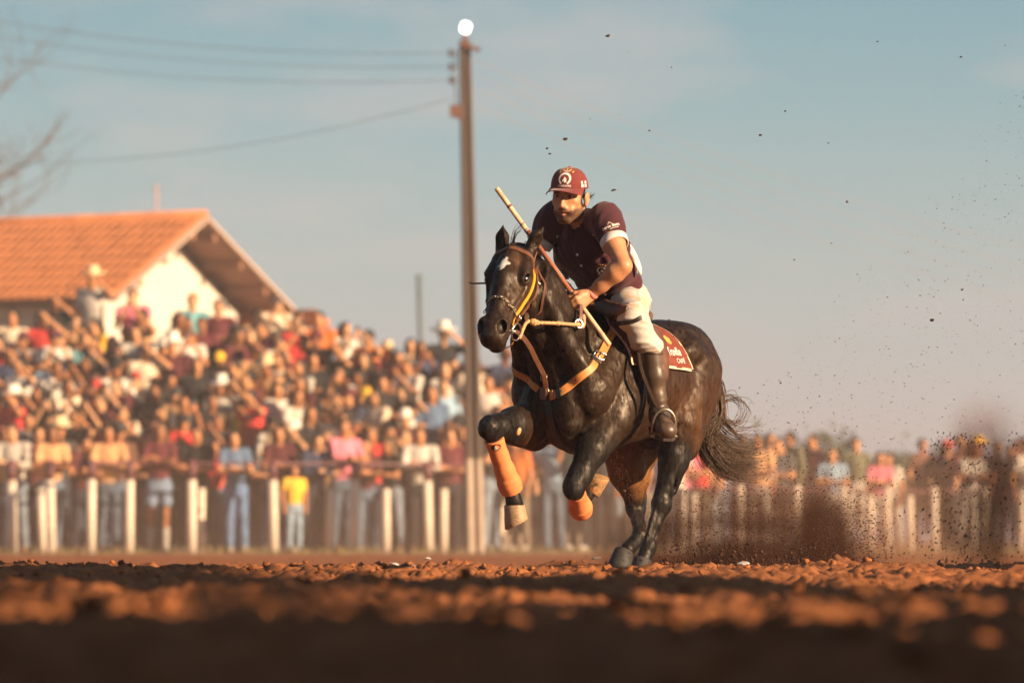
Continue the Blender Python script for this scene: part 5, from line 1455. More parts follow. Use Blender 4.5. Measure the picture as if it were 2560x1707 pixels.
# the wide ground beyond and around it, to the horizon
M_GRD = M_earth('dry_ground', (0.24, 0.105, 0.050), (0.17, 0.10, 0.05), 0.8)
gm = MB(); gv = []; R0 = 3000
for (x0, x1, y0, y1) in ((-R0, R0, 73.5, R0),):
    gm.add([(x0, y0, -0.03), (x1, y0, -0.03), (x1, y1, -0.03), (x0, y1, -0.03)], [(0, 1, 2, 3)])
gm.add([(-R0, -60, -0.10), (R0, -60, -0.10), (R0, 73.5, -0.10), (-R0, 73.5, -0.10)], [(0, 1, 2, 3)])
gm.build('ground', M_GRD, None, kind='structure')

# clods: lumps of earth thrown up by the hooves; nobody could count them
def lump(r_, n=2):
    bm = bmesh.new(); bmesh.ops.create_icosphere(bm, subdivisions=n, radius=1.0)
    v = np.array([p.co[:] for p in bm.verts]); f = np.array([[q.index for q in p.verts] for p in bm.faces]); bm.free()
    d = 1 + 0.35 * (np.sin(v @ r_.normal(0, 2.2, 3) + r_.uniform(0, 6)) * np.sin(v @ r_.normal(0, 2.6, 3) + r_.uniform(0, 6))) + 0.16 * np.sin(v @ r_.normal(0, 5, 3))
    d = d * (1 + r_.normal(0, 0.10, len(v)))
    return v * d[:, None], f
LUMPS = [lump(np.random.default_rng(i), 2) for i in range(8)]
SMALL2 = [lump(np.random.default_rng(80 + i), 2 if i % 2 else 1) for i in range(10)]
SMALL = [lump(np.random.default_rng(40 + i), 1) for i in range(8)]
def scatter(name, P, S_, material, lumps, flat=1.0, stretch=None, parent=None):
    r_ = np.random.default_rng(11); V = []; Fc = []; o = 0
    for i in range(len(P)):
        lv, lf = lumps[i % len(lumps)]
        a, b, c = r_.uniform(0, 6.3, 3)
        Rm = np.array(Euler((a, b, c)).to_matrix())
        q = (lv * (1, r_.uniform(0.7, 1.0), r_.uniform(0.55, 0.9))) @ Rm.T * S_[i]
        q[:, 2] *= flat
        if stretch is not None: q = q + np.outer(q @ stretch[i], stretch[i]) * (np.linalg.norm(stretch[i]) > 0) * 1.2
        V.append(q + P[i]); Fc.append(lf + o); o += len(lv)
    me = mesh_np(name, np.concatenate(V), np.concatenate(Fc), False)
    return link(name, me, parent, material, 'stuff')
r_ = np.random.default_rng(5)
P = []; S_ = []
for n, y0, y1, s0, s1 in ((1500, 5, 14, 0.006, 0.036), (5200, 14, 24, 0.003, 0.024), (10500, 23, 32, 0.0022, 0.022), (260, 32, 48, 0.006, 0.02)):
    y = r_.uniform(y0, y1, n); x = r_.uniform(-1, 1, n) * (1.2 + 0.115 * y)
    keep = vnoise(x * 1.1, y * 0.6, 9) + 0.35 * r_.random(n) > 0.52
    x, y = x[keep], y[keep]
    s = s0 + (s1 - s0) * r_.random(len(x)) ** 4.0
    z = rough_h(x, y) + s * 0.35
    P.append(np.stack([x, y, z], 1)); S_.append(s)
P = np.concatenate(P); S_ = np.concatenate(S_)
scatter('earth_clods', P, S_, M_CLOD, SMALL2, 0.75)
# a few damp scraps and pale flecks on the track by the hooves
fl = np.random.default_rng(77)
for i, (u_, v_) in enumerate(((-0.62, 29.6), (-0.50, 29.2), (-0.45, 30.0), (0.42, 28.2), (0.30, 30.2), (0.34, 29.4), (0.66, 28.7), (1.05, 25.6))):
    s_ = fl.uniform(0.010, 0.022); z_ = float(rough_h(np.array([u_]), np.array([v_]))[0]) + 0.022; q = []
    for k in range(7):
        a = 2 * pi * k / 7; q.append((s_ * fl.uniform(0.6, 1.1) * cos(a) * 1.6, s_ * fl.uniform(0.6, 1.1) * sin(a), fl.uniform(0, 0.014)))
    m_ = MB(); m_.add([Vector(p) for p in q] + [Vector(p) + Vector((0, 0, 0.004)) for p in q], [tuple(range(6, -1, -1)), tuple(range(7, 14))] + [(k, (k + 1) % 7, 7 + (k + 1) % 7, 7 + k) for k in range(7)])
    if i == 0: M_SCRAP = mat('pale_scrap', (0.46, 0.44, 0.44), rough=0.7, var=0.2, scale=40)
    o_ = m_.build('scrap', M_SCRAP, None); o_.location = (u_, v_, z_)
    tag(o_, ['pale scrap lying farthest left on the dirt', 'second pale scrap from the left on the dirt', 'third pale scrap from the left on the dirt', 'pale scrap on the dirt behind the hind hooves', 'pale scrap between the folded foreleg and the hind hooves', 'pale scrap just right of the hind hooves', 'pale scrap under the thrown dust', 'pale scrap lying farthest right on the dirt'][i], 'scrap', 'pale scraps on the track')
# dry grass tufts at the foot of the rail
gv = []; gf = []
for i in range(2600):
    x = r_.uniform(-10, 9); y = 74.4 + 0.55 * max(0, x + 5) + r_.normal(0, 0.9)
    h_ = r_.uniform(0.04, 0.14); a = r_.uniform(0, 6.3); w = 0.010
    if y < 73.7: continue
    o = len(gv); dx, dy = cos(a) * w, sin(a) * w
    gv += [(x - dx, y - dy, -0.03), (x + dx, y + dy, -0.03), (x + r_.normal(0, 0.04), y + r_.normal(0, 0.03), h_ - 0.03)]; gf.append((o, o + 1, o + 2))
M_GRASS = mat('dry_grass', (0.17, 0.13, 0.05), rough=0.9, var=0.4, scale=3)
link('grass', mesh_np('grass', np.array(gv), np.array(gf), False), None, M_GRASS, 'stuff')

# low wall and tall trees on the near side of the track, behind and to the right of the camera: unseen, added only to shade the earth
gs = empty('wall', (0, 0, 0), 0, 'low plain wall added unseen beside the track to shade the near earth', 'wall')
M_CONC = mat('old_concrete', (0.30, 0.27, 0.24), rough=0.9, var=0.2, scale=2, bump=0.3)
MB().box((2.3, 2.6, 0.85), (0.3, 11.0, 1.7)).build('shade_side_wall', M_CONC, gs)
MB().box((16, 8.25, 0.62), (27, 0.3, 1.24)).build('shade_front_wall', M_CONC, gs)
# the long dark shed added unseen behind the camera to hide the low sky
blocker = empty('blocker', (-26, -13, 0), 0, 'long dark timber shed added unseen behind the camera to deepen the shade', 'blocker')
M_BLOCKER = mat('blocker_boards', (0.05, 0.035, 0.028), rough=0.9, var=0.3, scale=2)
MB().box((0, 0, 5.0), (64, 6, 10)).build('wall', M_BLOCKER, blocker)
MB().box((0, 0, 10.2), (66, 10, 0.35)).build('roof', M_BLOCKER, blocker)
M_SHADELEAF = mat('tree_foliage', (0.05, 0.075, 0.025), rough=0.8, var=0.4, scale=2)
M_TRUNK = mat('tree_bark', (0.12, 0.08, 0.055), rough=0.9, var=0.3, scale=6)
def added_shade_tree(clumps, y0, label, seed):  # added unseen trees, each bough shaped from the shade it should throw
    """clumps: where on the ground each leafy bough throws its shade (x, y, half width, half depth)"""
    r_ = np.random.default_rng(seed)
    gx, gy = -sd.x / sd.z, -sd.y / sd.z
    C_ = []; V = []; Fc = []
    for (X_, Y_, hx_, hy_) in clumps:
        h_ = (Y_ - y0) / gy; c = np.array((X_ - gx * h_, y0, h_)); C_.append(c)
        n = int(520 * hx_ * hy_ / 2.2) + 160
        q = r_.normal(0, 1, (n, 3)); q /= np.linalg.norm(q, axis=1)[:, None]; q *= r_.random((n, 1)) ** 0.4
        rz_ = hy_ / gy
        p = c + q * (hx_, 0.8, rz_); p[:, 0] += (p[:, 2] - c[2]) * (-gx)
        for k in range(n):
            Rm = np.array(Euler(tuple(r_.uniform(0, 6.3, 3))).to_matrix()); s_ = r_.uniform(0.10, 0.20)
            o = len(V) * 4
            V.append(np.array([(-s_, 0, 0), (0, -s_ * .5, 0), (s_, 0, 0.03), (0, s_ * .5, 0)]) @ Rm.T + p[k]); Fc.append([o, o + 1, o + 2, o + 3])
    base = np.mean(C_, axis=0); base[2] = 0
    t = empty('added_shade_tree', tuple(base), 0, label, 'tree', 'unseen trees added to shade the track')
    link('crown', mesh_np('crown', np.concatenate(V) - base, np.array(Fc), False), t, M_SHADELEAF)
    tb_ = MB(); top = np.mean(C_, axis=0) - base
    tb_.tube([(0, 0, -0.1), tuple(top * 0.5), tuple(top)], [0.28, 0.2, 0.1], 10)
    for c in C_: tb_.tube([tuple(top * 0.55), tuple((c - base) * 0.7 + top * 0.2), tuple(c - base)], [0.13, 0.08, 0.03], 6)
    tb_.build('trunk', M_TRUNK, t, True)
added_shade_tree([(-2.1, 21.6, 1.2, 5.6), (-1.0, 18.6, 0.9, 3.0), (-0.2, 17.6, 0.8, 2.4), (0.6, 17.3, 0.8, 2.1), (1.4, 16.6, 0.7, 1.9)], 9.0, 'tall leafy tree added unseen to shade the middle of the track', 3)
added_shade_tree([(1.15, 30.4, 0.7, 2.2), (2.1, 29.8, 0.9, 2.4), (3.2, 29.0, 1.2, 2.6)], 9.4, 'second leafy tree added unseen to shade the earth behind the horse', 4)
added_shade_tree([(-1.75, 13.0, 0.6, 3.0), (-0.62, 13.4, 0.08, 2.6), (0.16, 12.8, 0.09, 0.9), (1.45, 13.2, 0.75, 3.2), (2.6, 14, 0.9, 3.5)], 2.0, 'broad leafy tree added unseen to break up the foremost sunlit strip', 5)
# ------------------------------------------------------------------ house behind the crowd
M_TILE = mat('terracotta_tile', (0.47, 0.155, 0.048), rough=0.85, var=0.35, scale=1.6, bump=0.3, bscale=20, dirt=((0.22, 0.085, 0.04), 1.1, 0.52, 0.8))
M_WALL = mat('white_plaster', (0.52, 0.46, 0.40), rough=0.9, var=0.06, scale=3)
M_TIMBER = mat('roof_timber', (0.20, 0.085, 0.045), rough=0.8, var=0.3, scale=6, stretch=(1, 6, 6))
M_FASCIA = mat('pale_fascia', (0.42, 0.30, 0.23), rough=0.8, var=0.15)
house = empty('house', (-5.45, 100.0, 0.0), math.atan2(0.525, -0.85), 'white house with an orange tiled gable roof rising behind the crowd', 'house')
# local x runs along the ridge away to the left, local y across the gable towards the camera side (-) and the far side (+)
RUN, RISE, ZR, LEN = 2.75, 1.52, 5.86, 12.0
hl = MB(); hl.box((LEN / 2 + 0.75, 0, (ZR - RISE - 0.1) / 2), (LEN - 0.2, 2 * RUN - 1.0, ZR - RISE - 0.1))
y_ = RUN - 0.5; zt = ZR - 0.22; zb = ZR - RISE - 0.1
hl.add([(0.85, -y_, zb), (0.85, y_, zb), (0.85, 0, zt), (LEN + 0.6, -y_, zb), (LEN + 0.6, y_, zb), (LEN + 0.6, 0, zt)], [(0, 2, 1), (3, 4, 5), (0, 3, 5, 2), (1, 2, 5, 4), (0, 1, 4, 3)])
hl.build('wall', M_WALL, house)
rb = MB()
sl = math.hypot(RUN, RISE)
for sg in (1, -1):
    n = Vector((0, sg * RISE, RUN)).normalized()
    a0, a1 = Vector((0, 0, ZR)), Vector((LEN, 0, ZR)); b0, b1 = Vector((0, sg * RUN, ZR - RISE)), Vector((LEN, sg * RUN, ZR - RISE))
    rb.add([a0, a1, b1, b0, a0 - n * 0.07, a1 - n * 0.07, b1 - n * 0.07, b0 - n * 0.07], [(0, 1, 2, 3), (7, 6, 5, 4), (0, 3, 7, 4), (1, 5, 6, 2), (2, 6, 7, 3), (0, 4, 5, 1)])
roof = rb.build('roof', M_TIMBER, house)
for sg in (1, -1):
    for q in (0.12, 0.42, 0.7):
        MB().bar((0.0, sg * RUN * q * 1.0, ZR - RISE * q - 0.16), (1.0, sg * RUN * q, ZR - RISE * q - 0.16), 0.10, 0.14).build('rafter', M_TIMBER, roof)
    MB().bar((-0.015, sg * 0.03, ZR - 0.03), (-0.015, sg * (RUN + 0.02), ZR - RISE - 0.04), 0.05, 0.17, (1, 0, 0)).build('fascia_board', M_FASCIA, roof)
def tile_mesh(L_):
    m = MB(); v = []; f = []; n = 7
    for j, (yy, rr) in enumerate(((0, 0.078), (L_, 0.094))):
        for i in range(n):
            a = pi * i / (n - 1)
            v.append((rr * cos(a), yy, 0.065 * sin(a) * rr / 0.09 + (0.022 if j else 0.004)))
    for i in range(n - 1): f.append((i, i + 1, n + i + 1, n + i))
    f.append(tuple(n + i for i in range(n)))
    return m.add(v, f).mesh('roof_tile', True)
NT = 8; TL = sl / NT
tm = tile_mesh(TL + 0.06); tm.materials.append(M_TILE)
side_n = -1                                                 # the slope that faces the camera
rot = Matrix(((1, 0, 0), (0, side_n * RUN / sl, side_n * RISE / sl * 1.0), (0, -RISE / sl, RUN / sl)))
jr = random.Random(4)
rest = MB()
for sg in (1, -1):
    Rm = Matrix(((sg * -1.0, 0, 0), (0, sg * RUN / sl, sg * RISE / sl), (0, -RISE / sl, RUN / sl)))
    for c in range(int(LEN / 0.2)):
        for k in range(NT):
            x0 = 0.10 + c * 0.2; s0 = k * TL
            loc = Vector((x0 + jr.uniform(-0.008, 0.008), sg * RUN * s0 / sl, ZR - RISE * s0 / sl + jr.uniform(0, 0.012)))
            if sg == 1:
                if c < 30:
                    o = bpy.data.objects.new('roof_tile', tm); COL.objects.link(o); o.parent = roof
                    o.matrix_local = Matrix.Translation(loc) @ Rm.to_4x4(); continue
            rest.add([loc + Rm @ Vector(p.co) for p in tm.vertices], [tuple(p.vertices) for p in tm.polygons])
rest.build('roof_tiles_beyond', M_TILE, roof, True, 'stuff')
rc_ = MB(); rc_.tube([(-0.02, 0, ZR + 0.035), (LEN, 0, ZR + 0.035)], 0.10, 10)
rc_.build('ridge_tiles', M_TILE, roof, True)
# low lean-to roof at the far side
yy = -(RUN - 0.1); y2 = -(RUN + 0.35)
lt = MB(); lt.add([(-0.6, yy, ZR - RISE - 0.02), (3.0, yy, ZR - RISE - 0.02), (3.0, y2, ZR - RISE - 0.22), (-0.6, y2, ZR - RISE - 0.22), (-0.6, yy, ZR - RISE - 0.14), (3.0, yy, ZR - RISE - 0.14), (3.0, y2, ZR - RISE - 0.34), (-0.6, y2, ZR - RISE - 0.34)], [(3, 2, 1, 0), (4, 5, 6, 7), (4, 7, 3, 0), (7, 6, 2, 3), (4, 0, 1, 5)])
lt.build('porch_roof', M_TILE, house)
for x_ in (-0.45, 1.2, 2.85): MB().box((x_, y2 + 0.2, 1.75), (0.16, 0.16, 3.5)).build('porch_post', M_TIMBER, house)

# ------------------------------------------------------------------ poles and wires
def tag_mesh(o, label, cat, group=None): return tag(o, label, cat, group)
M_POLE = mat('weathered_concrete', (0.075, 0.052, 0.042), rough=0.85, var=0.25, scale=3, stretch=(1, 1, 0.2), bump=0.3, bscale=12)
M_LIME = mat('limewash', (0.40, 0.32, 0.25), rough=0.9, var=0.15, scale=5)
M_IRON = mat('rusty_iron', (0.12, 0.05, 0.035), rough=0.7, var=0.3)
M_PORC = mat('dark_insulator', (0.05, 0.055, 0.065), rough=0.3, var=0.2)
pole = empty('utility_pole', (-0.495, 76.5, 0.0), 0, 'tall concrete utility pole with a lit lamp on top behind the horse', 'utility pole')
pole.scale = (0.933, 0.933, 0.933)
PH = 7.40; LEANX = -0.155
def isec(z0, z1, name, material, par, grow=0.0):
    m = MB(); v = []; f = []
    for z in (z0, z1):
        t = z / PH; w = 0.225 - 0.085 * t + grow; d = 0.22 - 0.07 * t + grow; fl = 0.30; rc = 0.30
        prof = [(-.5, -.5), (-.5 + fl, -.5), (-.5 + fl, -.5 + rc), (.5 - fl, -.5 + rc), (.5 - fl, -.5), (.5, -.5), (.5, .5), (.5 - fl, .5), (.5 - fl, .5 - rc), (-.5 + fl, .5 - rc), (-.5 + fl, .5), (-.5, .5)]
        a = radians(14)
        for x, y in prof:
            x *= w; y *= d
            v.append((x * cos(a) - y * sin(a) + LEANX * t, x * sin(a) + y * cos(a), z))
    n = 12
    for i in range(n): f.append((i, (i + 1) % n, n + (i + 1) % n, n + i))
    f.append(tuple(range(n - 1, -1, -1))); f.append(tuple(range(n, 2 * n)))
    return m.add(v, f).build(name, material, par)
isec(1.34, PH, 'shaft', M_POLE, pole)
isec(-0.05, 1.34, 'limewashed_foot', M_LIME, pole, 0.004)
tx = lambda z: LEANX * z / PH
hd_ = MB(); hd_.bar((tx(7.3) - 0.08, -0.1, 7.36), (tx(7.3) + 0.22, -0.12, 7.26), 0.05, 0.06); hd_.bar((tx(7.4), -0.08, 7.34), (tx(7.4) + 0.01, -0.12, 7.48), 0.06, 0.06)
hd_.build('lamp_bracket', M_IRON, pole)
lamp = MB()
lv = []
Rl = Matrix.Rotation(radians(16), 3, 'Y')
def rr_box(w, h, r, n=5):
    out = []
    for cx_, cy_, a0 in ((w / 2 - r, h / 2 - r, 0), (-w / 2 + r, h / 2 - r, pi / 2), (-w / 2 + r, -h / 2 + r, pi), (w / 2 - r, -h / 2 + r, 3 * pi / 2)):
        for i in range(n): a = a0 + pi / 2 * i / (n - 1); out.append((cx_ + r * cos(a), cy_ + r * sin(a)))
    return out
pf_ = rr_box(0.135, 0.160, 0.042); n = len(pf_)
lc = Vector((tx(7.4) + 0.012, -0.14, 7.585))
lamp.add([lc + Rl @ Vector((x, 0, z)) for x, z in pf_] + [lc + Rl @ Vector((x * 0.9, 0.07, z * 0.9)) for x, z in pf_], [tuple(range(n)), tuple(range(2 * n - 1, n - 1, -1))] + [(i, n + i, n + (i + 1) % n, (i + 1) % n) for i in range(n)])
lm = lamp.build('lamp_head', M_IRON, pole)
lg = MB(); lg.add([lc + Rl @ Vector((x * 0.94, -0.006, z * 0.94)) for x, z in pf_], [tuple(range(n - 1, -1, -1))]); lg.build('lamp_lens', emis('lamp_glow', (1.0, 0.98, 0.94), 2.5), lm)
for z_ in (7.22, 7.02, 6.83):
    i_ = MB(); i_.tube([(tx(z_) - 0.09, -0.12, z_), (tx(z_) - 0.2, -0.14, z_)], 0.012, 6); i_.tube([(tx(z_) - 0.2, -0.14, z_ - 0.06), (tx(z_) - 0.2, -0.14, z_ - 0.02), (tx(z_) - 0.2, -0.14, z_), (tx(z_) - 0.2, -0.14, z_ + 0.05)], [0.03, 0.045, 0.03, 0.036], 8); i_.build('insulator', M_PORC, pole, True)
MB().box((tx(6.4) - 0.15, -0.1, 6.38), (0.17, 0.16, 0.17)).bar((tx(6.4) - 0.15, -0.1, 6.3), (tx(6.4) - 0.02, -0.1, 6.24), 0.03, 0.03).build('junction_box', M_IRON, pole)
MB().tube([(tx(7.2) - 0.13, -0.16, 7.25), (tx(6.9) - 0.15, -0.17, 6.8), (tx(6.5) - 0.14, -0.16, 6.45)], 0.011, 6).build('drop_cable', M_PORC, pole, True)
M_WIRE = mat('wire', (0.22, 0.15, 0.14), rough=0.6, var=0.1)
def wire(a, b, sag, label, r=0.0042):
    a = Vector(a); b = Vector(b); pts = []
    for k in range(41):
        t = k / 40; p = a.lerp(b, t); p.z -= sag * 4 * t * (1 - t); pts.append(p)
    o = MB().tube(pts, r, 5).build('power_cable', M_WIRE, None, True)
    return tag(o, label, 'cable', 'cables strung from the utility pole')
px_, py_ = -0.495, 76.5
for z_, e_, sg_, lb in ((6.74, (-15.3, 88, 10.3), 0.72, 'highest of the thin cables running from the pole to the left'), (6.55, (-15.3, 88, 10.04), 0.72, 'second highest thin cable running from the pole to the left'),
                        (6.37, (-15.3, 88, 9.6), 0.72, 'third thin cable from the top running from the pole to the left'), (6.12, (-10.6, 86, 6.14), 0.51, 'slack lowest cable curving from the pole over the house roof')):
    wire((px_ + tx(z_) - 0.19, py_ - 0.13, z_), e_, sg_, lb)
for z_, e_, lb in ((6.66, 8.6, 'topmost faint cable running from the pole towards the right'), (6.46, 8.0, 'second faint cable from the top running from the pole towards the right'),
                   (6.28, 7.4, 'third faint cable from the top running from the pole towards the right'), (6.05, 6.8, 'lowest faint cable running from the pole towards the right')):
    wire((px_ + tx(z_) + 0.11, py_ + 0.1, z_), (34, 150, e_), 2.6, lb)
M_GREY = mat('galvanised_pipe', (0.10, 0.13, 0.15), rough=0.6, var=0.15)
gp = empty('metal_post', (-1.50, 96.0, 0.0), 0, 'thin blue grey metal post standing behind the crowd left of the light pole', 'post')
MB().tube([(0.06, 0, 0), (-0.08, 0, 4.62)], [0.055, 0.050], 10).build('pipe', M_GREY, gp, True); MB().tube([(-0.08, 0, 4.62), (-0.081, 0, 4.66)], 0.058, 10).build('pipe_cap', M_GREY, gp, True)
mast = empty('antenna_mast', (-6.55, 104.0, 0.0), 0, 'thin pale antenna mast above the ridge of the tiled roof', 'antenna')
MB().tube([(0, 0, 4.5), (0, 0, 6.7)], 0.022, 6).build('mast_tube', mat('pink_mast', (0.45, 0.25, 0.2), rough=0.6), mast, True)
MB().bar((-0.16, 0, 6.6), (0.16, 0, 6.6), 0.012, 0.012).build('crossbar', M_GREY, mast)

# ------------------------------------------------------------------ bare tree at the left and far green trees
M_BARK = mat('bare_bark', (0.10, 0.065, 0.06), rough=0.9, var=0.3, scale=4)
def bare_tree(loc, label):
    r_ = random.Random(12); t = empty('bare_tree', loc, 0, label, 'tree')
    tr = MB(); tr.tube([(0, 0, 0), (0.05, 0, 2.2), (0.2, 0, 3.8)], [0.16, 0.13, 0.10], 8); tr.build('trunk', M_BARK, t, True)
    cr = MB()
    def grow(p, d, L_, r, lv):
        pts = [p]; q = p.copy(); dd = d.copy()
        for k in range(4):
            dd = (dd + Vector((r_.gauss(0, .16), r_.gauss(0, .16), r_.gauss(0.04, .12)))).normalized(); q = q + dd * L_ / 4; pts.append(q.copy())
        cr.tube(pts, [r * (1 - 0.12 * k) for k in range(5)], 5 if lv < 3 else 3, False)
        if lv >= 5: return
        for k in range(3 if lv < 4 else 2):
            i = r_.choice((2, 3, 4)); nd = (dd + Vector((r_.gauss(0, .65), r_.gauss(0, .65), r_.gauss(0.1, .45)))).normalized()
            grow(pts[i].copy(), nd, L_ * r_.uniform(0.6, 0.82), r * 0.58, lv + 1)
    for k in range(6):
        a = -0.6 + k * 0.5
        grow(Vector((0.2, 0, 3.7)), Vector((cos(a) * 0.75, sin(a * 2) * 0.4, 0.75)).normalized(), 1.5, 0.06, 0)
    cr.build('crown', M_BARK, t, True); t.scale = (1.5, 1.5, 1.5)
bt_ = bare_tree((-13.9, 118, 0), 'bare leafless tree with thin pinkish twigs at the left edge')
M_LEAF = mat('dark_foliage', (0.035, 0.045, 0.020), rough=0.8, var=0.5, scale=3)
def green_tree(loc, w, h, label, seed):
    r_ = np.random.default_rng(seed); t = empty('tree', loc, 0, label, 'tree', 'dark trees beyond the right hand crowd')
    MB().tube([(0, 0, 0), (0.05, 0, h * 0.35), (0, 0.05, h * 0.6)], [0.14, 0.10, 0.06], 7).build('trunk', M_BARK, t, True)
    n = 1500; cl = r_.normal(0, 1, (14, 3)) * (w * 0.27, w * 0.2, h * 0.15) + (0, 0, h * 0.62)
    c = cl[r_.integers(0, 14, n)] + r_.normal(0, 1, (n, 3)) * (w * 0.10, w * 0.10, h * 0.09)
    V = []; Fc = []
    for i in range(n):
        Rm = np.array(Euler(tuple(r_.uniform(0, 6.3, 3))).to_matrix()); s_ = r_.uniform(0.05, 0.11)
        q = np.array([(-s_, -s_ * .5, 0), (s_, -s_ * .5, 0.02), (s_ * .8, s_ * .5, 0), (-s_ * .8, s_ * .5, 0.03)]) @ Rm.T + c[i]
        V.append(q); Fc.append([4 * i, 4 * i + 1, 4 * i + 2, 4 * i + 3])
    link('crown', mesh_np('crown', np.concatenate(V), np.array(Fc), False), t, M_LEAF)
for i, (x_, y_, w_, h_, lb) in enumerate(((6.6, 128, 3.0, 2.55, 'low dark green tree whose crown shows left of the grey olive shirt'), (9.4, 132, 2.6, 2.3, 'low dark tree behind the tallest person of the right hand crowd'), (12.6, 130, 2.6, 2.5, 'bushy dark tree beside the yellow hat at the far right'), (14.6, 131, 2.4, 2.9, 'tallest dark tree at the right edge behind the dust'))):
    green_tree((x_, y_, 0), w_, h_, lb, 60 + i)

# ------------------------------------------------------------------ rails along the track
M_PURP = mat('maroon_paint', (0.10, 0.026, 0.035), rough=0.6, var=0.2, scale=8)
M_POST = mat('white_post_paint', (0.60, 0.51, 0.42), rough=0.8, var=0.12, scale=5, dirt=((0.34, 0.16, 0.08), 2.5, 0.6, 0.7))
def Xof(d, Y): return (d - 1176) * Y / 12960.0
def post(par, x, y, h, w, cap_from, lean=0.0):
    m = MB(); m.tube([(x, y, -0.1), (x + lean * cap_from, y, cap_from)], [w / 2, w / 2 * 0.96], 10); p = m.build('post', M_POST, par, True)
    if h > cap_from:
        MB().tube([(x + lean * cap_from, y, cap_from), (x + lean * h, y, h)], [w / 2 * 0.94, w / 2 * 0.9], 10).build('post_top', M_PURP, p, True)
FR_POSTS = [(30, 77.3), (118, 77.2), (208, 76.5), (296, 77.1), (440, 77.0), (628, 77.2), (812, 77.6), (985, 78.2), (1150, 79.6), (1300, 81.6), (1440, 83.8), (1568, 86), (1702, 87.5), (1832, 88.6), (1940, 89.4), (2040, 90.2), (2148, 91), (2262, 92), (2345, 93)]
fence = empty('rail_fence', (0, 0, 0), 0, 'white post fence with maroon tops and rail that the crowd leans on', 'fence')
line_pts = []
for d, y in FR_POSTS:
    right = d > 1500
    post(fence, Xof(d, y), y, 1.24 if not right else 1.0, 0.135 if not right else 0.115, 0.97 if not right else 1.0, 0.02 * math.sin(d))
    line_pts.append((Xof(d, y), y))
for i in range(len(line_pts) - 1):
    a, b = line_pts[i], line_pts[i + 1]
    if i < 1: continue
    h_ = 1.20 if FR_POSTS[i + 1][0] < 1500 else 0.94
    MB().bar((a[0], a[1], h_), (b[0], b[1], h_), 0.03, 0.03).build('rail', M_PURP, fence)
inner = empty('inner_fence', (0, 0, 0), 0, 'shorter row of white posts standing just behind the main rail fence', 'fence')
for d, y in ((98, 77.45), (459, 77.35), (757, 77.7), (887, 78.1), (1018, 78.5), (1167, 79.9), (1367, 82.7), (1592, 86.4), (2000, 90.1), (2092, 90.6), (2235, 92)):
    post(inner, Xof(d, y), y, 0.86, 0.12, 0.86, 0.03 * math.sin(d * 3))
# terraces the crowd stands on
M_STEP = mat('terrace_concrete', (0.26, 0.20, 0.16), rough=0.9, var=0.2, scale=2)
NROW, RISE_, TREAD = 9, 0.248, 0.56
ter = MB()
for k in range(1, NROW):
    x1 = [2.4, 2.0, 1.5, 0.9, 0.3, -0.5, -2.0, -2.9][k - 1]
    y0 = 78.9 + TREAD * k
    ter.box(((x1 - 16) / 2, y0 + TREAD / 2 + 1.0, RISE_ * k / 2 - 0.01 * k), (x1 + 16, TREAD + 2.0, RISE_ * k))
tr_ = ter.build('terrace', M_STEP, None, kind='structure')
# ------------------------------------------------------------------ the spectators
def ccm(name, rough=0.85, vc=False, var=0.22, scale=9, bump=0.2):
    m = mat(name, (1, 1, 1), rough=rough, var=var, scale=scale, objcol=True, bump=bump, bscale=40, spec=0.3)
    if vc:
        nt = m.node_tree; b = nt.nodes['Principled BSDF']; src = b.inputs['Base Color'].links[0].from_socket
        a = nt.nodes.new('ShaderNodeAttribute'); a.attribute_name = 'coat'
        mx = nt.nodes.new('ShaderNodeVectorMath'); mx.operation = 'MULTIPLY'
        nt.links.new(src, mx.inputs[0]); nt.links.new(a.outputs['Color'], mx.inputs[1]); nt.links.new(mx.outputs[0], b.inputs['Base Color'])
    return m
MC_SKIN = ccm('spectator_skin', 0.55, True, 0.1)
MC_CLOTH = ccm('spectator_cloth'); MC_LEG = ccm('spectator_trousers', var=0.3); MC_HAIR = ccm('spectator_hair', 0.5); MC_HAT = ccm('spectator_hat', 0.8, var=0.1)
MC_PHONE = mat('phone_glass', (0.02, 0.03, 0.05), rough=0.1)
MC_SHOE = ccm('spectator_shoe', 0.7)

def arms_of(pose, w):
    sh = {s: np.array((s * w, 0.0, 1.405)) for s in (-1, 1)}
    if pose == 'rail':
        return sh, {s: np.array((s * (w + .05), -.15, 1.17)) for s in (-1, 1)}, {1: np.array((-.02, -.33, 1.235)), -1: np.array((.10, -.36, 1.215))}
    if pose == 'phone':
        return sh, {s: np.array((s * (w + .04), -.16, 1.19)) for s in (-1, 1)}, {s: np.array((s * .045, -.29, 1.50)) for s in (-1, 1)}
    if pose == 'crossed':
        return sh, {s: np.array((s * (w + .05), -.07, 1.13)) for s in (-1, 1)}, {1: np.array((-.10, -.19, 1.17)), -1: np.array((.10, -.21, 1.14))}
    if pose == 'brow':
        return sh, {1: np.array((w + .12, -.14, 1.40)), -1: np.array((-w - .05, .02, 1.12))}, {1: np.array((.06, -.15, 1.625)), -1: np.array((-w - .02, -.10, .88))}
    if pose == 'sit':
        return sh, {s: np.array((s * (w + .05), -.10, 1.13)) for s in (-1, 1)}, {1: np.array((.03, -.34, 1.06)), -1: np.array((-.03, -.35, 1.05))}
    return sh, {s: np.array((s * (w + .055), .03, 1.12)) for s in (-1, 1)}, {1: np.array((w + .03, -.07, .87)), -1: np.array((-w - .03, -.05, .87))}

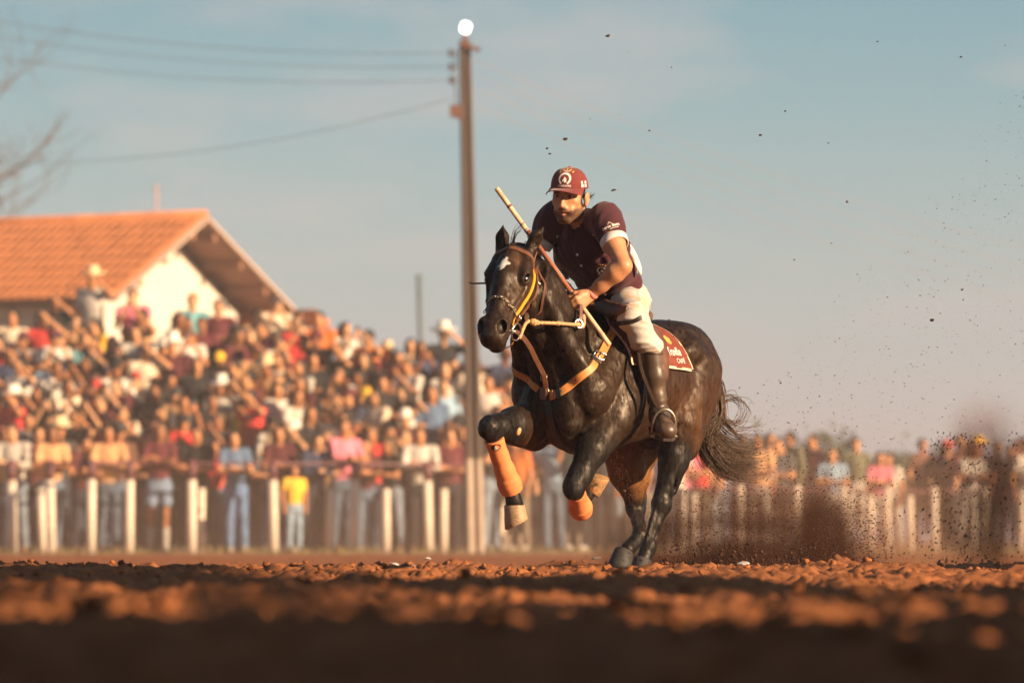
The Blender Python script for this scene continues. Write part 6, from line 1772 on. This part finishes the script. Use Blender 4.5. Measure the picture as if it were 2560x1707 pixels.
PROTO = {}
def make_proto(key, pose, female=False, long_sleeve=False, shorts=False):
    w = 0.165 if female else 0.19
    sh, el, wr = arms_of(pose, w)
    sit = pose == 'sit'
    hipz = 0.92
    B = Sculpt((-.42, -.52, -.02), (.42, .22, 1.78), 0.0155)
    B.ell((0, -.005, 1.615), (.073, .092, .105), k=.02); B.ell((0, -.035, 1.56), (.055, .055, .07), k=.03); B.ell((0, -.10, 1.585), (.014, .02, .022), k=.012)
    B.cone((0, .01, 1.53), (0, .01, 1.42), .052, .06, k=.03)
    B.loft((0, 0, 0), frame((0, 0, 1), (0, -1, 0)), [(.88, 0, .09, .14), (1.0, 0, .085, .125 if female else .14), (1.2, 0.01, .10, .15), (1.36, 0, .09, .16), (1.43, 0, .06, .10)], k=.03)
    for s in (-1, 1):
        B.chain([sh[s], el[s], wr[s]], [.046, .037, .026], k=.03)
        d = wr[s] - el[s]; d = d / np.linalg.norm(d)
        B.ell(wr[s] + d * .045, (.036, .030, .040), k=.015)
        for q in (-.022, 0, .022):
            B.cone(wr[s] + d * .06 + np.array((q * abs(d[2]) + .0, 0, q * (1 - abs(d[2])))), wr[s] + d * .125 + np.array((q * abs(d[2]) * 1.3, -.01, q * (1 - abs(d[2])))), .012, .009, k=.008)
        if sit:
            B.chain([(s * .09, 0, .90), (s * .13, -.40, .94), (s * .12, -.42, .50)], [.07, .052, .04], k=.03)
        else:
            B.chain([(s * .085, 0, .88), (s * .095, -.01, .48), (s * .10, .01, .08)], [.075, .050, .034], k=.03)
    v, f = B.surf(1)
    me = mesh_np('body', v, f); c = np.ones((len(v), 3))
    fr_ = v[:, 1] < -.045
    for ex in (-.032, .032):
        wgt = np.exp(-(((v[:, 0] - ex) / .02) ** 2 + ((v[:, 2] - 1.615) / .012) ** 2)) * fr_; c *= (1 - .8 * wgt)[:, None]
    wgt = np.exp(-((v[:, 0] / .024) ** 2 + ((v[:, 2] - 1.545) / .009) ** 2)) * fr_; c *= (1 - .55 * wgt)[:, None]
    vcolor(me, c); me.materials.append(MC_SKIN)
    parts = [('body', me, 'skin')]
    T = Sculpt((-.46, -.52, .75), (.46, .24, 1.56), 0.018)
    T.loft((0, 0, 0), frame((0, 0, 1), (0, -1, 0)), [(.86, 0, .115, .165), (1.0, 0, .105, .145 if female else .16), (1.2, .015 if female else .008, .125, .168 if female else .178), (1.36, 0, .11, .175), (1.44, 0, .07, .09)], k=.03)
    for s in (-1, 1):
        e = el[s] if not long_sleeve else el[s]
        T.chain([(s * .07, 0, 1.43), sh[s]], [.055, .062], k=.04)
        T.chain([sh[s], sh[s] * .45 + el[s] * .55], [.064, .060], k=.03)
        if long_sleeve: T.chain([sh[s] * .45 + el[s] * .55, el[s], wr[s] * .95 + el[s] * .05], [.056, .050, .040], k=.02)
    T.warp(lambda x, y, z: .004 * np.sin(30 * z + 9 * np.sin(14 * x) + 6 * y))
    v, f = T.surf(1); me = mesh_np('top', v, f); me.materials.append(MC_CLOTH); parts.append(('top', me, 'top'))
    L = Sculpt((-.32, -.62, -.02), (.32, .26, 1.06), 0.018)
    L.loft((0, 0, 0), frame((0, 0, 1), (0, -1, 0)), [(.80, 0, .115, .165), (.92, 0, .112, .168), (.99, 0, .10, .15)], k=.03)
    for s in (-1, 1):
        if sit:
            L.chain([(s * .09, 0, .88), (s * .14, -.41, .94)], [.095, .075], k=.03)
            if not shorts: L.chain([(s * .14, -.41, .94), (s * .12, -.42, .55)], [.072, .062], k=.02)
        else:
            L.chain([(s * .085, 0, .86), (s * .095, -.01, .50 if not shorts else .66)], [.096, .070 if not shorts else .085], k=.03)
            if not shorts: L.chain([(s * .095, -.01, .50), (s * .105, .012, .07)], [.070, .058], k=.02)
    L.warp(lambda x, y, z: .005 * np.sin(26 * z + 11 * np.sin(17 * x)))
    v, f = L.surf(1); me = mesh_np('trousers', v, f); me.materials.append(MC_LEG); parts.append(('shorts' if shorts else 'trousers', me, 'leg'))
    for s in (-1, 1):
        sm = MB()
        if sit: sm.ball((s * .12, -.47, .44), (.045, .115, .05), 8, 6)
        elif shorts:
            sm.tube([(s * .105, .02, 0), (s * .103, .012, .10), (s * .098, .0, .32)], [.050, .048, .062], 8)
            sm.v = [(x, y - (.075 if z < .06 and y < 0 else 0), z) for x, y, z in sm.v]
        else: sm.ball((s * .105, -.045, .035), (.045, .125, .05), 8, 6)
        me = sm.mesh('shoe', True); me.materials.append(MC_SHOE); parts.append(('boot' if shorts else 'shoe', me, 'shoe'))
    Hh = Sculpt((-.2, -.2, 1.1), (.2, .24, 1.78), 0.014)
    Hh.ell((0, .016, 1.635), (.086, .100, .103), k=.02)
    if female:
        Hh.chain([(0, .075, 1.62), (0, .105, 1.48), (.01, .12, 1.27)], [.085, .080, .05], k=.03)
        for s in (-1, 1): Hh.chain([(s * .072, .0, 1.62), (s * .088, .01, 1.48), (s * .10, -.045, 1.32)], [.028, .032, .018], k=.02)
    Hh.ell((0, -.085, 1.575), (.062, .075, .082), k=.02, op='sub')
    v, f = Hh.surf(1); me = mesh_np('hair', v, f); me.materials.append(MC_HAIR); parts.append(('hair', me, 'hair'))
    if pose == 'phone':
        ph = MB().box((0, -.315, 1.585), (.078, .012, .155)).mesh('phone'); ph.materials.append(MC_PHONE); parts.append(('phone', ph, None))
    PROTO[key] = parts
make_proto('m_rail', 'rail'); make_proto('m_rail_long', 'rail', long_sleeve=True); make_proto('f_rail', 'rail', True); make_proto('m_down', 'down'); make_proto('m_down_long', 'down', long_sleeve=True)
make_proto('f_down', 'down', True); make_proto('m_phone', 'phone'); make_proto('f_phone', 'phone', True); make_proto('m_cross', 'crossed'); make_proto('m_brow', 'brow'); make_proto('f_cross', 'crossed', True, True)
make_proto('m_sit', 'sit'); make_proto('f_sit', 'sit', True); make_proto('f_shorts', 'rail', True, shorts=True)
def hat_mesh(kind):
    m = MB()
    if kind == 'cap':
        m.ball((0, .012, 1.665), (.094, .108, .085), 14, 8)
        n = 9; v = []; f = []
        for t, z in ((1, 0), (0, -.012)):
            for i in range(n):
                a = -pi / 2 + (i / (n - 1) - .5) * 2.2; v += [(.09 * cos(a), .012 + .10 * sin(a), 1.655 + z), (.10 * cos(a), .0 + .185 * sin(a), 1.635 + z)]
        for i in range(n - 1):
            k = 2 * i; f += [(k, k + 1, k + 3, k + 2), (2 * n + k, 2 * n + k + 2, 2 * n + k + 3, 2 * n + k + 1), (k + 1, 2 * n + k + 1, 2 * n + k + 3, k + 3)]
        m.add(v, f)
    else:
        n = 20; v = []; f = []
        prof = [(.075, 1.80), (.088, 1.785), (.098, 1.69), (.10, 1.675), (.20, 1.665), (.202, 1.655), (.10, 1.66)]
        v.append((0, .01, 1.785))
        for r, z in prof:
            for i in range(n):
                a = 2 * pi * i / n; up = .045 * abs(cos(a)) ** 3 if r > .15 else 0
                v.append((r * cos(a) * .92, .01 + r * sin(a) * 1.06, z + up))
        for i in range(n): f.append((0, 1 + i, 1 + (i + 1) % n))
        for j in range(len(prof) - 1):
            for i in range(n): f.append((1 + j * n + i, 1 + (j + 1) * n + i, 1 + (j + 1) * n + (i + 1) % n, 1 + j * n + (i + 1) % n))
        m.add(v, f)
    me = m.mesh('hat' if kind == 'hat' else 'cap', True); me.materials.append(MC_HAT); return me
HATS = {'cap': hat_mesh('cap'), 'hat': hat_mesh('hat')}

TOPS = {'maroon': (.085, .016, .022), 'white': (.50, .45, .40), 'black': (.012, .012, .014), 'grey': (.20, .19, .19), 'navy': (.025, .035, .075), 'denim': (.10, .17, .28), 'red': (.50, .035, .03), 'pink': (.55, .16, .22),
        'teal': (.12, .30, .32), 'orange': (.60, .17, .04), 'tan': (.46, .25, .12), 'yellow': (.62, .36, .03), 'olive': (.10, .10, .06), 'brown': (.11, .05, .035), 'sky-blue': (.26, .38, .50), 'cream': (.58, .46, .34), 'charcoal': (.05, .05, .055)}
TW = [('maroon', 24), ('white', 19), ('black', 22), ('grey', 6), ('navy', 7), ('denim', 2), ('red', 5), ('pink', 2), ('teal', 1), ('orange', 3), ('tan', 7), ('yellow', 1), ('olive', 3), ('brown', 9), ('sky-blue', 1), ('cream', 10), ('charcoal', 8)]
LEGS = [(.055, .08, .12), (.09, .13, .19), (.15, .19, .24), (.014, .015, .02), (.02, .026, .04), (.018, .018, .022), (.15, .12, .085)]
HAIRS = [(.010, .007, .006), (.016, .010, .007), (.03, .017, .010), (.006, .005, .005), (.09, .05, .025)]
SKINS = [(.50, .235, .11), (.46, .20, .09), (.40, .165, .072), (.54, .28, .145), (.27, .105, .045)]
HATC = {'white': (.66, .60, .53), 'straw': (.60, .42, .24), 'black': (.012, .012, .013), 'maroon': (.10, .02, .025), 'red': (.4, .04, .03), 'yellow': (.62, .36, .03), 'dark': (.03, .03, .035), 'grey': (.2, .2, .2)}
pr_rng = random.Random(21)
def wchoice():
    t = pr_rng.uniform(0, sum(w for _, w in TW))
    for n_, w in TW:
        t -= w
        if t <= 0: return n_
    return 'black'
PEOPLE = []
def person(x, y, z, key, top, where, hat=None, hatc=None, leg=None, scale=1.0, rz=None, special=None, skin=None, mirror=False):
    root = bpy.data.objects.new('person', None); COL.objects.link(root); root.empty_display_size = 0.2
    root.location = (x, y, z); root.rotation_euler = ((pr_rng.uniform(.06, .2) if 'rail' in key else pr_rng.uniform(-.04, .08)), pr_rng.uniform(-.04, .04), pr_rng.uniform(-.8, .7) if rz is None else rz)
    s = scale * pr_rng.uniform(.90, 1.06)
    root.scale = (s * (-1 if False else 1), s, s)
    sk = skin or pr_rng.choice(SKINS); hr = pr_rng.choice(HAIRS); lg = leg or pr_rng.choice(LEGS); shc = pr_rng.choice([(.02, .015, .012), (.12, .06, .03), (.3, .27, .24)])
    j = pr_rng.uniform(.8, 1.2)
    cols = {'skin': sk, 'hair': hr, 'leg': lg, 'shoe': shc, 'top': tuple(q * j for q in TOPS[top])}
    for nm, me, ck in PROTO[key]:
        if nm == 'shoe' and z > 0.05: continue
        o = bpy.data.objects.new(nm, me); COL.objects.link(o); o.parent = root
        if ck: o.color = (*cols[ck], 1)
    if hat:
        o = bpy.data.objects.new(hat, HATS[hat]); COL.objects.link(o); o.parent = root; o.color = (*HATC[hatc], 1)
    root['category'] = 'person'; root['group'] = 'spectators'
    PEOPLE.append(dict(o=root, x=x, y=y, key=key, top=top, hat=hat, hatc=hatc, where=where, special=special, d=1176 + x * 12960 / y))
    return root
POSE = {'rail': 'leaning', 'down': 'standing', 'phone': 'filming', 'cross': 'arms folded', 'brow': 'arm raised', 'sit': 'sitting', 'shorts': 'in shorts'}

# the ones that stand out
def at_row(d, k, dz=0.0):
    y = 79.35 + TREAD * k; return Xof(d, y), y, RISE_ * k + dz
SPECIAL = [
    (215, 8, .36, 'm_brow', 'white', 'hat', 'straw', 'man in pale shirt and straw hat towering above everyone in front of the roof'),
    (318, 8, .10, 'm_phone', 'pink', None, None, 'person in a pink shirt on the top row right of the straw hatted man'),
    (433, 8, .06, 'm_down_long', 'teal', None, None, 'person in a teal long sleeved shirt below the white gable wall'),
    (395, 5, .05, 'm_cross', 'maroon', 'hat', 'white', 'person under a white hat in the upper rows below the teal shirt'),
    (592, 8, -.05, 'm_down', 'tan', None, None, 'person in a tan shirt on the top row under the right end of the roof'),
    (682, 8, -.06, 'f_down', 'white', None, None, 'person in a white top at the right end of the top row'),
    (628, 8, .0, 'm_phone', 'cream', None, None, 'person in a cream shirt between the tan shirt and the white top'),
    (738, 7, .0, 'm_cross', 'orange', None, None, 'person in an orange shirt below the right end of the top row'),
    (505, 5, .0, 'm_rail', 'black', 'cap', 'yellow', 'person in black with a yellow cap in the upper middle rows'),
    (515, 3, .0, 'm_cross', 'white', 'hat', 'white', 'person in white shirt and broad white hat in the middle rows'),
    (270, 4, .0, 'm_sit', 'white', 'hat', 'black', 'person in white shirt and black hat in the middle of the left rows'),
    (250, 1, .0, 'f_cross', 'red', None, None, 'person in a bright red top in the lower left rows'),
    (100, 7, .0, 'm_brow', 'red', None, None, 'person in a red shirt with raised arm high at the left'),
    (768, 1, .05, 'f_sit', 'white', None, None, 'long haired person in a white top sitting above the rail left of the light pole'),
    (935, 1, .0, 'm_cross', 'maroon', 'cap', 'white', 'person in maroon with a white cap left of the light pole'),
    (1020, 3, .0, 'm_cross', 'sky-blue', None, None, 'person in a light blue shirt just left of the light pole'),
    (120, 5, .0, 'm_sit', 'sky-blue', None, None, 'person in a light blue shirt sitting high in the left rows'),
    (1125, 3, .1, 'm_down', 'white', None, None, 'person in a white shirt just right of the light pole'),
    (620, 0, .0, 'm_cross', 'grey', 'hat', 'straw', 'person in straw hat behind the rail beside the yellow shirted child'),
]
TAKEN = []
for d, k, dz, key, top, hat, hc, lab in SPECIAL:
    x, y, z = at_row(d, k, dz); y -= 0.06
    person(x, y, z, key, top, None, hat, hc, scale=1.07 if 'towering' in lab else 1.0, special=lab, rz=pr_rng.uniform(-.35, .2)); TAKEN.append((x, k))
# in front of or at the rail
person(Xof(676, 76.4), 76.4, 0, 'm_down', 'yellow', None, leg=(.20, .28, .36), scale=.72, special='small child in a yellow shirt and jeans standing in front of the rail', rz=.3)
person(Xof(362, 77.8), 77.8, 0, 'f_shorts', 'maroon', None, leg=(.14, .20, .30), special='woman in denim shorts and boots leaning on the rail', rz=0.0)
person(Xof(545, 77.85), 77.85, 0, 'f_rail', 'denim', None, leg=(.09, .17, .32), special='long haired person in a denim blue top leaning over the rail', rz=0.1)
TAKEN += [(Xof(362, 78), -1), (Xof(545, 78), -1)]
def free(x, k, m): return all(not (kk == k and abs(xx - x) < m) for xx, kk in TAKEN)
def pick(keys): return pr_rng.choice(keys)
def hatpick():
    r = pr_rng.random()
    if r < .17: return 'cap', pick(['maroon', 'black', 'white', 'red', 'dark', 'maroon', 'black'])
    if r < .225: return 'hat', pick(['straw', 'white', 'black'])
    return None, None
# those at the rail, left part
x = -8.0
while x < 3.0:
    if free(x, -1, .3):
        i = min(range(len(line_pts)), key=lambda i: abs(line_pts[i][0] - x)); yy = np.interp(x, [p[0] for p in sorted(line_pts)], [p[1] for p in sorted(line_pts)])
        h, hc = hatpick()
        person(x + pr_rng.uniform(-.05, .05), max(yy + .50, 77.9) + pr_rng.uniform(0, .12), 0, pick(['m_rail', 'm_rail_long', 'f_rail', 'm_rail', 'f_rail', 'm_cross', 'm_phone']), wchoice(), 'at the rail', h, hc)
    x += pr_rng.uniform(.31, .45)
# second row on the ground, then the terraces
ENDS = [2.6, 2.4, 2.0, 1.5, .9, .3, -.5, -2.0, -2.9]
for k in range(0, NROW):
    x = -8.3 + .2 * (k % 2)
    while x < ENDS[k] - .15:
        if free(x, k, .27):
            _x, y, z = at_row(0, k)
            if pr_rng.random() < (.97 if k < 8 else .9):
                if k == 0: keys = ['m_down', 'm_cross', 'f_down', 'm_phone', 'f_phone', 'm_brow']
                elif k < 7: keys = ['m_cross', 'f_cross', 'm_phone', 'f_phone', 'm_down', 'f_down', 'm_brow', 'm_phone', 'm_rail', 'f_rail', 'm_brow', 'f_phone', 'm_brow']
                else: keys = ['m_down', 'm_down_long', 'f_down', 'm_phone', 'f_phone', 'm_brow', 'm_cross', 'm_sit']
                key = pick(keys); dz = pr_rng.uniform(-.05, .05)
                if key.endswith('sit'): dz -= .40; y -= .12
                h, hc = hatpick()
                person(x + pr_rng.uniform(-.07, .07), y + pr_rng.uniform(-.12, .12), z + dz if k else 0, key, wchoice(), ['behind the rail', 'lowest terrace row', 'second terrace row', 'third terrace row', 'fourth terrace row', 'fifth terrace row', 'sixth terrace row', 'seventh terrace row', 'top terrace row'][k], h, hc)
        x += pr_rng.uniform(.34, .46)
# along the rail on the right
RSP = [(1585, 87.3, 'f_down', 'red', None, None, 'person in a bright red top seen between the hind leg and the horse tail'), (1915, 90.4, 'm_cross', 'sky-blue', None, None, 'person in a blue top at the rail of the right hand crowd'),
       (1965, 91.3, 'm_down_long', 'olive', None, None, 'taller person in a grey olive shirt in the right hand crowd'), (2055, 91.2, 'f_down', 'white', None, None, 'long haired person in a white top at the rail on the right'),
       (2012, 90.9, 'f_rail', 'pink', None, None, 'person in a pink top leaning on the rail beside the white top'), (2116, 92.6, 'm_down', 'brown', None, None, 'tallest person of the right hand crowd in a dark reddish shirt'),
       (2255, 93.4, 'm_down', 'charcoal', 'hat', 'yellow', 'person in a yellow hat near the right edge behind the dust'), (1820, 90.5, 'm_down_long', 'olive', None, None, 'tall dark haired person beside the end of the tail of the horse'),
       (1700, 88.6, 'm_cross', 'white', None, None, 'person in a white shirt below the tail of the horse')]
for d, y, key, top, h, hc, lab in RSP:
    tall = 'all' in lab
    person(Xof(d, y), y, .22 if tall else 0, key, top, None, h, hc, special=lab, leg=(.36, .33, .30) if pr_rng.random() < .5 else None); TAKEN.append((Xof(d, y), 20))
RW = ['at right-hand rail', 'second row right-hand crowd', 'back row right-hand crowd']
for k in range(3):
    x = 2.4 + .15 * k
    while x < 9.6:
        if free(x, 20, .26 if k else .3):
            yy = np.interp(x, [p[0] for p in sorted(line_pts)], [p[1] for p in sorted(line_pts)]) + .5 + .6 * k
            h, hc = hatpick()
            if pr_rng.random() < .92:
                person(x, yy, [0, 0, .12][k], pick(['m_rail', 'f_rail', 'm_cross', 'm_down'] if k == 0 else ['m_down', 'f_down', 'm_cross', 'm_phone', 'f_phone']), pick(['white', 'cream', 'white', 'tan']) if k == 0 and pr_rng.random() < .5 else wchoice(), RW[k], h, hc, leg=pick([(.36, .33, .30), (.30, .33, .36), (.2, .24, .3)]) if k == 0 else None)
        x += pr_rng.uniform(.29, .42)
# labels: look first, then the place
LAND = [(-200, 130, 'far left'), (130, 300, 'below straw-hatted man'), (300, 480, 'below gable wall'), (480, 680, 'below roof corner'), (680, 860, 'left of grey post'), (860, 1060, 'left of light pole'), (1060, 1260, 'right of light pole'), (1260, 1560, 'behind the horse'), (1560, 1780, 'near horse tail'), (1780, 2050, 'right of horse tail'), (2050, 2800, 'near right edge')]
from collections import defaultdict
cl_ = defaultdict(list)
for p in PEOPLE:
    if p['special']: p['o']['label'] = p['special']; continue
    who = ('long-haired person' if p['key'].startswith('f') else 'person')
    pose = [v for k_, v in POSE.items() if k_ in p['key']][0]
    hat_ = f" and {p['hatc']} {p['hat']}" if p['hat'] else ''
    land = [n_ for a, b, n_ in LAND if a <= p['d'] < b]
    land = land[0] if land else 'far left'
    where = p['where'] if 'right-hand' in p['where'] else p['where'] + ' ' + land
    if 'right-hand' in p['where']: where += ' ' + land
    cl_[(f"{who} in {p['top']}{hat_}, {pose}, {where}".replace('long-haired person', 'woman' if (p['hat'] and 'right-hand' in p['where']) else 'long-haired person').strip())].append(p)
for lab, ps in cl_.items():
    ps.sort(key=lambda p: p['d'])
    if len(ps) == 1: ps[0]['o']['label'] = lab
    else:
        for i, p in enumerate(ps):
            pre = 'leftmost ' if i == 0 else ('rightmost ' if i == len(ps) - 1 else ['second ', 'third ', 'fourth '][min(i - 1, 2)])
            p['o']['label'] = pre + lab
for p in PEOPLE:
    for a_, b_ in (('long-haired person', 'woman'), (', arms folded', ''), (', standing', ''), (', leaning', ''), (', filming', '')):
        if len(p['o']['label'].split()) > 16: p['o']['label'] = p['o']['label'].replace(a_, b_, 1)

# ------------------------------------------------------------------ thrown earth and dust behind the hooves
def Xs(u, Y): return (u - 1280) * Y / 14106.0
def Zs(v, Y): return CAM_H + (1349.7 - v) * Y / 14106.0
r_ = np.random.default_rng(31)
P = []; S_ = []; ST = []
def spray(n, fn, s0, s1, pw=3.0):
    for i in range(n):
        u, v, y, vel = fn()
        P.append((Xs(u, y), y, max(Zs(v, y), 0.01))); S_.append(s0 + (s1 - s0) * r_.random() ** pw)
        d = np.array(vel); ST.append(d / (np.linalg.norm(d) + 1e-6) * r_.uniform(0.5, 1.0))
def near_fan():
    t = r_.random() ** 0.8
    u = 1640 + 560 * t; top = 1150 - 60 * sin(t * 3) + 30 * t
    v = 1422 - abs(r_.normal(0, 1)) * (1422 - top) * 0.42
    return u + r_.normal(0, 30), v, 27.4 + r_.normal(0, 0.5), (1, 0.2, 0.35)
def high_fan():
    t = r_.random() ** 0.75
    u = 1800 + 760 * t; v = 1330 - (250 + 900 * t) * r_.random() ** 1.5
    return u, v, 28.2 + r_.normal(0, 0.9), (1, 0.1, 0.25 - 0.5 * t)
def far_plume():
    u = 2420 + r_.normal(0, 75); v = 1410 - 330 * r_.random() ** 1.3
    return u, v, 30.5 + r_.normal(0, 0.6), (0.5, 0.1, 1)
def by_leg():
    a = r_.random(); u = 1525 + 110 * a + r_.normal(0, 12); v = 1145 + 175 * a + r_.normal(0, 26)
    return u, v, 26.9 + r_.normal(0, 0.12), (0.6, 0, 1)
def anywhere():
    return r_.uniform(1350, 2560), r_.uniform(10, 1250), 27.5 + r_.normal(0, 1.0), (1, 0, 0.2)
spray(13000, near_fan, 0.0007, 0.0040); spray(2300, high_fan, 0.0008, 0.0032); spray(1700, far_plume, 0.0012, 0.0060); spray(750, by_leg, 0.0009, 0.0028); spray(45, anywhere, 0.002, 0.0085, 2)
scatter('flying_earth', np.array(P), np.array(S_), M_DARKSOIL, SMALL, 1.0, np.array(ST) * 0.9)
P = []; S_ = []; ST = []
spray(420, lambda: (1660 + r_.normal(0, 25) + 470 * r_.random(), 1418 - 60 * r_.random() ** 2, 27.2 + r_.normal(0, .5), (1, 0, .3)), 0.003, 0.012, 3)
scatter('thrown_clods', np.array(P), np.array(S_), M_DARKSOIL, LUMPS, 1.0, None)

def dust_volume(name, c, rad, density, color, nscale, seed, thr=0.42, flow=(1, 1, 1)):
    bm = bmesh.new(); bmesh.ops.create_icosphere(bm, subdivisions=3, radius=1.0); me = bpy.data.meshes.new(name); bm.to_mesh(me); bm.free()
    o = bpy.data.objects.new(name, me); COL.objects.link(o); o.location = c; o.scale = rad; o['kind'] = 'stuff'
    m = bpy.data.materials.new(name); m.use_nodes = True; nt = m.node_tree; nt.nodes.clear(); L = nt.links
    out = nt.nodes.new('ShaderNodeOutputMaterial'); pv = nt.nodes.new('ShaderNodeVolumePrincipled'); L.new(pv.outputs[0], out.inputs['Volume'])
    pv.inputs['Color'].default_value = (*color, 1); pv.inputs['Anisotropy'].default_value = 0.1
    tc = nt.nodes.new('ShaderNodeTexCoord'); mp = nt.nodes.new('ShaderNodeMapping'); mp.inputs['Location'].default_value = (seed, seed * 0.7, 0); mp.inputs['Scale'].default_value = flow; L.new(tc.outputs['Object'], mp.inputs[0])
    nz = nt.nodes.new('ShaderNodeTexNoise'); nz.inputs['Scale'].default_value = nscale; nz.inputs['Detail'].default_value = 5; nz.inputs['Roughness'].default_value = 0.6; L.new(mp.outputs[0], nz.inputs[0])
    mr = nt.nodes.new('ShaderNodeMapRange'); mr.inputs[1].default_value = thr; mr.inputs[2].default_value = thr + 0.28; L.new(nz.outputs[0], mr.inputs[0])
    ln = nt.nodes.new('ShaderNodeVectorMath'); ln.operation = 'LENGTH'; L.new(tc.outputs['Object'], ln.inputs[0])
    fo = nt.nodes.new('ShaderNodeMapRange'); fo.interpolation_type = 'SMOOTHSTEP'; fo.inputs[1].default_value = 1.0; fo.inputs[2].default_value = 0.05; fo.inputs[3].default_value = 0.0; fo.inputs[4].default_value = density; L.new(ln.outputs['Value'], fo.inputs[0])
    mu = nt.nodes.new('ShaderNodeMath'); mu.operation = 'MULTIPLY'; L.new(mr.outputs[0], mu.inputs[0]); L.new(fo.outputs[0], mu.inputs[1]); L.new(mu.outputs[0], pv.inputs['Density'])
    me.materials.append(m); return o
y = 27.7
dust_volume('dust_cloud', (Xs(1850, y), y, Zs(1385, y)), (0.86, 0.5, 0.42), 17.0, (0.11, 0.050, 0.031), 2.3, 3.1, 0.40)
dust_volume('dust_cloud', (Xs(2070, y), y + 0.3, Zs(1372, y)), (0.20, 0.3, 0.40), 20.0, (0.11, 0.048, 0.029), 1.9, 9.4, 0.34)
y = 31.0
dust_volume('dust_cloud', (Xs(2465, y), y, Zs(1240, y)), (0.36, 0.5, 0.66), 7.5, (0.34, 0.15, 0.075), 1.6, 5.7, 0.38)
dust_volume('dust_cloud', (Xs(2485, 30.4), 30.4, Zs(1360, 30.4)), (0.10, 0.2, 0.22), 10.0, (0.55, 0.20, 0.06), 1.6, 15.7, 0.34)  # orange column in the far plume, its sunlit tone put into the colour
y = 34.0
dust_volume('dust_cloud', (Xs(2120, y), y, Zs(1345, y)), (2.0, 1.7, 0.55), 0.6, (0.42, 0.23, 0.135), 1.3, 1.7, 0.30)
dust_volume('ground_dust', (1.0, 67.0, 0.3), (19, 10, 2.6), 0.022, (0.62, 0.42, 0.30), 1.6, 4.4, 0.25)
# the dusty air: one closed box round everything
hb_ = MB(); hb_.box((0, 70, 4.6), (170, 160, 11.6))
hz = hb_.build('haze', None, None, kind='stuff')
m = bpy.data.materials.new('dusty_air'); m.use_nodes = True; nt = m.node_tree; nt.nodes.clear()
out = nt.nodes.new('ShaderNodeOutputMaterial'); pv = nt.nodes.new('ShaderNodeVolumePrincipled'); nt.links.new(pv.outputs[0], out.inputs['Volume'])
pv.inputs['Color'].default_value = (0.80, 0.78, 0.80, 1); pv.inputs['Density'].default_value = 0.0011; pv.inputs['Anisotropy'].default_value = 0.0
hz.data.materials.append(m)
